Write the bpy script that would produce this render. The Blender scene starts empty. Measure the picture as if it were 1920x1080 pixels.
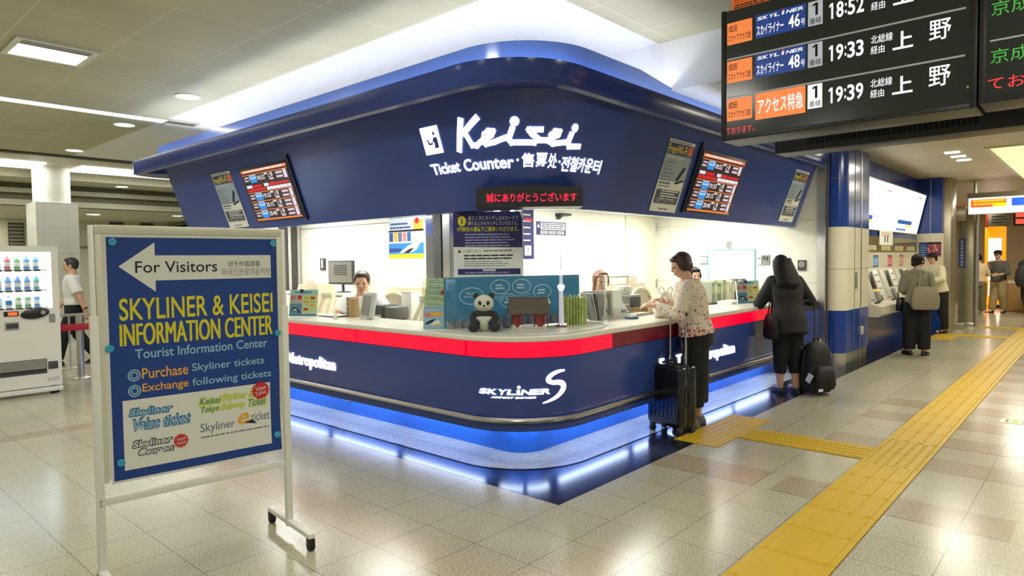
import bpy, bmesh, math, random
from mathutils import Vector, Matrix, Euler
random.seed(7)
S = bpy.context.scene
COL = S.collection
PI = math.pi

# ------------------------------------------------------------------ camera
cam_data = bpy.data.cameras.new('camera')
cam_data.sensor_width = 36.0
cam_data.lens = 1246.871 / 1920 * 36.0
cam_data.clip_start = 0.05
cam_data.clip_end = 200
cam = bpy.data.objects.new('camera', cam_data)
COL.objects.link(cam)
cam.matrix_world = Matrix(((0.6681, 0.0376, -0.7431, -3.2196),
                           (-0.7440, 0.0178, -0.6680, -2.5251),
                           (-0.0119, 0.9991, 0.0400, 1.52),
                           (0, 0, 0, 1)))
S.camera = cam

# ------------------------------------------------------------------ world, exposure
world = bpy.data.worlds.new('station_air')
S.world = world
world.use_nodes = True
bg = world.node_tree.nodes['Background']
bg.inputs[0].default_value = (0.98, 1.0, 0.90, 1)
bg.inputs[1].default_value = 0.26
S.view_settings.view_transform = 'Standard'
S.view_settings.look = 'None'
S.view_settings.exposure = 0.0
S.view_settings.gamma = 1.0
S.view_settings.use_curve_mapping = False

def area(name, loc, sx, sy, power, color=(1, 1, 1), rot=(0, 0, 0), spread=PI):
    l = bpy.data.lights.new(name, 'AREA')
    l.shape = 'RECTANGLE'
    l.size, l.size_y = sx, sy
    l.energy = power
    l.color = color
    l.spread = spread
    o = bpy.data.objects.new(name, l)
    COL.objects.link(o)
    o.location = loc
    o.rotation_euler = rot
    return o

WARM = (1.0, 0.985, 0.90)
COOL = (0.93, 0.97, 1.0)
# recessed hall luminaires (one is in view, the others continue its grid)
for (x, y) in ((-1.43, 0.9), (-1.43, -3.0), (-5.0, 0.9), (-5.0, 4.75), (-5.0, -3.0), (1.3, -3.2), (-1.43, 8.3)):
    area('hall_luminaire_light', (x, y, 3.47), 0.5, 0.5, 54 if y < 0 else 34, WARM)
area('hall_luminaire_light', (-1.43, 4.75, 3.44), 0.5, 0.45, 34, WARM)
# booth ceiling lights
for (x, y) in ((1.45, 5.9), (1.45, 3.7), (2.0, 2.1), (3.6, 1.9), (5.4, 1.9)):
    area('booth_ceiling_light', (x, y, 2.24), 0.9, 0.9, 36 if x < 1.9 else 42, (1, 0.985, 0.93))
# lower concourse lights
for (x, y) in ((8.97, -0.80), (6.0, -1.6), (12.0, -1.8), (16.5, -1.0), (20.5, 0.5), (4.2, -2.6)):
    area('concourse_light', (x, y, 3.02), 0.7, 0.5, 60 if x < 8 else (34 if x < 15 else 60), (1, 0.94, 0.80))
# far left hall
for (x, y) in ((-1.8, 12.4), (-5, 12.4), (2.6, 12.6), (3.0, 17.0), (-2.0, 17.0), (0, 19.2)):
    area('far_hall_light', (x, y, 2.85 if y > 13 else 3.4), 1.2, 0.4, 36 if y > 13 else 16, (1, 0.98, 0.88))

# ------------------------------------------------------------------ materials
MATS = {}

def mat(name, col, rough=0.5, metal=0.0, emit=0.0, ecol=None, spec=0.5, var=0.0, vscale=8.0, coat=0.0, bump=0.0, bscale=60.0):
    if name in MATS:
        return MATS[name]
    m = bpy.data.materials.new(name)
    m.use_nodes = True
    nt = m.node_tree
    b = nt.nodes['Principled BSDF']
    c = (col[0], col[1], col[2], 1)
    b.inputs['Base Color'].default_value = c
    b.inputs['Roughness'].default_value = rough
    b.inputs['Metallic'].default_value = metal
    b.inputs['Specular IOR Level'].default_value = spec
    b.inputs['Coat Weight'].default_value = coat
    if emit:
        e = ecol or col
        b.inputs['Emission Color'].default_value = (e[0], e[1], e[2], 1)
        b.inputs['Emission Strength'].default_value = emit
    if var:
        tc = nt.nodes.new('ShaderNodeTexCoord')
        nz = nt.nodes.new('ShaderNodeTexNoise')
        nz.inputs['Scale'].default_value = vscale
        nz.inputs['Detail'].default_value = 3
        nt.links.new(tc.outputs['Object'], nz.inputs['Vector'])
        mx = nt.nodes.new('ShaderNodeMix')
        mx.data_type = 'RGBA'
        mx.inputs[6].default_value = tuple(max(0, v * (1 - var)) for v in col[:3]) + (1,)
        mx.inputs[7].default_value = tuple(min(1, v * (1 + var)) for v in col[:3]) + (1,)
        nt.links.new(nz.outputs['Fac'], mx.inputs[0])
        nt.links.new(mx.outputs[2], b.inputs['Base Color'])
    if bump:
        tc = nt.nodes.new('ShaderNodeTexCoord')
        nz = nt.nodes.new('ShaderNodeTexNoise')
        nz.inputs['Scale'].default_value = bscale
        nt.links.new(tc.outputs['Object'], nz.inputs['Vector'])
        bp = nt.nodes.new('ShaderNodeBump')
        bp.inputs['Strength'].default_value = bump
        bp.inputs['Distance'].default_value = 0.01
        nt.links.new(nz.outputs['Fac'], bp.inputs['Height'])
        nt.links.new(bp.outputs['Normal'], b.inputs['Normal'])
    MATS[name] = m
    return m

def srgb(r, g, b):
    f = lambda v: (v / 255) / 12.92 if v <= 10 else (((v / 255) + 0.055) / 1.055) ** 2.4
    return (f(r), f(g), f(b))

def glass_mat(name, tint=(1, 1, 1), gloss=0.08, rough=0.02):
    m = bpy.data.materials.new(name)
    m.use_nodes = True
    nt = m.node_tree
    nt.nodes.remove(nt.nodes['Principled BSDF'])
    out = nt.nodes['Material Output']
    t = nt.nodes.new('ShaderNodeBsdfTransparent')
    t.inputs[0].default_value = tint + (1,)
    g = nt.nodes.new('ShaderNodeBsdfGlossy')
    g.inputs['Roughness'].default_value = rough
    lw = nt.nodes.new('ShaderNodeLayerWeight')
    fr = nt.nodes.new('ShaderNodeMath')
    fr.operation = 'POWER'
    fr.inputs[1].default_value = 5.0
    nt.links.new(lw.outputs['Facing'], fr.inputs[0])
    ad = nt.nodes.new('ShaderNodeMath')
    ad.operation = 'ADD'
    ad.use_clamp = True
    ad.inputs[1].default_value = gloss
    nt.links.new(fr.outputs[0], ad.inputs[0])
    mx = nt.nodes.new('ShaderNodeMixShader')
    nt.links.new(ad.outputs[0], mx.inputs[0])
    nt.links.new(t.outputs[0], mx.inputs[1])
    nt.links.new(g.outputs[0], mx.inputs[2])
    nt.links.new(mx.outputs[0], out.inputs[0])
    return m

def granite_mat(name, base, dark, light, px=0.37, py=0.385, line=(0.12, 0.11, 0.09), ox=0.0, oy=0.0, lw=0.010, rough=0.20, lines=True):
    """speckled polished granite with straight joints"""
    m = bpy.data.materials.new(name)
    m.use_nodes = True
    nt = m.node_tree
    N, L = nt.nodes, nt.links
    b = N['Principled BSDF']
    geo = N.new('ShaderNodeNewGeometry')
    n1 = N.new('ShaderNodeTexNoise')
    n1.inputs['Scale'].default_value = 105
    n1.inputs['Detail'].default_value = 4
    n1.inputs['Roughness'].default_value = 0.7
    L.new(geo.outputs['Position'], n1.inputs['Vector'])
    cr = N.new('ShaderNodeValToRGB')
    cr.color_ramp.elements[0].position = 0.36
    cr.color_ramp.elements[0].color = dark + (1,)
    cr.color_ramp.elements[1].position = 0.60
    cr.color_ramp.elements[1].color = light + (1,)
    e = cr.color_ramp.elements.new(0.47)
    e.color = base + (1,)
    L.new(n1.outputs['Fac'], cr.inputs[0])
    n2 = N.new('ShaderNodeTexNoise')
    n2.inputs['Scale'].default_value = 1.1
    L.new(geo.outputs['Position'], n2.inputs['Vector'])
    mr = N.new('ShaderNodeMapRange')
    mr.inputs['From Min'].default_value = 0.3
    mr.inputs['From Max'].default_value = 0.7
    mr.inputs['To Min'].default_value = 0.90
    mr.inputs['To Max'].default_value = 1.06
    L.new(n2.outputs['Fac'], mr.inputs[0])
    mul = N.new('ShaderNodeMix')
    mul.data_type = 'RGBA'
    mul.blend_type = 'MULTIPLY'
    mul.inputs[0].default_value = 1
    L.new(cr.outputs[0], mul.inputs[6])
    L.new(mr.outputs[0], mul.inputs[7])
    col = mul.outputs[2]
    if lines:
        sep = N.new('ShaderNodeSeparateXYZ')
        L.new(geo.outputs['Position'], sep.inputs[0])
        parts = []
        for ax, p, o in ((0, px, ox), (1, py, oy)):
            a = N.new('ShaderNodeMath'); a.operation = 'ADD'; a.inputs[1].default_value = 400 * p - o
            L.new(sep.outputs[ax], a.inputs[0])
            d = N.new('ShaderNodeMath'); d.operation = 'DIVIDE'; d.inputs[1].default_value = p
            L.new(a.outputs[0], d.inputs[0])
            f = N.new('ShaderNodeMath'); f.operation = 'FRACT'
            L.new(d.outputs[0], f.inputs[0])
            lt = N.new('ShaderNodeMath'); lt.operation = 'LESS_THAN'; lt.inputs[1].default_value = lw
            L.new(f.outputs[0], lt.inputs[0])
            parts.append(lt)
        mx = N.new('ShaderNodeMath'); mx.operation = 'MAXIMUM'
        L.new(parts[0].outputs[0], mx.inputs[0])
        L.new(parts[1].outputs[0], mx.inputs[1])
        lm = N.new('ShaderNodeMix'); lm.data_type = 'RGBA'
        L.new(mx.outputs[0], lm.inputs[0])
        L.new(col, lm.inputs[6])
        lm.inputs[7].default_value = line + (1,)
        col = lm.outputs[2]
    L.new(col, b.inputs['Base Color'])
    b.inputs['Roughness'].default_value = rough
    b.inputs['Specular IOR Level'].default_value = 0.5
    return m

def panel_mat(name, base, joint, px, py, ox=0.0, oy=0.0, lw=0.012, rough=0.6, axes=(0, 1), var=0.03):
    """plain panels divided by straight joints along two world axes"""
    m = granite_mat(name, base, tuple(v * (1 - var) for v in base), tuple(min(1, v * (1 + var)) for v in base), px, py, joint, ox, oy, lw, rough)
    if axes != (0, 1):
        nt = m.node_tree
        sep = [n for n in nt.nodes if n.type == 'SEPXYZ'][0]
        adds = [n for n in nt.nodes if n.type == 'MATH' and n.operation == 'ADD']
        for a, ax in zip(adds, axes):
            for l in list(a.inputs[0].links):
                nt.links.remove(l)
            nt.links.new(sep.outputs[ax], a.inputs[0])
    return m

# ------------------------------------------------------------------ mesh helpers
class MB:
    def __init__(s):
        s.bm = bmesh.new()
        s.mats = []
        s.M = Matrix()

    def mi(s, m):
        if m not in s.mats:
            s.mats.append(m)
        return s.mats.index(m)

    def faces(s, co, fs, m, M=None):
        i = s.mi(m)
        X = s.M if M is None else s.M @ M
        v = [s.bm.verts.new(X @ Vector(c)) for c in co]
        out = []
        for f in fs:
            try:
                q = s.bm.faces.new([v[k] for k in f])
                q.material_index = i
                out.append(q)
            except ValueError:
                pass
        return v, out

    def quad(s, a, b, c, d, m):
        return s.faces([a, b, c, d], [(0, 1, 2, 3)], m)

    def poly(s, pts, m):
        return s.faces(pts, [tuple(range(len(pts)))], m)

    def box(s, c, d, m, bev=0.0, rot=None, seg=2):
        x, y, z = d[0] / 2, d[1] / 2, d[2] / 2
        X = Matrix.Translation(c)
        if rot is not None:
            X = X @ Euler(rot).to_matrix().to_4x4()
        co = [(-x, -y, -z), (x, -y, -z), (x, y, -z), (-x, y, -z), (-x, -y, z), (x, -y, z), (x, y, z), (-x, y, z)]
        v, f = s.faces(co, [(3, 2, 1, 0), (4, 5, 6, 7), (0, 1, 5, 4), (1, 2, 6, 5), (2, 3, 7, 6), (3, 0, 4, 7)], m, X)
        if bev > 0:
            es = list({e for q in f for e in q.edges})
            r = bmesh.ops.bevel(s.bm, geom=es, offset=bev, segments=seg, affect='EDGES', profile=0.5)
            i = s.mi(m)
            for q in r['faces']:
                q.material_index = i
        return s

    def bb(s, x0, x1, y0, y1, z0, z1, m, bev=0.0):
        return s.box(((x0 + x1) / 2, (y0 + y1) / 2, (z0 + z1) / 2), (abs(x1 - x0), abs(y1 - y0), abs(z1 - z0)), m, bev)

    def cone(s, p0, p1, r0, r1, m, n=16, caps=True):
        p0, p1 = Vector(p0), Vector(p1)
        d = (p1 - p0)
        q = d.to_track_quat('Z', 'Y').to_matrix()
        co = []
        for p, r in ((p0, r0), (p1, r1)):
            for k in range(n):
                a = 2 * PI * k / n
                co.append(p + q @ Vector((r * math.cos(a), r * math.sin(a), 0)))
        fs = [(k, (k + 1) % n, n + (k + 1) % n, n + k) for k in range(n)]
        if caps:
            fs += [tuple(range(n - 1, -1, -1)), tuple(range(n, 2 * n))]
        return s.faces(co, fs, m)

    def cyl(s, p0, p1, r, m, n=16):
        return s.cone(p0, p1, r, r, m, n)

    def tube(s, path, r, m, n=8, closed=False):
        P = [Vector(p) for p in path]
        k = len(P)
        co = []
        for i in range(k):
            a = P[(i - 1) % k] if (closed or i > 0) else P[i]
            b = P[(i + 1) % k] if (closed or i < k - 1) else P[i]
            t = (b - a).normalized()
            up = Vector((0, 0, 1)) if abs(t.z) < 0.95 else Vector((0, 1, 0))
            x = t.cross(up).normalized()
            y = x.cross(t).normalized()
            rr = r[i] if isinstance(r, (list, tuple)) else r
            for j in range(n):
                w = 2 * PI * j / n
                co.append(P[i] + x * rr * math.cos(w) + y * rr * math.sin(w))
        fs = []
        for i in range(k if closed else k - 1):
            i2 = (i + 1) % k
            for j in range(n):
                j2 = (j + 1) % n
                fs.append((i * n + j, i * n + j2, i2 * n + j2, i2 * n + j))
        if not closed:
            fs += [tuple(range(n - 1, -1, -1)), tuple(range((k - 1) * n, k * n))]
        return s.faces(co, fs, m)

    def lathe(s, prof, m, c=(0, 0, 0), n=24, caps=True):
        co, fs = [], []
        for (r, z) in prof:
            for k in range(n):
                a = 2 * PI * k / n
                co.append((c[0] + r * math.cos(a), c[1] + r * math.sin(a), c[2] + z))
        for i in range(len(prof) - 1):
            for k in range(n):
                k2 = (k + 1) % n
                fs.append((i * n + k, i * n + k2, (i + 1) * n + k2, (i + 1) * n + k))
        if caps:
            fs += [tuple(range(n - 1, -1, -1)), tuple(range((len(prof) - 1) * n, len(prof) * n))]
        return s.faces(co, fs, m)

    def ell(s, c, r, m, nu=16, nv=10, rot=None):
        X = Matrix.Translation(c)
        if rot is not None:
            X = X @ Euler(rot).to_matrix().to_4x4()
        co = [(0, 0, -r[2])]
        for i in range(1, nv):
            p = -PI / 2 + PI * i / nv
            for k in range(nu):
                a = 2 * PI * k / nu
                co.append((r[0] * math.cos(p) * math.cos(a), r[1] * math.cos(p) * math.sin(a), r[2] * math.sin(p)))
        co.append((0, 0, r[2]))
        fs = [(0, 1 + (k + 1) % nu, 1 + k) for k in range(nu)]
        for i in range(nv - 2):
            for k in range(nu):
                k2 = (k + 1) % nu
                fs.append((1 + i * nu + k, 1 + i * nu + k2, 1 + (i + 1) * nu + k2, 1 + (i + 1) * nu + k))
        t = 1 + (nv - 2) * nu
        fs += [(t + k, t + (k + 1) % nu, len(co) - 1) for k in range(nu)]
        return s.faces(co, fs, m, X)

    def prism(s, pts, h, m, M=None):
        """2D outline in local xy, extruded from z=0 to z=h, placed by M"""
        n = len(pts)
        co = [(p[0], p[1], 0) for p in pts] + [(p[0], p[1], h) for p in pts]
        fs = [tuple(range(n - 1, -1, -1)), tuple(range(n, 2 * n))] + [(k, (k + 1) % n, n + (k + 1) % n, n + k) for k in range(n)]
        return s.faces(co, fs, m, M)

    def loft(s, rings, m, close=True, caps=True):
        """rings: lists of 3D points, same count"""
        n = len(rings[0])
        co = [p for r in rings for p in r]
        fs = []
        for i in range(len(rings) - 1):
            for k in range(n if close else n - 1):
                k2 = (k + 1) % n
                fs.append((i * n + k, i * n + k2, (i + 1) * n + k2, (i + 1) * n + k))
        if caps:
            fs += [tuple(range(n - 1, -1, -1)), tuple(range((len(rings) - 1) * n, len(rings) * n))]
        return s.faces(co, fs, m)

    def orings(s, data, m, n=24, pw=2.0, caps=True):
        """data: (cx, cy, z, rx, ry) oval rings"""
        R = []
        for (cx, cy, z, rx, ry) in data:
            ring = []
            for k in range(n):
                a = 2 * PI * k / n
                c, si = math.cos(a), math.sin(a)
                ring.append((cx + rx * math.copysign(abs(c) ** (2 / pw), c), cy + ry * math.copysign(abs(si) ** (2 / pw), si), z))
            R.append(ring)
        return s.loft(R, m, True, caps)

    def build(s, name, parent=None, smooth=35, M=None, fix=False):
        if M is not None:
            bmesh.ops.transform(s.bm, matrix=M, verts=s.bm.verts)
        if fix:
            bmesh.ops.recalc_face_normals(s.bm, faces=s.bm.faces)
        me = bpy.data.meshes.new(name)
        s.bm.to_mesh(me)
        s.bm.free()
        for m in s.mats:
            me.materials.append(m)
        if smooth:
            me.polygons.foreach_set('use_smooth', [True] * len(me.polygons))
            me.set_sharp_from_angle(angle=math.radians(smooth))
        o = bpy.data.objects.new(name, me)
        COL.objects.link(o)
        if parent:
            o.parent = parent
        return o

def tag(o, label, cat, group=None, kind=None):
    o['label'] = label
    o['category'] = cat
    if group:
        o['group'] = group
    if kind:
        o['kind'] = kind
    return o

def thing(name, label, cat, loc=(0, 0, 0), rz=0.0, group=None):
    o = bpy.data.objects.new(name, None)
    o.empty_display_size = 0.1
    COL.objects.link(o)
    o.location = loc
    o.rotation_euler = (0, 0, rz)
    return tag(o, label, cat, group)

def struct(o):
    o['kind'] = 'structure'
    return o

def dup(root, loc=None, rz=None, label=None, group=None):
    r = root.copy()
    COL.objects.link(r)
    if loc is not None:
        r.location = loc
    if rz is not None:
        r.rotation_euler = (0, 0, rz)
    if label:
        r['label'] = label
    if group:
        r['group'] = group
    def rec(a, b):
        for ch in list(a.children):
            c = ch.copy()
            COL.objects.link(c)
            c.parent = b
            rec(ch, c)
    rec(root, r)
    return r

def frame(o, r, u):
    """matrix whose x axis is r, y axis is u, z axis the outward normal"""
    r, u = Vector(r).normalized(), Vector(u).normalized()
    n = r.cross(u).normalized()
    u = n.cross(r)
    return Matrix(((r.x, u.x, n.x, o[0]), (r.y, u.y, n.y, o[1]), (r.z, u.z, n.z, o[2]), (0, 0, 0, 1)))

# ---- lettering: outline text turned into mesh and fitted into a box
_tc = bpy.data.curves.new('lettering', 'FONT')
_to = bpy.data.objects.new('lettering', _tc)
_tcache = {}

def glyphs(body, bold=0.0, ext=0.0, res=3):
    k = (body, bold, ext, res)
    if k not in _tcache:
        _tc.body = body
        _tc.offset = bold
        _tc.extrude = ext
        _tc.resolution_u = res
        _tc.fill_mode = 'FRONT' if not ext else 'BOTH'
        me = _to.to_mesh()
        vs = [tuple(v.co) for v in me.vertices]
        fs = [tuple(p.vertices) for p in me.polygons]
        _to.to_mesh_clear()
        x0, x1 = min(v[0] for v in vs), max(v[0] for v in vs)
        y0, y1 = min(v[1] for v in vs), max(v[1] for v in vs)
        _tcache[k] = (vs, fs, x0, x1, y0, y1)
    return _tcache[k]

class Print(MB):
    """flat printed or lit graphics: local x right, y up, layers step outward"""
    STEP = 0.0006

    def rect(s, x0, y0, x1, y1, m, l=0):
        z = l * s.STEP
        return s.faces([(x0, y0, z), (x1, y0, z), (x1, y1, z), (x0, y1, z)], [(0, 1, 2, 3)], m)

    def shape(s, pts, m, l=1):
        return s.faces([(p[0], p[1], l * s.STEP) for p in pts], [tuple(range(len(pts)))], m)

    def disc(s, cx, cy, rx, ry, m, l=1, n=24):
        return s.shape([(cx + rx * math.cos(2 * PI * k / n), cy + ry * math.sin(2 * PI * k / n)) for k in range(n)], m, l)

    def ring(s, cx, cy, rx, ry, w, m, l=1, n=28):
        co = []
        for k in range(n):
            a = 2 * PI * k / n
            co += [(cx + rx * math.cos(a), cy + ry * math.sin(a), l * s.STEP), (cx + (rx - w) * math.cos(a), cy + (ry - w) * math.sin(a), l * s.STEP)]
        return s.faces(co, [(2 * k, (2 * k + 2) % (2 * n), (2 * k + 3) % (2 * n), 2 * k + 1) for k in range(n)], m)

    def star(s, cx, cy, r0, r1, n, m, l=1):
        return s.shape([(cx + (r0 if k % 2 else r1) * math.cos(PI * k / n), cy + (r0 if k % 2 else r1) * math.sin(PI * k / n)) for k in range(2 * n)], m, l)

    def one(s, x0, y0, x1, y1, m, l=1):
        w, h = x1 - x0, y1 - y0
        s.rect(x0 + w * 0.52, y0, x1, y1, m, l)
        s.shape([(x0 + w * 0.52, y1), (x0, y1 - h * 0.13), (x0, y1 - h * 0.27), (x0 + w * 0.52, y1 - h * 0.18)], m, l)

    def clock(s, body, x0, y0, x1, y1, m, l=1, bold=0.0):
        w = (x1 - x0) / 4.35
        x = x0
        for ch in body:
            if ch == ':':
                for q in (0.18, 0.62):
                    s.rect(x + w * 0.07, y0 + (y1 - y0) * q, x + w * 0.25, y0 + (y1 - y0) * (q + 0.17), m, l)
                x += w * 0.35
            elif ch == '1':
                s.one(x + w * 0.18, y0, x + w * 0.66, y1, m, l)
                x += w
            else:
                s.text(ch, x + w * 0.04, y0, x + w * 0.90, y1, m, l, bold)
                x += w

    def text(s, body, x0, y0, x1, y1, m, l=1, bold=0.0, shear=0.0, ext=0.0, rot=0.0, res=3):
        vs, fs, a0, a1, b0, b1 = glyphs(body, bold, ext, res)
        sx, sy = (x1 - x0) / (a1 - a0), (y1 - y0) / (b1 - b0)
        co = []
        cx, cy = (x0 + x1) / 2, (y0 + y1) / 2
        for v in vs:
            y = (v[1] - b0) * sy
            x = x0 + (v[0] - a0) * sx + shear * y
            y += y0
            if rot:
                dx, dy = x - cx, y - cy
                x, y = cx + dx * math.cos(rot) - dy * math.sin(rot), cy + dx * math.sin(rot) + dy * math.cos(rot)
            co.append((x, y, l * s.STEP + v[2]))
        return s.faces(co, fs, m)

    def lines(s, x0, x1, ytop, n, pitch, h, m, l=1, ragged=0.3):
        """rows of small print too small to read, drawn as broken bars"""
        rnd = random.Random(int(x0 * 1000) + n)
        for k in range(n):
            y = ytop - k * pitch
            e = x1 - (x1 - x0) * ragged * rnd.random()
            x = x0
            while x < e:
                w = min((x1 - x0) * (0.04 + 0.12 * rnd.random()), e - x)
                s.rect(x, y - h, x + w, y, m, l)
                x += w + (x1 - x0) * 0.015

    def warp(s, f):
        for v in s.bm.verts:
            v.co = f(v.co)

# ------------------------------------------------------------------ palette
WHITE = mat('white_paint', srgb(232, 231, 222), 0.45, var=0.02)
CREAM = mat('cream_metal', srgb(214, 212, 190), 0.4, var=0.02)
NAVY = mat('navy_gloss_panel', srgb(52, 74, 144), 0.20, spec=0.5, var=0.05, vscale=1.5)
NAVY_DK = mat('navy_edge', srgb(16, 22, 48), 0.3)
STEEL = mat('stainless_steel', (0.62, 0.60, 0.56), 0.28, 1.0, var=0.05)
CHROME = mat('chrome', (0.78, 0.78, 0.76), 0.12, 1.0)
BLACK = mat('black_plastic', srgb(24, 24, 26), 0.4)
DGREY = mat('dark_grey_plastic', srgb(62, 62, 62), 0.5)
GREY = mat('grey_plastic', srgb(140, 140, 136), 0.5)
LGREY = mat('light_grey_plastic', srgb(196, 195, 186), 0.45)
BEIGE = mat('beige_plastic', srgb(204, 194, 164), 0.5)
RUBBER = mat('black_rubber', srgb(18, 18, 18), 0.7)
PAPER = mat('white_paper', srgb(228, 228, 218), 0.75)
INK = mat('black_ink', srgb(22, 24, 30), 0.7)
GINK = mat('grey_ink', srgb(120, 124, 132), 0.7)
BLUEINK = mat('blue_ink', srgb(18, 62, 140), 0.6)
NAVYINK = mat('navy_ink', srgb(40, 42, 98), 0.6)
YELINK = mat('yellow_ink', srgb(226, 212, 24), 0.6)
ORGINK = mat('orange_ink', srgb(236, 170, 60), 0.6)
REDINK = mat('red_ink', srgb(200, 30, 34), 0.6)
CYANINK = mat('cyan_ink', srgb(40, 130, 200), 0.6)
SKYINK = mat('pale_blue_ink', srgb(150, 196, 216), 0.6)
GREENINK = mat('pale_green_ink', srgb(190, 206, 130), 0.6)
CARD = mat('brown_cardboard', srgb(172, 140, 92), 0.8)
SIGNW = mat('lit_white_lettering', (1, 1, 0.98), 0.4, emit=2.6)
CLEAR = glass_mat('clear_acrylic', (0.975, 0.985, 0.98), 0.045)

# ================================================================== THE SETTING
GRAN = granite_mat('grey_granite_tiles', srgb(172, 167, 142), srgb(112, 108, 91), srgb(194, 190, 166))
REDGRAN = granite_mat('reddish_granite_tiles', srgb(160, 146, 120), srgb(108, 95, 78), srgb(180, 168, 142))
BLACKF = granite_mat('black_polished_granite', srgb(30, 31, 36), srgb(20, 20, 24), srgb(42, 42, 48), lines=False, rough=0.15)
LITEGRAN = granite_mat('pale_granite_plinth', srgb(178, 178, 172), srgb(138, 138, 132), srgb(206, 206, 200), 0.37, 0.385, srgb(222, 222, 216), 0.10, 0.24, 0.012, 0.22)

f = MB()
f.quad((-9, -9, 0), (34, -9, 0), (34, 24, 0), (-9, 24, 0), GRAN)
Z1 = 0.0008
PX, PY = 0.37, 0.385
def redrow(i, y0, y1):
    f.quad((i * PX, y0, Z1), ((i + 1) * PX, y0, Z1), ((i + 1) * PX, y1, Z1), (i * PX, y1, Z1), REDGRAN)
redrow(3, -2 * PY, 0)
redrow(3, -3.02 * PY, -2.3 * PY)
for i in (3, 6, 8, 10, 12, 14, 16, 18, 20, 22, 24):
    redrow(i, -5 * PY - (0.6 * PY if i % 4 else 1.6 * PY), -4.03 * PY)
for i in (6, 7, 10, 12):
    redrow(i, -3.02 * PY, -2.0 * PY)
for i in (3, 6, 9, 12):
    redrow(i, -9 * PY, -6.7 * PY)
f.quad((-6, 12 * PY - 0.02, Z1), (-0.05, 12 * PY - 0.02, Z1), (-0.05, 12 * PY + 0.22, Z1), (-6, 12 * PY + 0.22, Z1), REDGRAN)
struct(f.build('floor', smooth=0))

# black polished border round the counter and along the machine wall
f = MB()
f.poly([(0, 0, 0.0012), (12.0, 0, 0.0012), (12.0, 0.6, 0.0012), (6.4, 1.4, 0.0012), (1.2, 1.4, 0.0012), (1.2, 7.2, 0.0012), (0, 7.2, 0.0012)], BLACKF)
struct(f.build('trim_1', smooth=0))

def corner_path(cx, cy, rho, yend=7.0, xend=6.38, n=14, dx=0.0, dy=0.0):
    """left run (towards +y), rounded corner, right run (towards +x)"""
    rx, ry = rho, rho
    p = [(cx - rx, yend)]
    k = 6
    for i in range(k):
        p.append((cx - rx, yend + (cy - yend) * (i + 1) / (k + 1)))
    for i in range(n + 1):
        a = PI + PI / 2 * i / n
        p.append((cx + rx * math.cos(a), cy + ry * math.sin(a)))
    for i in range(k + 1):
        p.append((cx + (xend - cx) * (i + 1) / (k + 1), cy - ry))
    return p

CX, CY = 0.87, 1.06
def sweep(mb, prof, m, cx=CX, cy=CY, closed=False, yend=6.9, xend=6.38, caps=False):
    """prof: (rho, z) pairs swept along the counter line"""
    rings = [[] for _ in corner_path(cx, cy, 0.5, yend, xend)]
    for rho, z in prof:
        for i, (x, y) in enumerate(corner_path(cx, cy, rho, yend, xend)):
            rings[i].append((x, y, z))
    return mb.loft(rings, m, closed, caps)

f = MB()
outer = corner_path(CX, CY, 0.645, 6.9, 6.38)
f.poly([(x, y, 0.0022) for x, y in outer] + [(6.38, 1.5, 0.0022), (1.4, 1.5, 0.0022), (1.4, 6.9, 0.0022)], LITEGRAN)
struct(f.build('trim_2', smooth=0))
f = MB()
sweep(f, [(0.638, 0.0022), (0.638, 0.006), (0.650, 0.006), (0.650, 0.0018)], NAVY_DK)
struct(f.build('trim_3', smooth=0))

# ---- ceilings
CEIL = panel_mat('beige_ceiling_panels', srgb(196, 190, 158), srgb(214, 209, 180), 0.745, 0.80, -0.33, 0.45, 0.014, 0.7, var=0.015)
PLASTER = mat('white_plaster', srgb(240, 240, 236), 0.7, var=0.01)
LOWCEIL = panel_mat('lower_ceiling_panels', srgb(206, 196, 168), srgb(168, 158, 132), 1.2, 1.1, 0.2, 0.1, 0.006, 0.45, var=0.015)
f = MB()
def ceil_rect(x0, x1, y0, y1, z, m):
    f.quad((x0, y0, z), (x0, y1, z), (x1, y1, z), (x1, y0, z), m)
ceil_rect(-9, 0.44, -9, 11.3, 3.5, CEIL)
ceil_rect(0.44, 2.3, -9, 0.59, 3.5, CEIL)
ceil_rect(0.44, 2.3, 0.59, 11.3, 3.503, PLASTER)
struct(f.build('ceiling', smooth=0))
f = MB()
f.quad((2.3, -9, 3.05), (2.3, 0.75, 3.05), (34, 0.75, 3.05), (34, -9, 3.05), LOWCEIL)
f.quad((6.5, 0.75, 3.05), (6.5, 9, 3.05), (34, 9, 3.05), (34, 0.75, 3.05), LOWCEIL)
struct(f.build('ceiling_low', smooth=0))
f = MB()
f.bb(2.3, 2.42, -9, 11.3, 3.05, 3.52, PLASTER)
struct(f.build('wall_bulkhead', smooth=0))

# ---- booth shell
BOOTHW = panel_mat('booth_white_wall_panels', srgb(238, 236, 224), srgb(170, 168, 152), 0.75, 0.87, 0.48, 0.30, 0.006, 0.35, (1, 2), var=0.01)
f = MB()
f.bb(6.40, 6.52, 0.46, 3.0, 0, 3.05, BOOTHW)
struct(f.build('wall_right', smooth=0))
f = MB()
BOOTHB = mat('booth_white_wall', srgb(238, 237, 226), 0.4, var=0.01)
f.bb(3.0, 6.4, 2.95, 3.05, 0, 2.3, BOOTHB)
struct(f.build('wall_back', smooth=0))
f = MB()
f.bb(2.3, 2.4, 3.9, 6.9, 0, 2.3, BOOTHB)
f.bb(2.296, 2.3, 3.9, 6.9, 2.05, 2.062, GREY)
struct(f.build('wall_left', smooth=0))
f = MB()
f.bb(1.0, 2.4, 6.9, 7.0, 0, 2.3, BOOTHB)
struct(f.build('wall_end', smooth=0))
f = MB()
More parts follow.
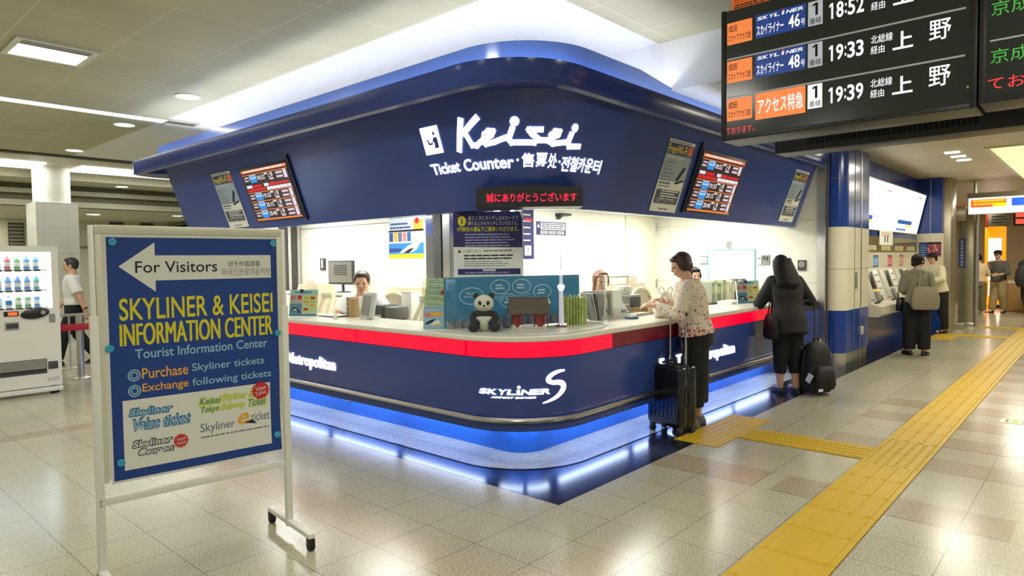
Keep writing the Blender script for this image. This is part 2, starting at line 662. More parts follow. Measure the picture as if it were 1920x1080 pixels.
f.poly([(0.80, 1.9, 2.28), (0.80, 6.95, 2.28), (2.4, 6.95, 2.28), (2.4, 3.9, 2.28), (3.0, 2.95, 2.28), (6.4, 2.95, 2.28), (6.4, 0.82, 2.28), (1.9, 0.82, 2.28), (1.15, 1.15, 2.28)], BOOTHB)
struct(f.build('ceiling_booth', smooth=0))
# dark shutter guides beside the left wall, steel jamb at the right end
f = MB()
for x, w, m in ((1.96, 0.10, DGREY), (2.07, 0.05, STEEL), (2.13, 0.09, DGREY), (2.225, 0.05, STEEL)):
    f.bb(x, x + w, 6.82, 6.9, 0, 2.28, m)
struct(f.build('trim_4', smooth=0))
f = MB()
f.bb(6.36, 6.42, 0.36, 0.46, 0, 3.05, STEEL)
f.bb(6.42, 6.45, 0.37, 0.46, 0, 3.05, BLACK)
f.bb(6.45, 6.49, 0.345, 0.46, 0, 3.05, STEEL)
f.bb(6.49, 6.51, 0.35, 0.46, 0, 3.05, BLACK)
struct(f.build('trim_5', smooth=0))
# mirror-steel corner casing where the two booth walls meet, reflected streaks put in as dark and bright strips
f = MB()
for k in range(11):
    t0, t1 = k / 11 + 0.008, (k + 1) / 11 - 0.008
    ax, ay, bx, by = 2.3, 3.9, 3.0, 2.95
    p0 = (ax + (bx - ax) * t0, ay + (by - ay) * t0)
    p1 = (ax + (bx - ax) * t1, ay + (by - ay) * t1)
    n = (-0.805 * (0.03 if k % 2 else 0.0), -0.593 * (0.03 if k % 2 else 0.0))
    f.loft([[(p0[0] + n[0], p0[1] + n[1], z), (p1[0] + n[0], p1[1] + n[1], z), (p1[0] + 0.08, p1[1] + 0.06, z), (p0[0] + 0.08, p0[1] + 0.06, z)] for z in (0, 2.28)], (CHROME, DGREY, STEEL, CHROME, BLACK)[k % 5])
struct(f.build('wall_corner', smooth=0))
f = MB()
f.bb(2.93, 2.99, 2.87, 2.95, 0, 2.28, WHITE, 0.008)
struct(f.build('trim_6'))

# ================================================================== TICKET COUNTER
tc = thing('ticket_counter', 'long curved ticket counter with navy front, glowing red band and white top', 'counter', (0.25, 0.44, 0))
OFF = Matrix.Translation((-0.25, -0.44, 0))
COUNTERTOP = mat('white_counter_top', srgb(226, 224, 208), 0.25, var=0.02)
f = MB()
sweep(f, [(0.632, 0.932), (0.640, 0.940), (0.640, 0.964), (0.632, 0.972), (0.05, 0.972), (0.05, 0.932)], COUNTERTOP, closed=True, caps=True, xend=5.45)
f.build('countertop', tc, M=OFF)
f = MB()
f.bb(5.45, 6.36, 0.47, 1.25, 0.755, 0.82, COUNTERTOP, 0.012)
f.build('low_countertop', tc, M=OFF)
f = MB()
sweep(f, [(0.60, 0.815), (0.62, 0.812), (0.62, 0.375), (0.615, 0.36), (0.62, 0.34), (0.62, 0.272), (0.20, 0.272)], NAVY)
sweep(f, [(0.60, 0.815), (0.60, 0.935)], NAVY_DK)
f.build('front_panel', tc, M=OFF)
f = MB()
path = [(x, y, 0.358) for x, y in corner_path(CX, CY, 0.642, 6.9, 6.36, 24)]
f.tube(path, 0.020, STEEL, 10)
f.build('bumper_rail', tc, M=OFF)
KICK = mat('blue_kick_panel', (0.03, 0.22, 0.95), 0.22)
f = MB()
sweep(f, [(0.22, 0.272), (0.22, 0.0)], KICK)
f.build('kick_panel', tc, M=OFF)
# the red lit band in segments
RED = mat('lit_red_acrylic', (0.45, 0.0, 0.02), 0.25, emit=0.85, ecol=(1.0, 0.0, 0.035))
REDOFF = mat('unlit_red_acrylic', (0.22, 0.012, 0.03), 0.25)
def band(pts, m):
    f = MB()
    n = len(pts)
    rings = []
    for i, (x, y, nx, ny) in enumerate(pts):
        rings.append([(x, y, 0.817), (x, y, 0.930), (x + nx * 0.02, y + ny * 0.02, 0.930), (x + nx * 0.02, y + ny * 0.02, 0.817)])
    f.loft(rings, m, True, True)
    f.build('red_light_panel', tc, M=OFF)
R1 = 0.625
for a, b in ((6.88, 5.17), (5.155, 3.78), (3.765, 2.47), (2.455, 1.075)):
    band([(CX - R1, a, 1, 0), (CX - R1, b, 1, 0)], RED)
band([(CX + R1 * math.cos(t), CY + R1 * math.sin(t), -math.cos(t), -math.sin(t)) for t in [PI + 0.012 + (PI / 2 - 0.07) * k / 14 for k in range(15)]], RED)
for a, b, m in ((0.84, 1.27, RED), (1.272, 2.40, REDOFF), (2.415, 3.77, RED), (3.785, 5.10, RED), (5.115, 5.44, RED)):
    band([(a, CY - R1, 0, 1), (b, CY - R1, 0, 1)], m)
# light strips under the overhang
LED = mat('blue_white_led', (0.35, 0.55, 1.0), 0.4, emit=17.0, ecol=(0.62, 0.76, 1.0))
RS = 0.265
def strip(pts):
    f = MB()
    f.loft([[(x, y, 0.264), (x, y, 0.271), (x + nx * 0.045, y + ny * 0.045, 0.271), (x + nx * 0.045, y + ny * 0.045, 0.264)] for x, y, nx, ny in pts], LED, True, True)
    f.build('light_strip', tc, M=OFF)
y = 6.8
while y > 1.3:
    strip([(CX - RS, y, -1, 0), (CX - RS, y - 1.02, -1, 0)])
    y -= 1.14
for a0, a1 in ((184, 222), (229, 266)):
    strip([(CX + RS * math.cos(math.radians(a)), CY + RS * math.sin(math.radians(a)), math.cos(math.radians(a)), math.sin(math.radians(a))) for a in [a0 + (a1 - a0) * k / 6 for k in range(7)]])
x = 1.0
while x < 5.4:
    strip([(x, CY - RS, 0, -1), (x + 1.02, CY - RS, 0, -1)])
    x += 1.14
# lettering on the front
def front_word(M, body, x0, y0, x1, y1, b):
    p = Print()
    p.text(body, x0, y0, x1, y1, SIGNW, 1, b, ext=0.01)
    p.build('lettering_word', tc, 0, M=OFF @ M)
ML = frame((0.2498, 7.0, 0), (0, -1, 0), (0, 0, 1))
MR = frame((0, 0.4398, 0), (1, 0, 0), (0, 0, 1))
for body, y0, y1, z0, z1, b in (('For', 4.62, 4.40, 0.515, 0.632, 0.018), ('Tokyo', 4.28, 3.84, 0.50, 0.632, 0.018), ('Metropolitan', 3.66, 2.81, 0.49, 0.632, 0.012)):
    front_word(ML, body, 7.0 - y0, z0, 7.0 - y1, z1, b)
for body, x0, x1, z0, z1, b in (('For', 2.03, 2.27, 0.52, 0.638, 0.018), ('Tokyo', 2.34, 2.72, 0.50, 0.638, 0.018), ('Metropolitan', 2.78, 3.61, 0.487, 0.632, 0.012)):
    front_word(MR, body, x0, z0, x1, z1, b)
# train logo on the rounded corner
p = Print()
def arcw(v):
    a = v.x / 0.62 + PI
    r = 0.6205 + v.z
    return Vector((CX + r * math.cos(a), CY + r * math.sin(a), v.y))
d2s = lambda d: math.radians(d - 180) * 0.62
X0, X1 = d2s(190.6), d2s(241.5)
adv = (('S', 1.0), ('K', 1.08), ('Y', 1.02), ('L', 0.92), ('I', 0.50), ('N', 1.12), ('E', 0.98), ('R', 1.05))
seg = (X1 - X0) / sum(q for _, q in adv)
x = X0
for ch, q in adv:
    if ch == 'I':
        p.rect(x + 0.10 * seg, 0.545, x + 0.44 * seg, 0.582, SIGNW, 2)
        p.rect(x - 0.02 * seg, 0.545, x + 0.52 * seg, 0.552, SIGNW, 1)
        p.disc(x + 0.34 * seg, 0.601, 0.013, 0.013, SIGNW, 1, 14)
    else:
        p.text(ch, x, 0.545, x + seg * q * 0.93, 0.585, SIGNW, 1, 0.03, 0.3, 0.004)
    x += q * seg
p.text('AIRPORT EXPRESS', d2s(200), 0.518, d2s(231), 0.530, SIGNW, 1, 0.02, 0.25, 0.004)
# the sweeping S: a tapered stroke along a smooth centre line
key = [(1088, 152, 4), (1062, 155, 7), (1038, 168, 9), (1027, 186, 10), (1042, 198, 9), (1064, 199, 10), (1080, 208, 12), (1082, 226, 12), (1066, 250, 9), (1040, 268, 6), (1004, 282, 2)]
kx = lambda u: d2s(234.5) + (u - 1003) / 85.0 * (d2s(252.5) - d2s(234.5))
ky = lambda v: 0.474 + (283 - v) / 133.0 * 0.240
pts = []
for i in range(len(key) - 1):
    q0, q1, q2, q3 = key[max(0, i - 1)], key[i], key[i + 1], key[min(len(key) - 1, i + 2)]
    for k in range(5):
        t = k / 5
        c = [0.5 * (2 * q1[j] + (q2[j] - q0[j]) * t + (2 * q0[j] - 5 * q1[j] + 4 * q2[j] - q3[j]) * t * t + (3 * q1[j] - q0[j] - 3 * q2[j] + q3[j]) * t ** 3) for j in range(3)]
        pts.append((kx(c[0]), ky(c[1]), c[2] * 0.0018))
lo, hi = [], []
for k, (x, y, w) in enumerate(pts):
    a = pts[max(0, k - 1)]
    b = pts[min(len(pts) - 1, k + 1)]
    tx, ty = b[0] - a[0], b[1] - a[1]
    n = math.hypot(tx, ty) or 1
    lo.append((x - ty / n * w, y + tx / n * w))
    hi.append((x + ty / n * w, y - tx / n * w))
for k in range(len(pts) - 1):
    p.shape([lo[k], hi[k], hi[k + 1], lo[k + 1]], SIGNW, 3)
p.warp(arcw)
p.build('train_logo', tc, 0, M=OFF)

# ================================================================== CANOPY
cn = thing('booth_canopy', 'navy sloping canopy fascia with curved cornice over the ticket counter', 'canopy', (0.42, 0.47, 1.95))
OFC = Matrix.Translation((-0.42, -0.47, -1.95))
def fsec(z):
    k = (z - 1.95) / 0.85
    l = lambda a, b: a + (b - a) * k
    return l(1.52, 1.07), l(1.62, 1.15), l(0.80, 0.65), l(0.85, 0.68)
def fring(z, off=0.0, yend=7.05, xend=6.38, n=44):
    cx, cy, rx, ry = fsec(z)
    rx += off
    ry += off
    p = [(cx - rx, yend, z)]
    for i in range(8):
        p.append((cx - rx, yend + (cy - yend) * (i + 1) / 9, z))
    for i in range(n + 1):
        a = PI + PI / 2 * i / n
        p.append((cx + rx * math.cos(a), cy + ry * math.sin(a), z))
    for i in range(9):
        p.append((cx + (xend - cx) * (i + 1) / 9, cy - ry, z))
    return p
f = MB()
zs = [1.95, 2.1, 2.3, 2.5, 2.7, 2.9]
f.loft([fring(z) for z in zs], NAVY, False, False)
inner = fring(1.95, -0.12)
f.loft([fring(1.95), inner, fring(2.9, -0.12)], NAVY, False, False)
a, b = [fring(z)[0] for z in zs], [fring(z, -0.12)[0] for z in zs]
for k in range(len(zs) - 1):
    f.quad(a[k], a[k + 1], b[k + 1], b[k], NAVY)
f.build('fascia_panel', cn, M=OFC)
# cornice
KX, KY = 0.75, 0.99
def croll(rho, z, yend, xend=6.38):
    return [(x, y, z) for x, y in corner_path(KX, KY, rho, yend, xend, 18)]
CORN = mat('navy_gloss_cornice', srgb(48, 66, 132), 0.16, var=0.04, vscale=1.5)
f = MB()
prof = [(0.28, 2.80), (0.50, 2.80), (0.585, 2.752), (0.622, 2.765), (0.640, 2.80), (0.652, 2.93), (0.640, 2.935), (0.60, 2.90), (0.28, 2.90)]
rings = [[] for _ in corner_path(KX, KY, 0.5, 7.3, 6.38, 18)]
for rho, z in prof:
    for i, q in enumerate(croll(rho, z, 7.3)):
        rings[i].append(q)
f.loft(rings, CORN, True, True)
# rounded return at the left end
for prof_z, rr in (((2.752, 2.93), 0.5),):
    outl = [(0.098, 7.3)] + [(0.55 - 0.452 * math.cos(t), 7.3 + 0.34 * math.sin(t)) for t in [PI * k / 14 for k in range(15)]] + [(1.0, 7.05), (0.5, 7.05)]
    f.loft([[(x, y, z) for x, y in outl] for z in (2.77, 2.93)], CORN, True, True)
f.build('cornice', cn, M=OFC)
f = MB()
UP = mat('blue_gloss_upstand', (0.12, 0.26, 0.80), 0.10, coat=1.0)
UP.node_tree.nodes['Principled BSDF'].inputs['Coat IOR'].default_value = 2.2
UP.node_tree.nodes['Principled BSDF'].inputs['Coat Roughness'].default_value = 0.15
ups = [corner_path(1.0, 1.12, 0.66, 7.1, 6.38, 18), corner_path(1.0, 1.12, 0.64, 7.1, 6.38, 18)]
f.loft([[(x, y, 2.90) for x, y in ups[0]], [(x, y, 3.13 if x < 2.3 else 3.049) for x, y in ups[0]], [(x, y, 3.13 if x < 2.3 else 3.049) for x, y in ups[1]], [(x, y, 2.90) for x, y in ups[1]]], UP, False, False)
f.bb(0.34, 2.3, 7.10, 7.12, 2.90, 3.10, UP)  # added end return, hides the extra cove tube behind it
f.build('upstand', cn, M=OFC)
f = MB()
COVE = mat('cool_white_cove_tube', (0.95, 0.97, 1.0), 0.4, emit=19.0, ecol=(0.95, 0.97, 1.0))
cp = corner_path(1.10, 1.22, 0.62, 7.0, 6.3, 18)
rings = [[(x, y, 2.985), (x, y, 3.02), (x + 0.035, y + 0.035, 3.02), (x + 0.035, y + 0.035, 2.985)] for x, y in cp]
f.loft(rings, COVE, True, True)
f.bb(0.55, 2.25, 7.02, 7.055, 2.985, 3.02, COVE)  # added unseen end tube, brightens the ceiling beyond the canopy end
f.build('cove_light_tube', cn, M=OFC)
f = MB()
TRO = mat('blue_white_trough_tube', (0.6, 0.75, 1.0), 0.4, emit=12.0, ecol=(0.66, 0.80, 1.0))
cp = corner_path(0.86, 1.03, 0.63, 7.0, 6.3, 18)
f.loft([[(x, y, 2.902), (x, y, 2.918), (x + 0.02, y + 0.02, 2.918), (x + 0.02, y + 0.02, 2.902)] for x, y in cp], TRO, True, True)
f.build('trough_light_tube', cn, M=OFC)

# signs on the canopy: angle about a fixed centre, height
def fsurf(phi, z, off=0.0):
    cx, cy, rx, ry = fsec(z)
    rx += off
    ry += off
    qx, qy = 1.4, 1.5
    dx, dy = math.cos(phi), math.sin(phi)
    lo_, hi_ = 0.0, 6.0
    for _ in range(26):
        t = (lo_ + hi_) / 2
        x, y = qx + dx * t, qy + dy * t
        ins = x >= cx - rx and y >= cy - ry
        if ins and x < cx and y < cy:
            ins = ((x - cx) / rx) ** 2 + ((y - cy) / ry) ** 2 <= 1
        lo_, hi_ = (t, hi_) if ins else (lo_, t)
    return Vector((qx + dx * lo_, qy + dy * lo_, z))
def fwarp(v):
    return fsurf(math.radians(v.x), v.y, 0.008 + v.z)
class FP(Print):
    STEP = 0.001
p = FP()
# word mark: slanted strokes joined along the base, x in degrees, y in metres
def stroke(pts, w, asp=66.0):
    """thick line through pts (degrees, metres); w in metres"""
    for (x0, y0), (x1, y1) in zip(pts[:-1], pts[1:]):
        ux, uy = (x1 - x0) / asp, y1 - y0
        n = math.hypot(ux, uy) or 1
        ux, uy = ux / n, uy / n
        e = w * 0.42
        ax, ay, bx, by = x0 - ux * e * asp, y0 - uy * e, x1 + ux * e * asp, y1 + uy * e
        px_, py_ = -uy * w / 2, ux * w / 2
        m_ = 4
        for k in range(m_):
            t0, t1 = k / m_, (k + 1) / m_
            q = [(ax + (bx - ax) * t0, ay + (by - ay) * t0), (ax + (bx - ax) * t1, ay + (by - ay) * t1)]
            p.shape([(q[0][0] - px_ * asp, q[0][1] - py_), (q[1][0] - px_ * asp, q[1][1] - py_), (q[1][0] + px_ * asp, q[1][1] + py_), (q[0][0] + px_ * asp, q[0][1] + py_)], SIGNW, 1)
W = 0.040
stroke([(190.9, 2.636), (185.8, 2.432)], 0.056)                      # K stem
stroke([(200.6, 2.632), (191.5, 2.545)], 0.050)
stroke([(191.8, 2.560), (195.4, 2.446), (198.2, 2.440), (201.6, 2.468)], 0.042)
stroke([(201.2, 2.466), (207.0, 2.502), (208.2, 2.528), (205.9, 2.533), (203.7, 2.513), (202.2, 2.465), (203.6, 2.443), (208.3, 2.452), (213.8, 2.476)], W)
stroke([(217.3, 2.535), (215.4, 2.465), (216.8, 2.440), (221.1, 2.439), (227.4, 2.436)], W)
stroke([(230.2, 2.527), (224.9, 2.526), (226.4, 2.496), (228.8, 2.467), (227.4, 2.436)], W)
stroke([(228.4, 2.452), (234.2, 2.453), (238.1, 2.493), (238.6, 2.516), (236.7, 2.516), (235.2, 2.491), (234.8, 2.444), (236.5, 2.431), (241.2, 2.441), (244.0, 2.446)], W)
stroke([(244.9, 2.502), (244.0, 2.444), (245.1, 2.416), (250.6, 2.422)], W)
p.disc(218.5, 2.585, 2.1, 0.034, SIGNW, 2, 18)
p.disc(246.1, 2.549, 1.7, 0.031, SIGNW, 2, 18)
p.warp(fwarp)
p.build('company_lettering', cn, 0, M=OFC)
p = FP()
def words(body, a0, a1, y0, y1, bold=0.022):
    p.text(body, a0, y0, a1, y1, SIGNW, 1, bold, res=4)
words('Ticket', 159.6, 183.0, 2.262, 2.352)
p.warp(fwarp)
p.build('english_lettering', cn, 0, M=OFC)
p = FP()
words('Counter', 186.4, 217.4, 2.258, 2.350)
p.disc(219.4, 2.316, 0.6, 0.010, SIGNW, 1, 10)
p.warp(fwarp)
p.build('english_lettering', cn, 0, M=OFC)
p = FP()
words('售', 221.4, 227.9, 2.262, 2.364, 0.016)
words('票', 228.8, 234.6, 2.262, 2.364, 0.014)
words('处', 235.2, 240.2, 2.254, 2.362, 0.008)
p.disc(241.5, 2.304, 0.5, 0.010, SIGNW, 1, 10)
p.warp(fwarp)
p.build('chinese_lettering', cn, 0, M=OFC)
p = FP()
for ch, a0, a1 in (('전', 242.6, 247.5), ('철', 247.9, 252.7), ('카', 253.1, 257.7), ('운', 258.2, 263.9), ('터', 264.9, 271.6)):
    words(ch, a0, a1, 2.236, 2.346, 0.02)
p.warp(fwarp)
p.build('korean_lettering', cn, 0, M=OFC)
# pictogram: lit plate with two figures facing each other
p = FP()
fr = frame((0.42 + 0.3 * (2.8 - 2.43) / 0.85 + -0.006, 1.818, 2.43), (0, -1, 0), (-0.3, 0, 0.85))
p.rect(0, 0, 0.215, 0.228, SIGNW, 1)
p.rect(0.0, -0.004, 0.215, 0.0, NAVY_DK, 1)
p.shape([(0.055, 0.125), (0.072, 0.128), (0.078, 0.098), (0.102, 0.092), (0.125, 0.112), (0.118, 0.080), (0.082, 0.076), (0.060, 0.085)], NAVY, 2)
p.disc(0.153, 0.168, 0.014, 0.017, NAVY, 2, 12)
p.shape([(0.130, 0.045), (0.138, 0.092), (0.120, 0.105), (0.135, 0.135), (0.176, 0.138), (0.184, 0.118), (0.184, 0.045)], NAVY, 2)
p.build('pictogram_plate', cn, 0, M=OFC @ fr)
for sx, (o, r, u) in enumerate((((0.42 + 0.3 * 0.85 / 0.85 * (2.8 - 2.0) / 0.85 - 0.012, 3.96, 2.0), (0, -1, 0), (-0.3, 0, 0.85)),
                              ((3.02, 0.47 + 0.3 * (2.8 - 2.0) / 0.85 - 0.012, 2.0), (1, 0, 0), (0, -0.3, 0.85)))):
    f = MB()
    f.bb(-0.014, 0.014, 0, 0.72, -0.02, 0.012, NAVY_DK)
    f.build('groove_bar', cn, 0, M=OFC @ frame(o, r, u))

# ================================================================== THINGS ON THE CANOPY
def lx(z): return 0.42 + 0.3 * (2.8 - z) / 0.85
def ly(z): return 0.47 + 0.3 * (2.8 - z) / 0.85
UL, UR = (-0.3, 0, 0.85), (0, -0.3, 0.85)
SL = math.hypot(0.3, 0.85) / 0.85

def hung(name, label, cat, side, a, z, group=None):
    """empty lying on the sloping canopy, x right, y up the slope, z outward"""
    e = thing(name, label, cat, (0, 0, 0), 0, group)
    if side == 'L':
        e.matrix_world = frame((lx(z) - 0.004, a, z - 0.0015), (0, -1, 0), UL)
    else:
        e.matrix_world = frame((a, ly(z) - 0.004, z - 0.0015), (1, 0, 0), UR)
    return e

PHOTOG = mat('poster_grey_blue', srgb(150, 168, 176), 0.6, var=0.15, vscale=5)
def wifi_poster(side, a, z, label, w=0.50):
    e = hung('wifi_poster', label, 'poster', side, a, z, 'free wifi posters on the canopy')
    h = 0.655 * SL
    f = MB()
    f.bb(0, w, 0, h, 0, 0.004, PAPER)
    f.build('sheet', e, 0)
    p = Print()
    Z = 8
    p.rect(0, h * 0.80, w, h * 0.955, NAVYINK, Z)
    p.text('FreeWi-Fi', w * 0.03, h * 0.815, w * 0.76, h * 0.935, YELINK, Z + 1, 0.01)
    p.rect(w * 0.80, h * 0.82, w * 0.97, h * 0.94, mat('orange_red_ink', srgb(222, 110, 70)), Z + 1)
    p.lines(w * 0.03, w * 0.97, h * 0.985, 1, 0.02, 0.014, GINK, Z)
    p.rect(0, h * 0.44, w, h * 0.80, PHOTOG, Z)
    p.text('& Apps Guide', w * 0.08, h * 0.74, w * 0.72, h * 0.785, PAPER, Z + 1)
    p.lines(w * 0.05, w * 0.5, h * 0.70, 7, 0.034, 0.012, GINK, Z + 1)
    p.shape([(w * 0.62, h * 0.46), (w * 0.72, h * 0.45), (w * 0.90, h * 0.63), (w * 0.86, h * 0.66), (w * 0.80, h * 0.65)], INK, Z + 1)
    p.shape([(w * 0.58, h * 0.42), (w * 0.70, h * 0.405), (w * 0.98, h * 0.46), (w * 0.90, h * 0.475)], INK, Z + 2)
    p.lines(w * 0.05, w * 0.5, h * 0.42, 3, 0.036, 0.012, GINK, Z + 1)
    p.rect(w * 0.05, h * 0.115, w * 0.95, h * 0.315, mat('slate_ink', srgb(74, 76, 92)), Z)
    p.lines(w * 0.22, w * 0.93, h * 0.305, 4, 0.026, 0.013, PAPER, Z + 1)
    for k in range(3):
        p.rect(w * (0.12 + 0.28 * k), h * 0.13, w * (0.32 + 0.28 * k), h * 0.19, GINK, Z + 1)
    p.lines(w * 0.3, w * 0.75, h * 0.05, 1, 0.02, 0.014, GINK, Z)
    p.build('print', e, 0)
    return e
wifi_poster('L', 5.80, 1.988, 'tall free wifi poster at the left end of the canopy beside a screen')
wifi_poster('R', 2.385, 1.992, 'tall free wifi poster on the right canopy, left of the departure screen')
wifi_poster('R', 5.69, 2.015, 'narrow-looking free wifi poster at the far right end of the canopy')

LIT = {}
def lit(name, col, s=1.0):
    return mat('screen_' + name, tuple(c * 0.3 for c in col), 0.3, emit=s, ecol=col)
SC_DK = lit('dark_brown', srgb(46, 32, 32), 0.9)
SC_OR = lit('orange', srgb(240, 130, 70), 0.9)
SC_WH = lit('white', srgb(240, 232, 240), 0.95)
SC_BL = lit('blue', srgb(40, 140, 220), 0.95)
SC_PB = lit('pale_blue', srgb(170, 205, 245), 0.95)
SC_RD = lit('red', srgb(214, 18, 34), 1.0)
SC_GR = lit('grey', srgb(110, 96, 100), 0.9)
SC_PK = lit('pale_pink', srgb(226, 206, 220), 0.9)

def departure_screen(side, a, z, label):
    e = hung('departure_screen', label, 'screen', side, a, z, 'departure screens on the canopy')
    w, h = 1.0, 0.55 * SL
    f = MB()
    f.bb(-0.03, w + 0.03, -0.03, h + 0.03, 0.0, 0.012, NAVY_DK, 0.004)
    f.build('bezel', e)
    p = Print()
    Z = 21
    p.rect(0, 0, w, h, SC_DK, Z)
    p.rect(0, h * 0.945, w, h, SC_OR, Z + 1)
    p.lines(0.05, w - 0.05, h * 0.985, 1, 0.02, 0.014, SC_WH, Z + 2, 0.05)
    p.rect(0, -0.012, w, 0.006, SC_OR, Z + 1)
    rows = ((0.735, '18:52'), (0.375, '19:33'), (0.195, '20:15'), (0.015, '20:40'))
    for y, t in rows:
        y0 = h * y
        rh = h * 0.165
        p.rect(0, y0 + rh, w, y0 + rh + 0.008, SC_OR, Z + 1)
        p.rect(0.015, y0 + rh * 0.25, 0.15, y0 + rh * 0.55, SC_GR, Z + 1)
        p.lines(0.03, 0.14, y0 + rh * 0.8, 2, 0.035, 0.014, SC_PK, Z + 2)
        p.rect(0.155, y0 + 0.004, 0.30, y0 + rh * 0.62, SC_BL, Z + 1)
        p.rect(0.155, y0 + rh * 0.5, 0.30, y0 + rh * 0.96, SC_PB, Z + 2)
        p.lines(0.165, 0.29, y0 + rh * 0.86, 1, 0.03, 0.018, SC_BL, Z + 3)
        p.text(t, 0.32, y0 + rh * 0.28, 0.49, y0 + rh * 0.80, SC_WH, Z + 1, 0.01)
        p.lines(0.495, 0.56, y0 + rh * 0.95, 1, 0.03, 0.018, SC_WH, Z + 1, 0)
        p.text('上', 0.565, y0 + rh * 0.38, 0.61, y0 + rh * 0.92, SC_WH, Z + 1, 0.01, res=1)
        p.text('野', 0.625, y0 + rh * 0.38, 0.67, y0 + rh * 0.92, SC_WH, Z + 1, 0.01, res=1)
        p.lines(0.58, 0.67, y0 + rh * 0.28, 1, 0.02, 0.016, SC_WH, Z + 1, 0)
        for k in range(2):
            p.rect(0.735, y0 + rh * (0.12 + 0.45 * k), 0.885, y0 + rh * (0.46 + 0.45 * k), SC_GR, Z + 1)
            p.lines(0.745, 0.88, y0 + rh * (0.40 + 0.45 * k), 1, 0.02, 0.020, SC_PK, Z + 2, 0.1)
        p.rect(0.90, y0 + 0.004, 0.965, y0 + rh, SC_PK, Z + 1)
    y0 = h * 0.555
    p.lines(0.02, 0.15, y0 + h * 0.145, 1, 0.04, 0.032, SC_WH, Z + 1, 0)
    p.rect(0.17, y0 + h * 0.085, 0.36, y0 + h * 0.145, lit('deep_red', srgb(150, 8, 24), 0.9), Z + 1)
    p.lines(0.17, 0.36, y0 + h * 0.135, 1, 0.04, 0.026, SC_RD, Z + 2, 0)
    p.lines(0.42, 0.52, y0 + h * 0.145, 1, 0.04, 0.034, SC_WH, Z + 1, 0)
    p.rect(0.54, y0 + h * 0.085, 0.66, y0 + h * 0.145, SC_RD, Z + 1)
    p.lines(0.67, 0.96, y0 + h * 0.135, 1, 0.04, 0.026, SC_RD, Z + 1, 0)
    p.lines(0.02, 0.44, y0 + h * 0.070, 1, 0.04, 0.030, SC_RD, Z + 1, 0)
    p.lines(0.46, 0.98, y0 + h * 0.070, 1, 0.04, 0.034, SC_WH, Z + 1, 0)
    p.build('display', e, 0)
    return e
departure_screen('L', 5.02, 2.055, 'departure screen with train rows set into the left arm of the canopy')
departure_screen('R', 3.10, 2.045, 'departure screen with train rows set into the right arm of the canopy')

e = thing('led_ticker', 'black box with a scrolling red LED message under the lit station lettering', 'display', (0, 0, 0))
rv = Vector((0.662, -0.749, 0)).normalized()
ctr = Vector((0.815, 0.905, 1.955))
e.matrix_world = frame(ctr - rv * 0.425 , rv, (0, 0, 1))
f = MB()
f.prism([(0, -0.004), (0.85, -0.004), (0.848, 0.146), (0.64, 0.162), (0.42, 0.168), (0.21, 0.162), (0.004, 0.146)], 0.30, mat('ticker_black', srgb(30, 26, 24), 0.35), Matrix.Translation((0, 0, -0.30)))
f.build('housing', e, 0)
p = Print()
LEDR = mat('red_led', (0.3, 0, 0.01), 0.4, emit=1.8, ecol=(1.0, 0.01, 0.05))
p.text('誠にありがとうございます', 0.085, 0.035, 0.80, 0.106, LEDR, 3, 0.008)
p.build('led_message', e, 0)
# kiosk downlights seen at the soffit edge
for (x, y, lab) in ((1.75, 4.9, 'small square ceiling light inside the booth above the seated clerk'), (3.2, 1.1, 'small square booth light at the canopy edge above the flowered blouse'), (4.6, 1.05, 'small square booth light near the middle of the right canopy edge'), (5.6, 1.0, 'small square booth light near the right end of the canopy')):
    f = MB()
    f.bb(x - 0.09, x + 0.09, y - 0.09, y + 0.09, 2.262, 2.279, mat('booth_light_diffuser', (1, 1, 0.97), 0.4, emit=5.0))
    tag(f.build('booth_light', None, 0), lab, 'ceiling light', 'booth ceiling lights')

# ================================================================== CEILING FITTINGS
FIT = mat('downlight_glow', (1, 0.99, 0.93), 0.4, emit=6.0, ecol=(1, 0.985, 0.92))
RIM = mat('pale_fitting_rim', srgb(222, 220, 204), 0.4)
def downlight(x, y, z, r, label, group='round ceiling downlights', e=FIT):
    t = thing('downlight', label, 'ceiling light', (x, y, z), 0, group)
    f = MB()
    f.lathe([(r + 0.02, 0.0), (r + 0.02, -0.012), (r, -0.012), (r, 0.0)], RIM, n=28, caps=False)
    f.build('rim', t)
    f = MB()
    f.lathe([(r - 0.001, -0.002), (r - 0.001, -0.010)], e, n=28)
    f.build('lens', t, 0)
    return t
downlight(0.115, 5.54, 3.5, 0.125, 'round downlight nearest the bright cornice on the beige ceiling')
downlight(0.155, 7.76, 3.5, 0.125, 'round downlight just beyond the thin ceiling light bar')
downlight(0.30, 10.6, 3.5, 0.125, 'round downlight close to the dark ceiling joint at far left')
t = thing('recessed_luminaire', 'square recessed ceiling light with a glowing panel at upper left', 'ceiling light', (-1.43, 4.75, 3.5))
f = MB()
for (x0, x1, y0, y1) in ((-0.32, 0.32, -0.32, -0.27), (-0.32, 0.32, 0.27, 0.32), (-0.32, -0.27, -0.27, 0.27), (0.27, 0.32, -0.27, 0.27)):
    f.bb(x0, x1, y0, y1, -0.02, 0.0, RIM)
f.build('frame', t, 0)
f = MB()
f.bb(-0.27, 0.27, -0.27, -0.10, -0.012, -0.002, GREY)
f.build('louvre', t, 0)
f = MB()
f.bb(-0.27, 0.27, -0.10, 0.27, -0.012, -0.002, FIT)
f.build('diffuser', t, 0)
t = thing('linear_ceiling_light', 'long thin light bar crossing the beige ceiling at left', 'ceiling light', (-1.6, 7.1, 3.5))
f = MB()
f.bb(-4, 2.45, -0.13, -0.10, -0.02, 0, RIM)
f.bb(-4, 2.45, 0.10, 0.13, -0.02, 0, RIM)
f.bb(2.05, 2.45, -0.10, 0.10, -0.016, 0, STEEL)
f.build('frame', t, 0)
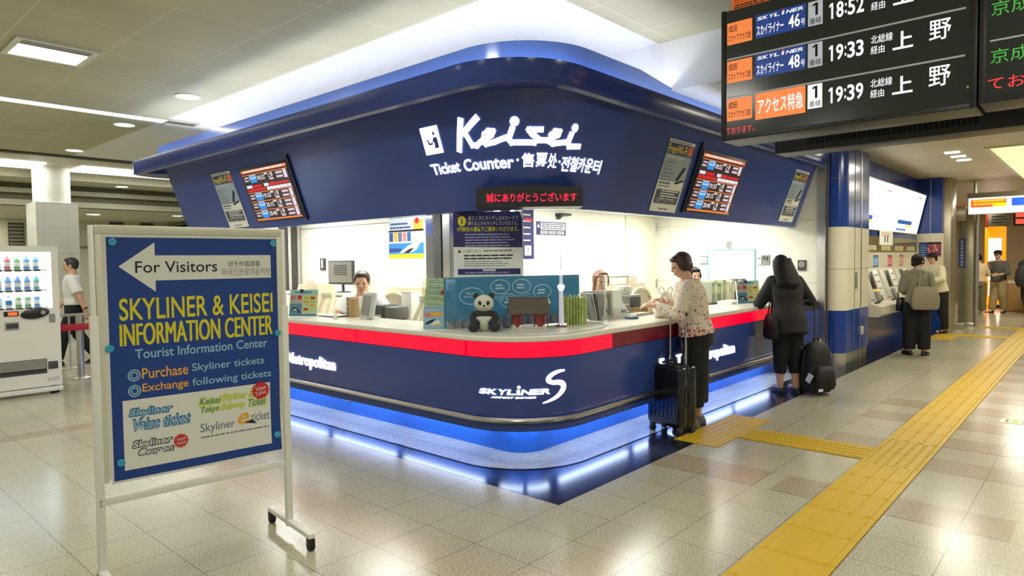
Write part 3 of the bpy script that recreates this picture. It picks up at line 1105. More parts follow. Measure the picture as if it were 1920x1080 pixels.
f = MB()
f.bb(-4, 2.05, -0.10, 0.10, -0.014, -0.002, FIT)
f.build('diffuser', t, 0)
t = thing('sprinkler_head', 'tiny ceiling sprinkler on the edge of the white ceiling at left', 'sprinkler', (0.52, 7.35, 3.5))
f = MB()
f.lathe([(0.03, 0), (0.03, -0.01), (0.012, -0.02), (0.012, -0.045), (0.02, -0.05)], STEEL, n=12)
f.build('head', t)
LOWG = mat('lower_downlight_glow', (1, 0.97, 0.9), 0.4, emit=6.0)
for x, y, lab in ((8.47, -0.77, 'nearest of three slim downlights on the lower ceiling right of the boards'), (9.0, -0.77, 'middle of three slim downlights on the lower ceiling right of the boards'), (9.52, -0.77, 'farthest of three slim downlights on the lower ceiling right of the boards')):
    f = MB()
    f.bb(x - 0.06, x + 0.06, y - 0.09, y + 0.09, 3.040, 3.049, LOWG)
    tag(f.build('slim_downlight', None, 0), lab, 'ceiling light', 'slim downlights on the lower ceiling')

# ================================================================== OVERHEAD DEPARTURE BOARDS
BOARDBLK = mat('board_black_glass', srgb(30, 33, 30), 0.18, emit=0.55, ecol=srgb(36, 40, 34))
BCASE = mat('board_case', srgb(36, 34, 30), 0.4)
B_OR = mat('board_orange', (0.3, 0.12, 0.05), 0.4, emit=0.95, ecol=srgb(243, 128, 62))
B_WH = mat('board_white', (0.4, 0.4, 0.4), 0.4, emit=1.0, ecol=srgb(245, 246, 250))
B_GY = mat('board_grey', (0.2, 0.2, 0.2), 0.4, emit=0.9, ecol=srgb(170, 174, 178))
B_LN = mat('board_line_grey', (0.2, 0.2, 0.2), 0.4, emit=0.6, ecol=srgb(150, 150, 148))
B_NV = mat('board_navy', (0.02, 0.03, 0.1), 0.4, emit=0.9, ecol=srgb(28, 60, 128))
B_GN = mat('board_green', (0.05, 0.2, 0.05), 0.4, emit=0.9, ecol=srgb(60, 160, 50))
B_RD = mat('board_red', (0.3, 0, 0), 0.4, emit=1.0, ecol=srgb(255, 60, 70))
BX = 1.60
FB = Matrix.Identity(4)
def board_case(name, label, y0, y1, z0, z1, depth=0.30):
    t = thing(name, label, 'departure board', (BX, y1, z0))
    t.matrix_world = frame((BX, y1, z0), (0, -1, 0), (0, 0, 1))
    w, h = y1 - y0, z1 - z0
    f = MB()
    f.bb(-0.02, w + 0.02, -0.02, h, -depth, -0.012, BCASE, 0.006)
    for a in ((-0.02, 0.012, -0.02, h), (w - 0.012, w + 0.02, -0.02, h), (0.012, w - 0.012, -0.02, 0.012)):
        f.bb(a[0], a[1], a[2], a[3], -0.012, 0.012, BCASE, 0.003)
    f.build('case', t)
    f = MB()
    f.bb(0.012, w - 0.012, 0.012, h - 0.005, -0.012, 0.0, BOARDBLK)
    f.build('screen', t, 0)
    f = MB()
    for x in (0.25, w - 0.25):
        f.cyl((x, h, -depth / 2), (x, 3.49 - z0, -depth / 2), 0.03, BCASE)
    f.build('hanger', t)
    return t, w, h
t, w, h = board_case('departure_board', 'large black overhead departure board listing three trains in white and orange', -1.90, -0.355, 2.42, 3.36)
p = Print()
ys = lambda z: z - 2.42
yy = lambda y: -0.355 - y
for zt in (3.0, 2.72):
    p.rect(0.02, ys(zt) - 0.006, w - 0.04, ys(zt) + 0.006, B_LN, 1)
rows = ((3.0, 'sky', '46', '18:52'), (2.72, 'sky', '48', '19:33'), (2.44, 'acc', '', '19:39'))
for zb, kind, num, tm in rows:
    b = ys(zb)
    p.rect(0.022, b + 0.105, 0.21, b + 0.265, B_OR, 1)
    p.text('成田', 0.032, b + 0.195, 0.098, b + 0.245, INK, 2, 0.01)
    p.text('スカイアクセス線', 0.030, b + 0.125, 0.198, b + 0.178, INK, 2, 0.008)
    if kind == 'sky':
        p.rect(0.235, b + 0.105, 0.585, b + 0.272, B_NV, 1)
        for k, ch in enumerate('SKYLINER'):
            x = 0.245 + k * 0.041
            if ch == 'I':
                p.text('l', x + 0.012, b + 0.232, x + 0.026, b + 0.256, B_WH, 2, 0.02, 0.2)
                p.disc(x + 0.022, b + 0.265, 0.006, 0.006, B_RD, 2, 10)
            else:
                p.text(ch, x, b + 0.232, x + 0.036, b + 0.256, B_WH, 2, 0.02, 0.3)
        p.text('スカイライナー', 0.243, b + 0.125, 0.435, b + 0.195, B_WH, 2, 0.014)
        p.text(num, 0.468, b + 0.125, 0.546, b + 0.215, B_WH, 2, 0.014)
        p.text('号', 0.552, b + 0.128, 0.58, b + 0.172, B_WH, 2, 0.004, res=2)
    else:
        p.rect(0.235, b + 0.085, 0.585, b + 0.272, B_OR, 1)
        p.text('アクセス特急', 0.252, b + 0.12, 0.57, b + 0.235, B_WH, 2, 0.012)
    g = B_WH if zb < 2.5 else B_GY
    p.rect(0.60, b + 0.105, 0.695, b + 0.268, g, 1)
    p.one(0.630, b + 0.172, 0.664, b + 0.255, INK, 2)
    p.text('番線', 0.610, b + 0.115, 0.686, b + 0.158, INK, 2, 0.004, res=2)
    p.clock(tm, 0.727, b + 0.12, 0.955, b + 0.225, B_WH, 2, 0.02)
    p.text('北総線', 0.992, b + 0.178, 1.118, b + 0.232, B_WH, 2, 0.004, res=2)
    p.text('経由', 0.992, b + 0.112, 1.072, b + 0.164, B_WH, 2, 0.004, res=2)
    p.text('上', 1.118, b + 0.112, 1.232, b + 0.222, B_WH, 2, 0.02, res=2)
    p.text('野', 1.318, b + 0.122, 1.432, b + 0.245, B_WH, 2, 0.006, res=2)
p.text('ております。', 0.014, 0.030, 0.228, 0.078, B_RD, 2, 0.0, res=2)
p.disc(1.52, ys(2.53), 0.006, 0.008, B_GN, 2, 10)
p.build('display', t, 0)
t, w, h = board_case('departure_board', 'second black overhead board with green lettering, cut by the right edge', -3.40, -1.95, 2.435, 3.36)
p = Print()
p.rect(0.03, 0.335, w - 0.04, 0.345, B_LN, 1)
p.rect(0.03, 0.615, w - 0.04, 0.625, B_LN, 1)
for b in (0.205, 0.480):
    p.text('京成本線', 0.035, b, 0.41, b + 0.085, B_GN, 1, 0.0, res=2)
p.text('ております。', 0.022, 0.055, 0.52, 0.125, B_RD, 1, 0.0, res=2)
p.build('display', t, 0)
# the header plate above the first board
t = thing('board_header_sign', 'beige header strip with an orange line label above the first board', 'sign', (BX + 0.05, -0.36, 3.37))
f = MB()
f.bb(0, 0.18, -1.5, 0.0, 0.0, 0.12, BEIGE, 0.004)
f.build('plate', t)
p = Print()
p.rect(0.03, 0.0, 0.32, 0.085, mat('header_orange', srgb(236, 118, 40), 0.5, emit=0.35, ecol=srgb(236, 118, 40)), 1)
p.text('成田スカイアクセス線', 0.05, 0.045, 0.24, 0.078, INK, 2, res=2)
p.lines(0.05, 0.29, 0.034, 2, 0.016, 0.009, INK, 2)
p.build('label', t, 0, M=frame((0, 0, 0), (0, -1, 0), (0, 0, 1)))
# rear unit facing the other way
t = thing('rear_display_unit', 'dark vented casing hanging behind the overhead boards, facing away', 'display', (2.62, -0.35, 2.42))
f = MB()
f.bb(0, 0.28, -3.4, 0, 0, 0.62, BCASE, 0.008)
f.build('case', t)
f = MB()
for k in range(34):
    f.bb(-0.004, 0.0, -1.45 + k * 0.035, -1.43 + k * 0.035, 0.05, 0.16, BLACK)
f.build('vent_slots', t, 0)
f = MB()
f.bb(-0.005, 0.0, -1.80, -1.79, 0.0, 0.6, LGREY)
f.build('seam', t, 0)
f = MB()
for y in (-0.3, -2.0):
    f.cyl((0.14, y, 0.62), (0.14, y, 0.632), 0.03, BCASE)
f.build('hanger', t)

# ================================================================== SIGN STAND
rz = math.radians(-6.3755)
st = thing('sign_stand', 'white wheeled sign stand in the left foreground carrying a blue visitor poster', 'sign stand', (-1.331, 0.873, 0), rz)
f = MB()
for x in (-0.905, 0.0):
    f.bb(x - 0.011, x + 0.011, -0.011, 0.011, 0.055, 1.71, WHITE, 0.003)
    f.bb(x - 0.017, x + 0.017, -0.017, 0.017, 0.055, 1.29, WHITE, 0.003)
f.bb(-0.888, -0.017, -0.012, 0.012, 0.395, 0.43, WHITE, 0.003)
f.build('post_frame', st)
f = MB()
f.bb(-0.893, -0.012, -0.014, 0.010, 1.672, 1.712, CREAM, 0.004)
f.bb(-0.893, -0.866, -0.014, 0.010, 0.50, 1.672, CREAM, 0.003)
f.bb(-0.039, -0.012, -0.014, 0.010, 0.50, 1.672, CREAM, 0.003)
f.build('board_frame', st)
f = MB()
f.bb(-0.866, -0.039, -0.006, 0.006, 0.51, 1.672, WHITE)
f.build('board', st, 0)
for x, ye in ((-0.905, 0.05), (0.0, 0.27)):
    f = MB()
    f.bb(x - 0.018, x + 0.018, -0.29, ye, 0.066, 0.094, WHITE, 0.004)
    f.build('foot', st)
for x in (-0.905, 0.0):
    for y in ((-0.27, 0.03) if x < 0 else (-0.27, 0.25)):
        f = MB()
        f.cyl((x - 0.014, y, 0.026), (x + 0.014, y, 0.026), 0.026, RUBBER, 20)
        f.bb(x - 0.018, x + 0.018, y - 0.02, y + 0.02, 0.03, 0.066, BLACK, 0.004)
        f.build('caster', st)
for z in (0.402, 0.422):
    f = MB()
    f.cyl((-0.905, -0.018, z), (-0.905, -0.021, z), 0.006, STEEL, 10)
    f.build('screw', st)

po = thing('visitor_poster', 'blue and white visitor information poster with arrow pinned to the white stand', 'poster', (-1.331, 0.873, 0), rz)
P0 = Matrix.Rotation(rz, 4, 'Z')
PW, PH = 0.83, 1.18
def curl(v):
    # paper bulges off the board between its magnets, lower corners lift
    x, y, z = v
    u, q = x / PW, y / PH
    b = 0.007 * math.sin(PI * u) ** 2 * (1 - q) ** 2 + 0.014 * max(0, u - 0.7) * max(0, 0.35 - q) * 8
    s = 0.010 * max(0, 0.45 - q) * math.sin(PI * min(1, (0.45 - q) / 0.45)) * (1 if u > 0.5 else 0) * 2 * (u - 0.5)
    return Vector((x - s * 1.4, y, z + b))
PM = frame((-0.8565, -0.0075, 0.488), (1, 0, 0), (0, 0, 1))
def gridsheet(x0, y0, x1, y1, m, l, p, nx=10, ny=14):
    for i in range(nx):
        for j in range(ny):
            p.rect(x0 + (x1 - x0) * i / nx, y0 + (y1 - y0) * j / ny, x0 + (x1 - x0) * (i + 1) / nx, y0 + (y1 - y0) * (j + 1) / ny, m, l)
p = Print()
gridsheet(0, 0, PW, PH, PAPER, 0, p)
p.warp(curl)
p.build('sheet', po, 0, M=PM)
p = Print()
# coordinates measured across the sheet, from its lower left corner
gridsheet(0.010, 0.012, PW - 0.012, PH - 0.012, BLUEINK, 1, p)
gridsheet(0.055, 0.055, 0.765, 0.390, PAPER, 2, p, 8, 5)
A = lambda v: PH - v
for k in range(8):
    a0, a1 = 0.058 + 0.157 * k / 8, 0.058 + 0.157 * (k + 1) / 8
    e = lambda q: (A(0.150) + (A(0.035) - A(0.150)) * (q - 0.058) / 0.157, A(0.150) + (A(0.275) - A(0.150)) * (q - 0.058) / 0.157)
    p.shape([(a0, e(a0)[1]), (a1, e(a1)[1]), (a1, e(a1)[0]), (a0, e(a0)[0])], PAPER, 2)
gridsheet(0.215, A(0.220), 0.785, A(0.098), PAPER, 2, p, 10, 2)
p.text('For Visitors', 0.128, A(0.182), 0.505, A(0.126), INK, 3, 0.006)
p.text('对于外国游客', 0.560, A(0.158), 0.728, A(0.128), INK, 3, 0.0, res=2)
p.text('외국인관광객을위한', 0.528, A(0.203), 0.782, A(0.166), GINK, 3, 0.0, res=2)
p.text('SKYLINER & KEISEI', 0.055, A(0.408), 0.790, A(0.302), YELINK, 2, 0.012, res=6)
for dx, ll in ((-0.0022, 2), (0.0022, 3)):
    p.text('INFORMATION CENTER', 0.055 + dx, A(0.530), 0.785 + dx, A(0.424), YELINK, ll, 0.0, res=6)
p.text('Tourist Information Center', 0.115, A(0.595), 0.755, A(0.548), SKYINK, 2, 0.010)
for yb, a, b, xe, xs in ((0.695, 'Purchase', 'Skyliner tickets', 0.350, 0.735), (0.770, 'Exchange', 'following tickets', 0.350, 0.772)):
    p.ring(0.108, A(yb - 0.022), 0.028, 0.029, 0.006, SKYINK, 2)
    p.ring(0.108, A(yb - 0.022), 0.017, 0.018, 0.006, SKYINK, 2)
    p.text(a, 0.142, A(yb), xe, A(yb - 0.052), ORGINK, 2, 0.012)
    p.text(b, xe + 0.018, A(yb), xs, A(yb - 0.050), SKYINK, 2, 0.006)
# value tickets in the white box
def haloed(body, x0, y0, x1, y1, m, halo, bold=0.012, shear=0.2, l=3, hb=0.075):
    p.text(body, x0 - 0.006, y0 - 0.006, x1 + 0.006, y1 + 0.006, halo, l, hb, shear)
    p.text(body, x0, y0, x1, y1, m, l + 1, bold, shear)
MIDBL = mat('mid_blue_ink', srgb(38, 96, 160), 0.6)
TEAL = mat('teal_ink', srgb(20, 130, 140), 0.6)
LIME = mat('lime_ink', srgb(214, 222, 60), 0.6)
haloed('Skyliner', 0.080, 0.300, 0.262, 0.345, SKYINK, MIDBL)
haloed('Value ticket', 0.088, 0.240, 0.342, 0.292, SKYINK, MIDBL)
haloed('Skyliner', 0.090, 0.148, 0.258, 0.188, PAPER, mat('dark_slate_ink', srgb(58, 66, 84)))
haloed('Coupon', 0.112, 0.108, 0.262, 0.145, PAPER, mat('dark_slate_ink', srgb(58, 66, 84)))
p.star(0.305, 0.155, 0.028, 0.038, 18, REDINK, 5)
p.text('Value', 0.285, 0.157, 0.327, 0.173, PAPER, 6, 0.0, rot=0.2)
p.text('Ticket', 0.284, 0.137, 0.328, 0.152, PAPER, 6, 0.0, rot=0.2)
haloed('Keisei', 0.398, 0.318, 0.498, 0.352, TEAL, LIME)
haloed('Skyliner &', 0.512, 0.318, 0.668, 0.356, GREENINK, LIME)
haloed('Tokyo', 0.398, 0.270, 0.490, 0.306, TEAL, LIME)
haloed('Subway', 0.506, 0.270, 0.622, 0.306, GREENINK, LIME)
haloed('Ticket', 0.640, 0.274, 0.735, 0.312, TEAL, LIME)
p.star(0.712, 0.352, 0.040, 0.052, 18, REDINK, 6)
p.text('Value', 0.684, 0.354, 0.740, 0.376, PAPER, 7, 0.0, rot=0.2)
p.text('Ticket', 0.682, 0.328, 0.742, 0.350, PAPER, 7, 0.0, rot=0.2)
SLATE = mat('soft_slate_ink', srgb(92, 106, 124), 0.6)
p.text('Skyliner', 0.398, 0.165, 0.572, 0.222, SLATE, 3)
p.text('e', 0.580, 0.185, 0.640, 0.245, ORGINK, 3, 0.02, 0.25)
p.shape([(0.622, 0.190), (0.690, 0.178), (0.660, 0.204)], INK, 4)
p.text('ticket', 0.660, 0.192, 0.758, 0.240, SLATE, 3)
p.lines(0.398, 0.755, 0.155, 1, 0.02, 0.007, GINK, 3, 0.02)
p.warp(curl)
p.build('print', po, 0, M=PM)
MAGN = mat('blue_magnet', srgb(58, 160, 196), 0.35)
for (u, v, lab) in ((0.035, 1.145, 'blue round magnet at the top left corner of the visitor poster'), (0.800, 1.145, 'blue round magnet at the top right corner of the visitor poster'),
                    (0.010, 0.645, 'blue round magnet halfway down the left edge of the visitor poster'), (0.812, 0.655, 'blue round magnet halfway down the right edge of the visitor poster'),
                    (0.040, 0.098, 'blue round magnet at the lower left corner of the visitor poster'), (0.795, 0.098, 'blue round magnet at the lower right corner of the visitor poster')):
    q = Vector((-1.331, 0.873, 0)) + (P0 @ (PM @ Vector((*curl((u, v, 0.004))[:2], curl((u, v, 0.004))[2]))))
    f = MB()
    f.lathe([(0.0175, 0), (0.0175, 0.006), (0.013, 0.009), (0.011, 0.0085), (0.004, 0.0085)], MAGN, n=20)
    o = f.build('magnet', None, 40, M=frame(q, P0 @ Vector((1, 0, 0)), (0, 0, 1)))
    tag(o, lab, 'magnet', 'magnets on the visitor poster')

# ================================================================== INSIDE THE BOOTH
DESK = mat('staff_desk_top', srgb(200, 196, 176), 0.4, var=0.02)
t = thing('staff_desk', 'pale staff desk running behind the left arm of the counter', 'desk', (0.85, 4.3, 0))
f = MB(); f.bb(0, 0.95, -2.2, 2.5, 0.80, 0.84, DESK, 0.006); f.build('desktop', t)
f = MB(); f.bb(0.02, 0.05, -2.15, 2.45, 0, 0.80, LGREY); f.build('modesty_panel', t, 0)
t = thing('staff_desk', 'pale staff desk running behind the right arm of the counter', 'desk', (3.9, 1.05, 0))
f = MB(); f.bb(-2.0, 1.5, 0, 0.85, 0.80, 0.84, DESK, 0.006); f.build('desktop', t)
f = MB(); f.bb(-1.95, 1.45, 0.02, 0.05, 0, 0.80, LGREY); f.build('modesty_panel', t, 0)
t = thing('storage_cabinet', 'low white storage cabinet against the left booth wall under the monitor', 'cabinet', (2.06, 5.0, 0))
f = MB(); f.bb(-0.22, 0.23, -1.05, 1.7, 0, 1.09, LGREY, 0.004); f.build('body', t)
f = MB(); f.bb(-0.24, 0.235, -1.07, 1.72, 1.09, 1.12, WHITE, 0.004); f.build('top', t)
for k in range(4):
    f = MB(); f.bb(-0.235, -0.22, -1.03 + k * 0.68, -0.37 + k * 0.68, 0.05, 1.07, WHITE, 0.003); o = f.build('door', t)
    f = MB(); f.bb(-0.25, -0.235, -0.43 + k * 0.68, -0.41 + k * 0.68, 0.5, 0.62, STEEL); f.build('handle', o)

def arched_terminal(x, y, z, rz, label, box=False):
    t = thing('ticket_terminal', label, 'ticketing machine', (x, y, z), rz, 'beige arched ticketing terminals')
    f = MB()
    f.orings([(0, 0, 0, 0.27, 0.20), (0, 0, 0.12, 0.27, 0.20), (0, 0.02, 0.30, 0.255, 0.17), (0, 0.03, 0.41, 0.245, 0.14)], BEIGE, 24, 6)
    f.build('housing', t, 40)
    f = MB()
    arch = [(-0.19, 0.02)] + [(-0.19 * math.cos(a), 0.20 + 0.13 * math.sin(a)) for a in [PI * k / 16 for k in range(17)]] + [(0.19, 0.02)]
    f.prism(arch, 0.03, mat('beige_plastic_shade', srgb(198, 190, 164), 0.5), frame((0, -0.175, 0), (1, 0, 0), (0, 0.12, 1)))
    f.tube([Vector((p[0] * 1.08, -0.21 + p[1] * 0.12, p[1] * 1.06)) for p in arch], 0.02, BEIGE, 8)
    f.build('arched_panel', t)
    if box:
        f = MB(); f.bb(-0.12, 0.12, -0.06, 0.10, 0.41, 0.50, WHITE, 0.008); f.build('top_tray', t)
    return t
arched_terminal(1.52, 5.22, 0.84, -PI / 2, 'beige arched ticketing machine under the dark monitor, left of the seated clerk', True)
arched_terminal(1.52, 3.32, 0.84, -PI / 2, 'beige arched ticketing machine right of the seated clerk, near the steel corner')
arched_terminal(3.55, 1.72, 0.84, 0, 'beige arched ticketing machine partly hidden behind the woman in the flowered blouse', True)

def a_stand(x, y, z, rz, label):
    t = thing('card_reader_stand', label, 'card reader', (x, y, z), rz, 'white slanted card reader stands')
    f = MB()
    lean = 0.13
    for s in (-1, 1):
        f.loft([[(s * 0.075 - 0.022 * s, 0.0, 0), (s * 0.075 + 0.022 * s, 0.0, 0), (s * 0.075 + 0.022 * s, 0.03, 0), (s * 0.075 - 0.022 * s, 0.03, 0)],
                [(s * 0.06 - 0.022 * s, lean, 0.29), (s * 0.06 + 0.022 * s, lean, 0.29), (s * 0.06 + 0.022 * s, lean + 0.03, 0.29), (s * 0.06 - 0.022 * s, lean + 0.03, 0.29)]], BEIGE)
    f.bb(-0.085, 0.085, lean - 0.01, lean + 0.03, 0.27, 0.345, BEIGE, 0.012)
    f.build('frame', t, 40)
    f = MB(); f.bb(-0.10, 0.10, -0.07, 0.16, 0, 0.022, BEIGE, 0.008); f.build('base', t)
    f = MB(); f.tube([(0.05, 0.0, 0.03), (0.10, -0.05, 0.012), (0.16, -0.02, 0.012), (0.22, 0.05, 0.012)], 0.006, WHITE); f.build('cable', t)
    return t
a_stand(1.02, 4.30, 0.84, -PI / 2 + 0.25, 'white slanted card reader stand behind the leftmost brochure holder')
a_stand(1.02, 2.62, 0.84, -PI / 2 - 0.2, 'white slanted card reader stand beside the dark receipt printer')

def monitor(x, y, z, rz, w, h, label, scr, case, name='monitor', tilt=0.0):
    t = thing(name, label, 'monitor', (x, y, z), rz)
    T = Matrix.Translation((0, 0, 0.11)) @ Matrix.Rotation(tilt, 4, 'X')
    f = MB(); f.M = T; f.bb(-w / 2, w / 2, -0.02, 0.025, 0, h, case, 0.008); f.build('case', t)
    f = MB(); f.M = T
    f.bb(-w / 2 + 0.018, w / 2 - 0.018, -0.0225, -0.02, 0.03, h - 0.018, scr)
    for k in range(5):
        f.bb(-w * 0.24, w * 0.28, -0.0235, -0.0225, h * (0.40 + 0.09 * k), h * (0.45 + 0.09 * k), DGREY)
    f.build('screen', t, 0)
    f = MB(); f.cyl((0, 0.03, 0.012), (0, 0.025, 0.16), 0.02, case); f.lathe([(0.10, 0), (0.10, 0.012), (0.03, 0.02)], case, (0, 0.03, 0)); f.build('stand', t)
    return t
monitor(2.02, 5.34, 1.12, -PI / 2 + 0.12, 0.50, 0.33, 'dark-framed computer monitor on the white cabinet behind the seated clerk', mat('grey_screen', srgb(130, 126, 118), 0.3, emit=0.12), DGREY)

def customer_display(x, y, z, rz, label, w=0.30, h=0.27):
    t = thing('customer_display', label, 'display', (x, y, z), rz, 'tilted customer displays on the counter')
    T = Matrix.Rotation(-0.16, 4, 'X')
    f = MB(); f.M = T
    f.bb(-w / 2, w / 2, 0.0, 0.05, 0.012, h, LGREY, 0.012); f.build('case', t)
    f = MB(); f.M = T
    f.bb(-w / 2 + 0.03, w / 2 - 0.03, -0.002, 0.0, 0.035, h - 0.035, mat('display_grey_glass', srgb(140, 140, 132), 0.2)); f.build('screen', t, 0)
    f = MB(); f.bb(-w / 3, w / 3, -0.02, 0.13, 0, 0.014, LGREY, 0.004); f.build('foot', t)
    return t
customer_display(0.66, 2.92, 0.972, -PI / 2 - 0.30, 'pale customer display on the left counter in front of the seated clerk')
customer_display(1.91, 0.99, 0.972, -0.55, 'pale customer display on the counter in front of the woman clerk')

def box_thing(name, label, cat, x, y, z, rz, parts, group=None):
    t = thing(name, label, cat, (x, y, z), rz, group)
    for pn, lst in parts:
        f = MB()
        for (x0, x1, y0, y1, z0, z1, m, b) in lst:
            f.bb(x0, x1, y0, y1, z0, z1, m, b)
        f.build(pn, t)
    return t
box_thing('receipt_printer', 'dark receipt printer on brown boxes beside the seated clerk', 'printer', 1.0, 2.98, 0.94, -PI / 2, (
    ('body', [(-0.17, 0.0, -0.08, 0.14, 0, 0.15, DGREY, 0.015)]), ('paper_unit', [(0.0, 0.17, -0.06, 0.14, 0, 0.135, mat('mid_grey_plastic', srgb(96, 94, 88), 0.5), 0.02)]), ('label', [(-0.12, -0.02, -0.083, -0.08, 0.01, 0.05, PAPER, 0)])))
box_thing('cardboard_box', 'brown cardboard box under the dark receipt printer, left one', 'box', 1.0, 3.07, 0.84, -PI / 2, (('body', [(-0.07, 0.07, -0.08, 0.12, 0, 0.098, CARD, 0.004)]), ('tape', [(-0.02, 0.02, -0.083, 0.12, 0.095, 0.0995, BEIGE, 0)])))
box_thing('cardboard_box', 'brown cardboard box under the dark receipt printer, right one', 'box', 1.0, 2.88, 0.84, -PI / 2, (('body', [(-0.10, 0.10, -0.08, 0.12, 0, 0.098, CARD, 0.004)]), ('tape', [(-0.02, 0.02, -0.083, 0.12, 0.095, 0.0995, BEIGE, 0)])))
box_thing('white_box', 'small white box standing behind the dark receipt printer', 'box', 1.3, 3.06, 0.84, -PI / 2, (('body', [(-0.08, 0.08, 0.0, 0.12, 0, 0.36, WHITE, 0.006)]), ('lid', [(-0.082, 0.082, -0.002, 0.122, 0.36, 0.37, PAPER, 0)])))
box_thing('yellow_bin', 'yellow bin beside the steel corner behind the counter', 'box', 1.55, 2.75, 0.84, -PI / 2, (('body', [(-0.12, 0.12, 0, 0.2, 0, 0.28, mat('dull_yellow_plastic', srgb(176, 150, 40), 0.5), 0.01)]), ('lid', [(-0.125, 0.125, -0.005, 0.205, 0.28, 0.31, mat('dull_yellow_plastic', srgb(176, 150, 40), 0.5), 0.005)])))
box_thing('red_stamp_case', 'small red and white case on top of the yellow bin', 'box', 1.6, 2.75, 1.15, -PI / 2, (('body', [(-0.10, 0.10, 0, 0.12, 0, 0.07, WHITE, 0.006)]), ('lid', [(0.0, 0.10, -0.003, 0.12, 0.07, 0.11, REDINK, 0.006)])))
box_thing('leaflet_box', 'tan and dark leaflet box on the desk in front of the seated clerk', 'box', 0.72, 3.27, 0.972, -PI / 2 - 0.4, (('body', [(-0.11, 0.02, 0, 0.10, 0, 0.20, mat('olive_card', srgb(128, 122, 92), 0.7), 0.003)]), ('front_leaflets', [(0.02, 0.11, 0.0, 0.08, 0, 0.19, CARD, 0.003)]), ('edge_strips', [(-0.11, 0.02, -0.003, 0.0, 0.03 + 0.045 * k, 0.045 + 0.045 * k, DGREY, 0) for k in range(4)])))
box_thing('paper_stack', 'dark-edged document tray lying on the left counter', 'papers', 0.56, 3.52, 0.972, -PI / 2, (('tray', [(-0.13, 0.22, 0, 0.22, 0, 0.010, DGREY, 0.003)]), ('sheets', [(-0.11, 0.20, 0.02, 0.20, 0.010, 0.016, PAPER, 0)])))
box_thing('card_holder', 'small white card holder standing on the left counter', 'card holder', 0.48, 3.16, 0.972, -PI / 2 - 0.3, (('card', [(-0.05, 0.05, 0, 0.012, 0, 0.055, PAPER, 0)]), ('foot', [(-0.05, 0.05, -0.02, 0.04, 0, 0.006, WHITE, 0)])))
box_thing('telephone', 'black telephone on the desk left of the seated clerk', 'telephone', 1.12, 4.02, 0.84, -PI / 2, (('base', [(-0.08, 0.08, -0.1, 0.1, 0, 0.05, BLACK, 0.012)]), ('handset', [(-0.10, -0.05, -0.10, 0.10, 0.05, 0.085, BLACK, 0.015), (-0.10, -0.05, 0.06, 0.10, 0.05, 0.14, BLACK, 0.012)])))

# leaflet holders with printed leaflets
def leaflet_holder(x, y, z, rz, label, w=0.31, h=0.275):
    t = thing('leaflet_holder', label, 'leaflet holder', (x, y, z), rz, 'clear leaflet holders on the counter')
    lean = 0.05
    P = frame((-w / 2, -0.03, 0.012), (1, 0, 0), (0, lean, h))
    f = MB(); f.M = P
    f.bb(0, w, 0, h, 0.012, 0.015, CLEAR); f.bb(0, 0.003, 0, h, -0.02, 0.012, CLEAR); f.bb(w - 0.003, w, 0, h, -0.02, 0.012, CLEAR)
    f.build('acrylic_front', t, 0)
    f = MB(); f.bb(-w / 2, w / 2, -0.06, 0.09, 0, 0.012, CLEAR, 0.003); f.build('base', t)
    f = MB(); f.M = P; f.bb(0.004, w - 0.004, 0, h, -0.018, 0.004, PAPER); f.build('leaflets', t, 0)
    p = Print(); p.M = P
    Z = 8
    p.rect(0.004, h * 0.80, w - 0.004, h, mat('mint_ink', srgb(176, 214, 200)), Z)
    p.lines(0.05, w - 0.06, h * 0.93, 1, 0.02, 0.014, CYANINK, Z + 1)
    p.rect(0.004, h * 0.42, w * 0.45, h * 0.80, mat('soft_grey_pink', srgb(196, 186, 180)), Z)
    p.rect(w * 0.04, h * 0.62, w * 0.20, h * 0.78, mat('soft_red_ink', srgb(206, 128, 118)), Z + 1)
    p.rect(w * 0.28, h * 0.64, w * 0.42, h * 0.78, REDINK, Z + 1)
    p.rect(0.004, 0, w * 0.45, h * 0.48, mat('steel_blue_ink', srgb(96, 150, 180)), Z + 1)
    p.shape([(w * 0.06, h * 0.20), (w * 0.30, h * 0.18), (w * 0.40, h * 0.10), (w * 0.42, h * 0.16), (w * 0.28, h * 0.32), (w * 0.14, h * 0.34)], INK, Z + 2)
    p.shape([(w * 0.10, h * 0.22), (w * 0.30, h * 0.20), (w * 0.24, h * 0.29)], PAPER, Z + 3)
    p.rect(w * 0.47, h * 0.14, w - 0.004, h * 0.78, mat('lime_paper', srgb(214, 222, 140)), Z)
    for k in range(4):
        for q in range(2):
            p.rect(w * (0.52 + 0.22 * q), h * (0.22 + 0.14 * k), w * (0.68 + 0.22 * q), h * (0.31 + 0.14 * k), (REDINK, mat('mint_ink', srgb(176, 214, 200)), ORGINK, GREENINK)[(k + q) % 4], Z + 1)
    p.rect(0.004, 0, w - 0.004, h * 0.10, mat('steel_blue_ink', srgb(96, 150, 180)), Z + 2)
    p.build('print', t, 0)
    f = MB(); f.M = P; f.bb(w * 0.38, w * 0.46, h - 0.03, h + 0.006, -0.02, 0.018, BLACK, 0.003); f.build('clip', t)
    return t
leaflet_holder(0.42, 3.62, 0.972, -PI / 2 + 0.55, 'clear leaflet holder with a train picture at the left end of the counter')
leaflet_holder(4.60, 0.70, 0.972, -0.6, 'clear leaflet holder with a train picture on the right counter beside the woman in black')

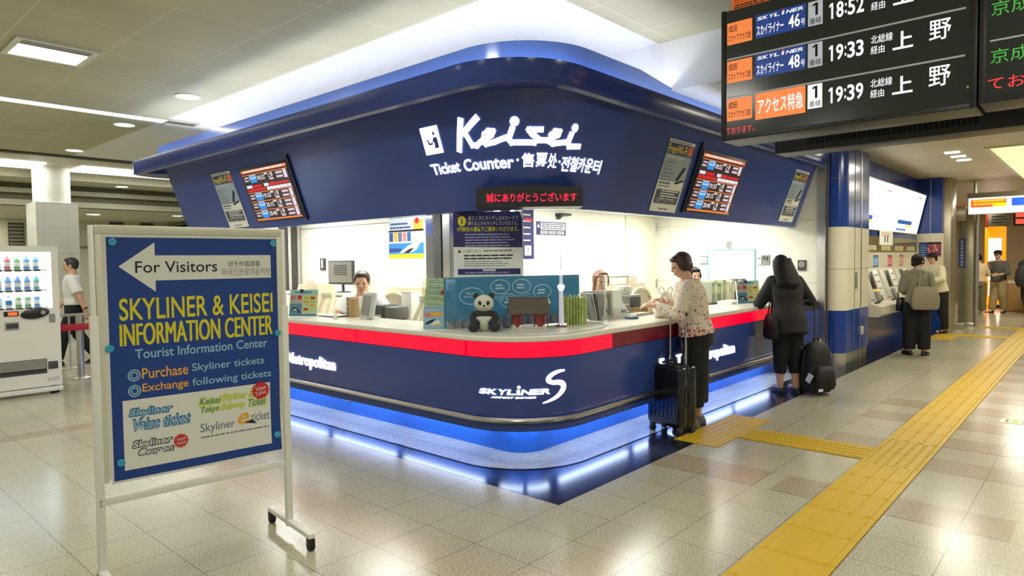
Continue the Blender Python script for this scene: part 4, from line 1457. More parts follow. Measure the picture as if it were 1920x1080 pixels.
# stepped leaflet rack left of the display case
t = thing('leaflet_rack', 'tall stepped rack of train leaflets on the counter left of the glass case', 'leaflet rack', (0.475, 1.655, 0.972), -PI / 2 + 0.62)
W_ = 0.185
for k in range(6):
    y = -0.055 + k * 0.026
    z0 = 0.0 if k == 0 else 0.13 + (k - 1) * 0.046
    hh = 0.165 if k == 0 else 0.10
    f = MB(); f.bb(-W_ / 2, W_ / 2, y, y + 0.012, z0, z0 + hh, mat('pale_blue_leaflet', srgb(150, 184, 206), 0.6)); o = f.build('leaflet_tier', t, 0)
    p = Print()
    if k == 0:
        p.rect(0.01, 0.095, 0.09, 0.130, mat('soft_red_ink', srgb(206, 128, 118)), 1)
        p.rect(0.06, 0.105, 0.165, 0.135, ORGINK, 2)
        p.shape([(0.02, 0.03), (0.07, 0.05), (0.11, 0.085), (0.06, 0.07), (0.015, 0.045)], INK, 1)
        p.shape([(0.06, 0.03), (0.15, 0.03), (0.13, 0.07), (0.09, 0.06)], PAPER, 1)
        p.rect(0.10, 0.03, 0.15, 0.045, YELINK, 2)
    else:
        p.rect(0, hh - 0.05, W_, hh - 0.004, GREENINK, 1)
        p.lines(0.02, W_ - 0.02, hh - 0.015, 2, 0.016, 0.006, CYANINK, 2)
        if k == 3:
            p.rect(W_ - 0.05, hh - 0.06, W_ - 0.005, hh - 0.01, REDINK, 3)
    p.build('print', o, 0, M=frame((-W_ / 2, y - 0.0002, z0), (1, 0, 0), (0, 0, 1)))
f = MB()
f.bb(-W_ / 2 - 0.008, -W_ / 2, -0.07, 0.11, 0, 0.42, CLEAR); f.bb(W_ / 2, W_ / 2 + 0.008, -0.07, 0.11, 0, 0.42, CLEAR); f.bb(-W_ / 2, W_ / 2, -0.07, 0.11, 0, 0.006, CLEAR)
f.build('acrylic_frame', t, 0)

# ---------------------------------------------------------------- glass display case
dc = thing('display_case', 'curved clear display case with a blue backdrop on the counter corner', 'display case', (0.95, 1.1, 0.972))
OD = Matrix.Translation((-0.95, -1.1, -0.972))
BACK = mat('blue_backdrop', srgb(52, 130, 168), 0.35, var=0.18, vscale=2.2)
A0, A1 = Vector((0.43, 1.50, 0)), Vector((1.60, 1.00, 0))
f = MB()
zt = 1.395
nb = Vector((0.39, 0.92, 0))
f.loft([[(A0.x, A0.y, z), (A1.x, A1.y, z), (A1.x + nb.x * 0.01, A1.y + nb.y * 0.01, z), (A0.x + nb.x * 0.01, A0.y + nb.y * 0.01, z)] for z in (0.972, zt)], BACK)
f.build('backdrop', dc, 0, M=OD)
p = Print()
LB = (A1 - A0).length
WB = mat('backdrop_white_print', srgb(196, 222, 234), 0.5)
def bubble(x, y, rx, ry, txt):
    p.ring(x, y, rx, ry, 0.006, WB, 1)
    if not txt:
        p.lines(x - rx * 0.5, x + rx * 0.5, y + 0.02, 2, 0.026, 0.014, WB, 1, 0.4)
    for k, s_ in enumerate(txt):
        wd = min(rx * 1.25, 0.016 * len(s_))
        p.text(s_, x - wd / 2, y + 0.012 - k * 0.03, x + wd / 2, y + 0.034 - k * 0.03, WB, 1, res=2)
bubble(0.24, 0.265, 0.11, 0.072, ('Narita', 'Airport sta.'))
bubble(0.50, 0.335, 0.090, 0.062, ())
bubble(0.70, 0.335, 0.090, 0.062, ())
bubble(0.90, 0.285, 0.088, 0.062, ())
bubble(0.58, 0.215, 0.088, 0.062, ())
p.shape([(0.40, 0.27), (0.52, 0.255), (0.78, 0.275), (0.84, 0.268), (0.70, 0.248), (0.56, 0.232), (0.50, 0.19), (0.44, 0.24)], mat('backdrop_pale_plane', srgb(84, 158, 190), 0.5), 1)
for k in range(46):
    x = 0.02 + k * 0.025
    hh = 0.05 + 0.05 * random.random()
    p.rect(x, 0.0, x + 0.02, hh, mat('city_%d' % (k % 3), (srgb(126, 122, 136), srgb(150, 146, 140), srgb(92, 96, 112))[k % 3]), 1)
    p.rect(x + 0.006, hh * 0.4, x + 0.012, hh * 0.8, mat('city_%d' % ((k + 1) % 3), (srgb(126, 122, 136), srgb(150, 146, 140), srgb(92, 96, 112))[(k + 1) % 3]), 2)
p.build('backdrop_print', dc, 0, M=OD @ frame(A0 - nb * 0.002 + Vector((0, 0, 0.972)), A1 - A0, (0, 0, 1)))
gp = [(0.43, 1.50)] + [(CX + 0.57 * math.cos(math.radians(a)), CY + 0.57 * math.sin(math.radians(a))) for a in range(184, 268, 7)] + [(1.25, 0.515), (1.45, 0.60), (1.56, 0.74), (1.60, 1.00)]
f = MB()
f.loft([[(x, y, z) for x, y in gp] for z in (0.972, zt)], CLEAR, False, False)
f.build('glass_front', dc, 50, M=OD)
f = MB()
f.tube([(x, y, zt) for x, y in gp], 0.0035, CLEAR, 6); f.tube([(x, y, 0.976) for x, y in gp], 0.004, LGREY, 6)
f.build('rim', dc, M=OD)
for (x, y) in (gp[0], gp[-1]):
    f = MB(); f.bb(x - 0.009, x + 0.009, y - 0.009, y + 0.009, 0.972, zt, CLEAR, 0.003); f.build('corner_post', dc, M=OD)

# seated toy panda
t = thing('toy_panda', 'seated black and white toy panda inside the display case', 'soft toy', (0.545, 1.16, 0.972), math.radians(-46))
t.scale = (1.1, 1.1, 1.1)
PW_ = mat('panda_white_fur', srgb(214, 212, 196), 0.9, bump=0.5, bscale=90)
PB_ = mat('panda_black_fur', srgb(34, 34, 34), 0.9, bump=0.5, bscale=90)
f = MB(); f.ell((0, 0, 0.075), (0.075, 0.066, 0.082), PW_); f.build('body', t, 80)
f = MB(); f.ell((0, 0.005, 0.118), (0.078, 0.066, 0.040), PB_); f.build('shoulders', t, 80)
f = MB(); f.ell((0.0, -0.02, 0.200), (0.070, 0.062, 0.062), PW_); f.ell((0.0, -0.072, 0.182), (0.026, 0.022, 0.019), PW_); f.build('head', t, 80)
for s in (-1, 1):
    f = MB(); f.ell((s * 0.055, 0.0, 0.253), (0.022, 0.014, 0.022), PB_); f.build('ear', t, 80)
    f = MB(); f.ell((s * 0.028, -0.074, 0.205), (0.013, 0.009, 0.017), PB_, rot=(0, s * 0.5, 0)); f.build('eye_patch', t, 80)
    f = MB(); f.tube([(s * 0.068, 0.0, 0.125), (s * 0.082, -0.03, 0.09), (s * 0.06, -0.068, 0.065), (s * 0.04, -0.08, 0.055)], [0.028, 0.027, 0.025, 0.02], PB_, 12); f.build('arm', t, 80)
    f = MB(); f.ell((s * 0.072, -0.065, 0.033), (0.036, 0.06, 0.033), PB_, rot=(0, 0, s * 0.5)); f.build('leg', t, 80)
f = MB(); f.ell((0, -0.093, 0.187), (0.010, 0.007, 0.007), PB_); f.build('nose', t, 80)
# red gate-house model
t = thing('temple_gate_model', 'red miniature temple gate with grey-brown roof in the display case', 'model', (0.90, 1.00, 0.972), math.radians(-42))
t.scale = (0.95, 1.0, 1.25)
RDW = mat('vermilion_wood', srgb(150, 36, 32), 0.5)
ROOF = mat('weathered_roof', srgb(88, 80, 66), 0.7, bump=0.6, bscale=120)
f = MB(); f.bb(-0.155, 0.155, -0.05, 0.05, 0, 0.012, LGREY, 0.002); f.build('base', t)
for x in (-0.13, -0.075, 0.06, 0.13):
    for y in (-0.04, 0.04):
        f = MB(); f.cyl((x, y, 0.012), (x, y, 0.095), 0.009, RDW, 10); f.lathe([(0.012, 0.012), (0.012, 0.022), (0.009, 0.026)], PAPER, (x, y, 0), 10); f.build('pillar', t)
f = MB(); f.bb(-0.128, -0.078, -0.03, 0.03, 0.012, 0.09, RDW); f.bb(0.065, 0.128, -0.03, 0.03, 0.012, 0.09, RDW); f.bb(-0.15, 0.15, -0.048, 0.048, 0.088, 0.105, RDW, 0.002); f.build('walls', t, 0)
f = MB(); f.bb(-0.05, 0.04, -0.03, -0.02, 0.012, 0.03, PAPER, 0.003); f.build('altar', t)
f = MB()
f.loft([[(-0.185, -0.085, 0.098), (0.185, -0.085, 0.098), (0.185, 0.085, 0.098), (-0.185, 0.085, 0.098)], [(-0.175, -0.06, 0.135), (0.175, -0.06, 0.135), (0.175, 0.06, 0.135), (-0.175, 0.06, 0.135)], [(-0.165, -0.012, 0.195), (0.165, -0.012, 0.195), (0.165, 0.012, 0.195), (-0.165, 0.012, 0.195)]], ROOF)
f.bb(-0.172, 0.172, -0.010, 0.010, 0.19, 0.206, ROOF, 0.002)
f.build('roof', t, 20)
# lattice tower model
t = thing('tower_model', 'slim translucent lit tower model rising above the display case', 'model', (1.155, 0.86, 0.972))
t.scale = (0.68, 0.68, 1.0)
TW = mat('tower_pearl', srgb(206, 200, 222), 0.2, emit=0.25, ecol=(0.9, 0.86, 1.0))
f = MB(); f.lathe([(0.036, 0.02), (0.030, 0.12), (0.025, 0.30)], TW, n=16); f.build('shaft', t, 40)
f = MB(); f.lathe([(0.024, 0.30), (0.042, 0.325), (0.044, 0.34), (0.028, 0.352)], SIGNW, n=18); f.build('lower_deck', t, 40)
f = MB(); f.lathe([(0.021, 0.352), (0.019, 0.43)], TW, n=14); f.build('upper_shaft', t, 40)
f = MB(); f.lathe([(0.018, 0.43), (0.030, 0.445), (0.030, 0.455), (0.014, 0.47)], SIGNW, n=16); f.build('upper_deck', t, 40)
f = MB(); f.lathe([(0.008, 0.47), (0.006, 0.50), (0.0025, 0.62)], TW, n=10); f.build('mast', t, 40)
f = MB(); f.lathe([(0.07, 0), (0.07, 0.014), (0.05, 0.02)], mat('tower_base_pink', srgb(160, 90, 92), 0.4), n=20); f.build('base', t, 40)
for k in range(5):
    a = -2.6 + 0.6 * k
    f = MB(); f.ell((0.06 * math.cos(a), 0.06 * math.sin(a), 0.022), (0.006, 0.006, 0.006), SIGNW, 8, 6); f.build('base_lamp', t)
t = thing('blossom_sprig', 'pale blossom sprig between the red temple model and the tower', 'ornament', (1.10, 0.96, 0.972))
f = MB(); f.tube([(0, 0, 0), (-0.01, 0, 0.1), (-0.03, 0, 0.2)], 0.005, mat('twig_brown', srgb(90, 70, 50)), 6); f.build('twig', t)
f = MB()
for k in range(16):
    f.ell((random.uniform(-0.05, 0.02), random.uniform(-0.02, 0.02), random.uniform(0.13, 0.24)), (0.014, 0.014, 0.014), mat('blossom_white', srgb(226, 222, 206), 0.8), 7, 5)
f.build('blossoms', t, 80)
# bamboo clump
t = thing('bamboo_clump', 'dense green toy bamboo clump at the right of the display case', 'ornament', (1.36, 0.88, 0.972))
t.scale = (0.86, 0.86, 1.02)
BAM = mat('bamboo_green', srgb(176, 190, 96), 0.6, var=0.2, vscale=20)
BAML = mat('bamboo_leaf', srgb(222, 230, 170), 0.7)
for k in range(22):
    x = -0.105 + 0.01 * k
    y = 0.035 * math.sin(k * 2.1)
    hh = 0.24 - 0.02 * abs(math.sin(k * 1.7))
    f = MB()
    n = 6
    f.lathe([(r, hh * j / n + dz) for j in range(n) for r, dz in ((0.0085, 0), (0.0085, hh / n * 0.85), (0.0098, hh / n * 0.92), (0.0085, hh / n * 0.98))], BAM, (x * 0.74, -x * 0.67 + y, 0), 8)
    f.build('cane', t, 50)
f = MB()
for k in range(240):
    x = random.uniform(-0.105, 0.105)
    b = Vector((x * 0.74 + random.uniform(-0.015, 0.015), -x * 0.67 + random.uniform(-0.045, 0.03), random.uniform(0.03, 0.245)))
    d = Vector((random.uniform(-1, 1), random.uniform(-1, 1), random.uniform(-0.2, 0.8))).normalized() * 0.034
    s_ = d.cross(Vector((0, 0, 1))).normalized() * 0.007
    f.faces([b, b + d * 0.5 + s_, b + d, b + d * 0.5 - s_], [(0, 1, 2, 3)], BAML)
f.build('leaves', t, 0)['kind'] = 'stuff'

# hanging notice on clear sheet above the case
NC = Vector((0.915, 1.46, 0))
nr = Vector((0.668, -0.744, 0))
t = thing('fare_notice', 'blue and white notice sheet with a yellow i symbol above the glass case', 'notice', (NC.x, NC.y, 1.40))
OB = Matrix.Translation((-NC.x, -NC.y, -1.40))
NW, NH = 0.60, 0.565
NM = OB @ frame(NC - nr * NW / 2 + Vector((0, 0, 1.385)), nr, (0, 0, 1))
f = MB(); f.bb(0, NW, 0, NH, -0.006, 0.0, CLEAR); f.build('clear_backing', t, 0, M=NM)
f = MB(); f.bb(0.0, 0.010, 0, NH + 0.03, -0.02, -0.007, STEEL); f.bb(NW - 0.01, NW, 0, NH + 0.03, -0.02, -0.007, STEEL); f.bb(0, NW, NH + 0.02, NH + 0.03, -0.02, -0.007, STEEL); f.bb(0, NW, -0.02, 0.0, -0.02, -0.007, STEEL); f.build('holder_frame', t, 0, M=NM)
p = Print()
p.rect(0.0, 0.0, NW, NH, PAPER, 1)
p.shape([(0, 0.265), (NW - 0.006, 0.255), (NW - 0.006, 0.50), (NW - 0.03, NH), (0, NH)], NAVYINK, 2)
p.disc(0.075, 0.485, 0.036, 0.043, YELINK, 3)
p.text('i', 0.069, 0.462, 0.081, 0.512, NAVYINK, 4, 0.02)
p.text('乗るときにタッチしたICカードで', 0.13, 0.492, 0.56, 0.530, PAPER, 3, res=2)
p.text('降りるときもタッチしていただくと、', 0.13, 0.448, 0.56, 0.484, PAPER, 3, res=2)
p.text('1円単位の運賃でご乗車いただけます。', 0.035, 0.395, 0.565, 0.437, YELINK, 3, 0.012, res=2)
p.lines(0.10, 0.54, 0.375, 5, 0.024, 0.010, mat('lavender_ink', srgb(160, 162, 200)), 3, 0.15)
p.shape([(0.035, 0.215), (0.065, 0.215), (0.05, 0.245)], INK, 3)
p.text('ご注意ください', 0.08, 0.216, 0.25, 0.240, GINK, 3, res=2)
p.lines(0.26, 0.54, 0.236, 1, 0.02, 0.012, GINK, 3)
p.lines(0.09, 0.53, 0.195, 2, 0.026, 0.012, INK, 3, 0.1)
p.lines(0.09, 0.55, 0.140, 3, 0.018, 0.006, GINK, 3, 0.3)
p.rect(0.035, 0.025, 0.575, 0.075, NAVYINK, 3)
p.lines(0.25, 0.36, 0.070, 1, 0.02, 0.016, PAPER, 4, 0)
p.lines(0.10, 0.50, 0.046, 1, 0.02, 0.010, mat('lavender_ink', srgb(160, 162, 200)), 4, 0.1)
p.build('print', t, 0, M=NM)

# low clear screens on the counter
for (a, b, lab) in (((0.52, 4.55), (0.52, 3.45), 'clear acrylic screen on the left counter beside the first leaflet holder'), ((0.52, 2.75), (0.52, 1.85), 'clear acrylic screen on the left counter between the clerk display and the leaflet rack')):
    f = MB()
    f.bb(a[0] - 0.004, a[0] + 0.004, b[1], a[1], 0.972, 1.235, CLEAR)
    tag(f.build('acrylic_screen', None, 0), lab, 'screen')

# right arm of the counter
box_thing('acrylic_box', 'clear acrylic box with papers on the counter right of the woman clerk', 'box', 2.30, 1.02, 0.972, -0.3, (('sleeve', [(-0.13, 0.13, 0, 0.004, 0, 0.26, CLEAR, 0), (-0.13, 0.13, 0.12, 0.124, 0, 0.26, CLEAR, 0), (-0.13, -0.126, 0, 0.12, 0, 0.26, CLEAR, 0), (0.126, 0.13, 0, 0.12, 0, 0.26, CLEAR, 0)]), ('notice_sheet', [(-0.12, 0.06, 0.05, 0.053, 0, 0.25, PAPER, 0)])))
box_thing('clear_case', 'clear lidded case standing on the desk behind the acrylic box', 'box', 2.75, 1.28, 0.84, 0.1, (('sleeve', [(-0.15, 0.15, 0, 0.004, 0, 0.50, CLEAR, 0), (-0.15, 0.15, 0.2, 0.204, 0, 0.50, CLEAR, 0), (-0.15, 0.15, 0, 0.2, 0.20, 0.21, LGREY, 0)]), ('lid', [(-0.155, 0.155, -0.005, 0.21, 0.50, 0.515, BEIGE, 0.003)]), ('contents', [(-0.11, 0.11, 0.05, 0.15, 0.21, 0.33, LGREY, 0.02), (-0.10, 0.1, 0.05, 0.15, 0, 0.17, GREY, 0.02)])))
box_thing('calculator', 'small blue-grey calculator lying on the counter by the customer display', 'calculator', 2.12, 0.78, 0.972, -0.3, (('body', [(-0.05, 0.05, -0.04, 0.04, 0, 0.022, mat('slate_blue_plastic', srgb(84, 108, 136), 0.5), 0.004)]), ('display', [(-0.04, 0.04, 0.012, 0.034, 0.022, 0.025, PAPER, 0)])))
box_thing('card_notice', 'small white card notice propped on the counter beside the calculator', 'notice', 2.13, 0.90, 0.972, -0.3, (('card', [(-0.11, 0.07, 0, 0.008, 0, 0.10, PAPER, 0)]), ('foot', [(-0.09, 0.05, -0.02, 0.05, 0, 0.006, PAPER, 0)]), ('ink_mark', [(0.0, 0.03, -0.0015, 0, 0.05, 0.08, GINK, 0), (0.04, 0.06, -0.0015, 0, 0.05, 0.08, GINK, 0)])))
box_thing('document_tray', 'shallow grey tray on the counter left of the white handbag', 'tray', 2.62, 0.98, 0.972, 0.0, (('tray', [(-0.24, 0.16, -0.10, 0.10, 0, 0.012, LGREY, 0.004)]), ('rim', [(-0.24, 0.16, -0.10, -0.092, 0.012, 0.024, GREY, 0), (-0.24, 0.16, 0.092, 0.10, 0.012, 0.024, GREY, 0)]), ('ticket', [(-0.12, 0.05, -0.05, 0.05, 0.012, 0.015, mat('pale_orange_ticket', srgb(226, 190, 130)), 0)])))
box_thing('card_printer', 'dark boxy card printer behind the white handbag', 'printer', 3.05, 1.45, 0.84, 0.0, (('body', [(-0.16, 0.16, -0.12, 0.14, 0, 0.27, DGREY, 0.015)]), ('top_cover', [(-0.16, 0.16, -0.12, 0.14, 0.27, 0.30, GREY, 0.01)]), ('paper_roll', [(-0.08, 0.10, -0.05, 0.1, 0.30, 0.40, PAPER, 0.03)])))
t = thing('letter_rack', 'wooden letter rack on the desk in front of the dark card printer', 'rack', (2.95, 1.22, 0.84))
for k in range(4):
    f = MB(); f.bb(-0.12 + 0.075 * k, -0.108 + 0.075 * k, -0.06, 0.08, 0, 0.17, CARD, 0.002); f.build('divider', t)
f = MB(); f.bb(-0.13, 0.13, -0.07, 0.09, 0, 0.012, CARD, 0.002); f.build('base', t)
t = thing('clip_folder', 'grey folders leaning against the right side of the glass case', 'folders', (1.80, 1.05, 0.972), -0.5)
for k in range(4):
    f = MB(); f.box((0.0 + 0.022 * k, 0, 0.125), (0.01, 0.20, 0.25), (GREY, LGREY, DGREY, GREY)[k], 0.002, rot=(0, -0.22 + 0.04 * k, 0)); f.build('folder', t)
box_thing('paper_stack', 'stack of white paper lying on the right counter before the binders', 'papers', 4.62, 0.92, 0.972, 0.05, (('stack', [(-0.20, 0.16, -0.09, 0.09, 0, 0.035, PAPER, 0.002)]), ('cover_sheet', [(-0.19, 0.17, -0.085, 0.095, 0.035, 0.038, WHITE, 0)])))
t = thing('binder_shelf', 'dark low shelf board carrying the row of binders on the right desk', 'shelf', (5.45, 1.38, 0.84))
f = MB(); f.bb(-0.62, 0.62, -0.12, 0.14, 0, 0.11, DGREY, 0.004); f.build('plinth', t)
f = MB(); f.bb(-0.62, 0.62, 0.14, 0.155, 0, 0.39, LGREY, 0.002); f.build('back_plate', t)
bcols = [srgb(150, 156, 140), srgb(176, 186, 160), srgb(120, 140, 100), srgb(196, 204, 180), srgb(150, 170, 120), srgb(214, 208, 186), srgb(222, 216, 196), srgb(200, 190, 168), srgb(60, 56, 52), srgb(214, 208, 190), srgb(206, 160, 150), srgb(90, 96, 90), srgb(186, 190, 160)]
names = ['dark grey', 'pale sage', 'green', 'pale mint', 'leaf green', 'cream', 'ivory', 'beige', 'black', 'off-white', 'pink', 'charcoal', 'olive']
order = ['first', 'second', 'third', 'fourth', 'fifth', 'sixth', 'seventh', 'eighth', 'ninth', 'tenth', 'eleventh', 'twelfth', 'last']
for k in range(13):
    x = 4.88 + k * 0.088
    t = thing('binder', names[k] + ' binder in the row on the right desk, ' + order[k] + ' from the left', 'binder', (x, 1.33, 0.952), 0.03 * math.sin(k * 3.0), 'binders on the right desk')
    hh = 0.27 + 0.02 * math.sin(k * 1.9)
    m = mat('binder_%d' % k, bcols[k], 0.6)
    th = 0.036 + 0.01 * (k % 3)
    f = MB(); f.bb(-th, th, -0.06, 0.12, 0, hh, m, 0.004); f.build('cover', t)
    f = MB(); f.bb(-th * 0.6, th * 0.6, -0.062, -0.06, hh * 0.45, hh * 0.8, PAPER if k % 2 else GREENINK); f.build('spine_label', t, 0)

# fittings on the booth walls
def flat_on_x(name, label, cat, x, y0, y1, z0, z1, parts_fn, th=0.012, m=PAPER, part='plate', group=None):
    """thing hung on a wall that faces -x; print is drawn from its lower left corner"""
    t = thing(name, label, cat, (x, y1, z0), 0, group)
    M = frame((-0.001, 0, 0), (0, -1, 0), (0, 0, 1))
    w, h = y1 - y0, z1 - z0
    f = MB(); f.bb(0, w, 0, h, 0, th, m, 0.002); f.build(part, t, 0, M=M)
    if parts_fn:
        p = Print()
        parts_fn(p, w, h)
        p.build('print', t, 0, M=M @ Matrix.Translation((0, 0, th)))
    return t
def flat_on_y(name, label, cat, y, x0, x1, z0, z1, parts_fn, th=0.006, m=PAPER, part='plate', group=None):
    t = thing(name, label, cat, (x0, y, z0), 0, group)
    M = frame((0, -0.001, 0), (1, 0, 0), (0, 0, 1))
    w, h = x1 - x0, z1 - z0
    f = MB(); f.bb(0, w, 0, h, 0, th, m, 0.002); f.build(part, t, 0, M=M)
    if parts_fn:
        p = Print()
        parts_fn(p, w, h)
        p.build('print', t, 0, M=M @ Matrix.Translation((0, 0, th)))
    return t
def train_poster(p, w, h):
    p.rect(0, 0, w, h * 0.10, YELINK, 1)
    p.rect(0, h * 0.10, w, h, mat('poster_sky', srgb(200, 216, 226)), 1)
    p.rect(0, h * 0.10, w, h * 0.36, CYANINK, 2)
    for k in range(5):
        p.rect(w * (0.02 + 0.13 * k), h * 0.40, w * (0.13 + 0.13 * k), h * 0.62, (BLUEINK, ORGINK, SLATE, mat('soft_red_ink', srgb(206, 128, 118)), MIDBL)[k], 2)
    p.rect(0, h * 0.63, w, h * 0.68, INK, 2)
    p.lines(w * 0.05, w * 0.65, h * 0.85, 2, h * 0.09, h * 0.05, BLUEINK, 2, 0.2)
    p.rect(w * 0.72, h * 0.66, w * 0.98, h * 0.90, ORGINK, 2)
    p.disc(w * 0.82, h * 0.88, w * 0.06, h * 0.07, REDINK, 3)
    p.shape([(w * 0.30, h * 0.12), (w * 0.62, h * 0.12), (w * 0.80, h * 0.20), (w * 0.98, h * 0.45), (w * 0.85, h * 0.42), (w * 0.55, h * 0.28)], PAPER, 3)
    p.shape([(w * 0.42, h * 0.12), (w * 0.60, h * 0.12), (w * 0.74, h * 0.24), (w * 0.60, h * 0.22)], INK, 4)
    p.rect(w * 0.02, h * 0.15, w * 0.36, h * 0.24, BLUEINK, 3)
flat_on_x('train_poster', 'bright train poster on the left booth wall beside the steel corner', 'poster', 2.3, 3.91, 4.62, 1.58, 2.12, train_poster)
def blue_notice(p, w, h):
    p.rect(0, 0, w, h, NAVYINK, 1)
    for k in range(6):
        p.lines(w * 0.30, w * 0.9, h * (0.92 - 0.115 * k), 1, 0.02, 0.016, PAPER, 2, 0.5)
    p.shape([(w * 0.05, h * 0.35), (w * 0.3, h * 0.5), (w * 0.2, h * 0.75), (w * 0.1, h * 0.6)], SKYINK, 2)
    p.rect(w * 0.4, h * 0.68, w * 0.9, h * 0.73, REDINK, 3)
    p.rect(w * 0.38, h * 0.06, w * 0.82, h * 0.24, PAPER, 2)
    p.text('?', w * 0.55, h * 0.10, w * 0.66, h * 0.20, NAVYINK, 3)
flat_on_y('blue_notice', 'tall narrow blue notice on the back booth wall right of the glass-case notice', 'notice', 2.95, 3.0, 3.29, 1.55, 2.25, blue_notice)
def warn(p, w, h):
    p.rect(0, 0, w, h, NAVYINK, 1)
    p.shape([(w * 0.03, h * 0.55), (w * 0.11, h * 0.55), (w * 0.07, h * 0.9)], PAPER, 2)
    p.rect(w * 0.14, h * 0.40, w * 0.97, h * 0.93, PAPER, 2)
    p.lines(w * 0.17, w * 0.95, h * 0.86, 3, h * 0.15, h * 0.07, NAVYINK, 3, 0.1)
    for k in range(3):
        p.rect(w * (0.14 + 0.28 * k), h * 0.06, w * (0.38 + 0.28 * k), h * 0.32, PAPER, 2)
        p.lines(w * (0.16 + 0.28 * k), w * (0.37 + 0.28 * k), h * 0.27, 2, h * 0.11, h * 0.06, NAVYINK, 3, 0.1)
flat_on_y('warning_notice', 'small wide blue warning notice on the back booth wall', 'notice', 2.95, 3.34, 3.96, 1.86, 2.03, warn)
# staff door in the back wall
t = thing('booth_door', 'flush white door in the back wall of the booth behind the woman clerk', 'door', (5.9, 2.95, 0))
f = MB(); f.bb(-0.45, 0.43, -0.022, -0.002, 0.01, 2.2, mat('cream_door', srgb(232, 230, 206), 0.4), 0.003); f.build('leaf', t)
for z in (1.14, 2.05):
    f = MB(); f.cyl((0.45, -0.022, z - 0.07), (0.45, -0.022, z + 0.07), 0.012, STEEL, 10); f.build('hinge', t)
f = MB(); f.tube([(-0.38, -0.022, 1.0), (-0.38, -0.06, 1.0), (-0.28, -0.06, 1.0)], 0.009, STEEL); f.build('handle', t)
def wb(p, w, h):
    rnd = random.Random(5)
    for k in range(9):
        p.lines(w * (0.06 + 0.3 * (k % 3)), w * (0.30 + 0.3 * (k % 3)), h * (0.85 - 0.28 * (k // 3)), 3, h * 0.07, h * 0.012, mat('faint_marker', srgb(206, 206, 196)), 1, 0.5)
t = flat_on_x('whiteboard', 'large whiteboard with a pale blue frame on the right booth wall', 'whiteboard', 6.40, 1.34, 2.05, 1.17, 1.65, wb, 0.012, WHITE, 'board')
f = MB()
FRB = mat('pale_blue_frame', srgb(120, 190, 210), 0.4)
for (a, b, c, d) in ((-0.012, 0, 0, 0.48), (0.71, 0.722, 0, 0.48), (-0.012, 0.722, 0.48, 0.492), (-0.012, 0.722, -0.012, 0)):
    f.bb(a, b, c, d, 0, 0.02, FRB)
f.build('frame', t, 0, M=frame((-0.001, 0, 0), (0, -1, 0), (0, 0, 1)))
def sw(p, w, h):
    for k in range(3):
        p.rect(w * (0.08 + 0.31 * k), h * 0.15, w * (0.30 + 0.31 * k), h * 0.85, PAPER, 3)
flat_on_x('switch_plate', 'three-gang switch plate left of the whiteboard', 'switch', 6.40, 2.07, 2.19, 1.44, 1.57, sw, 0.012, GREY)
flat_on_x('wall_sensor', 'small grey sensor plate above the whiteboard', 'sensor', 6.40, 1.69, 1.77, 1.67, 1.79, lambda p, w, h: p.rect(w * 0.1, h * 0.1, w * 0.9, h * 0.9, GREY, 1), 0.02, LGREY)
flat_on_x('thermostat', 'white thermostat right of the whiteboard', 'thermostat', 6.40, 1.235, 1.30, 1.43, 1.56, lambda p, w, h: p.rect(w * 0.2, h * 0.6, w * 0.8, h * 0.8, GREY, 1), 0.02, WHITE)
flat_on_x('control_panel', 'grey control panel beside the thermostat', 'control panel', 6.40, 1.12, 1.225, 1.43, 1.57, lambda p, w, h: (p.rect(w * 0.15, h * 0.5, w * 0.45, h * 0.85, DGREY, 1), p.rect(w * 0.55, h * 0.4, w * 0.85, h * 0.85, DGREY, 1)), 0.02, GREY)
flat_on_x('intercom', 'dark square intercom plate near the right end of the booth wall', 'intercom', 6.40, 0.615, 0.725, 1.345, 1.49, lambda p, w, h: (p.disc(w * 0.5, h * 0.6, w * 0.26, h * 0.2, GREY, 2), p.ring(w * 0.5, h * 0.6, w * 0.34, h * 0.27, 0.008, LGREY, 3)), 0.02, DGREY)
flat_on_x('wall_phone', 'small dark wall phone on the left booth wall above the beige terminal', 'wall phone', 2.3, 6.15, 6.27, 1.42, 1.60, lambda p, w, h: p.rect(w * 0.3, h * 0.2, w * 0.7, h * 0.9, LGREY, 2), 0.03, DGREY)
flat_on_x('smoke_detector', 'tiny white square plate high on the left booth wall', 'detector', 2.3, 6.55, 6.68, 1.90, 2.02, None, 0.02, WHITE)

# ================================================================== RIGHT: MACHINE WALL
TILEB = mat('blue_wall_tile', srgb(28, 62, 140), 0.18, var=0.06, vscale=1.2)
TILEW = mat('cream_wall_tile', srgb(222, 216, 192), 0.25, var=0.02)
GAP = mat('tile_gap', srgb(120, 118, 108), 0.5)
f = MB()
def pil(z0, z1, m, off=0.0):
    pts = [(6.52, 0.60)] + [(6.52 - off, 0.34)] + [(6.70 + (0.18 + off) * math.cos(a), 0.33 + (0.18 + off) * math.sin(a)) for a in [PI + PI / 2 * k / 8 for k in range(9)]] + [(7.72, 0.15 - off), (7.72, 0.60)]
    f.loft([[(x, y, z) for x, y in pts] for z in (z0, z1)], m, True, True)
pil(0, 0.20, STEEL, -0.02)
pil(0.20, 0.79, TILEB); pil(0.79, 1.94, TILEW); pil(1.94, 3.05, TILEB)
for z in (1.36, 2.60):
    pil(z - 0.003, z + 0.003, GAP, 0.001)
for x in (6.98, 7.30):
    f.bb(x - 0.02 if x == 7.30 else x - 0.004, x + 0.02 if x == 7.30 else x + 0.004, 0.144, 0.152, 0.0, 3.05, STEEL if x == 7.30 else GAP)
struct(f.build('wall_pillar', smooth=30))
f = MB()
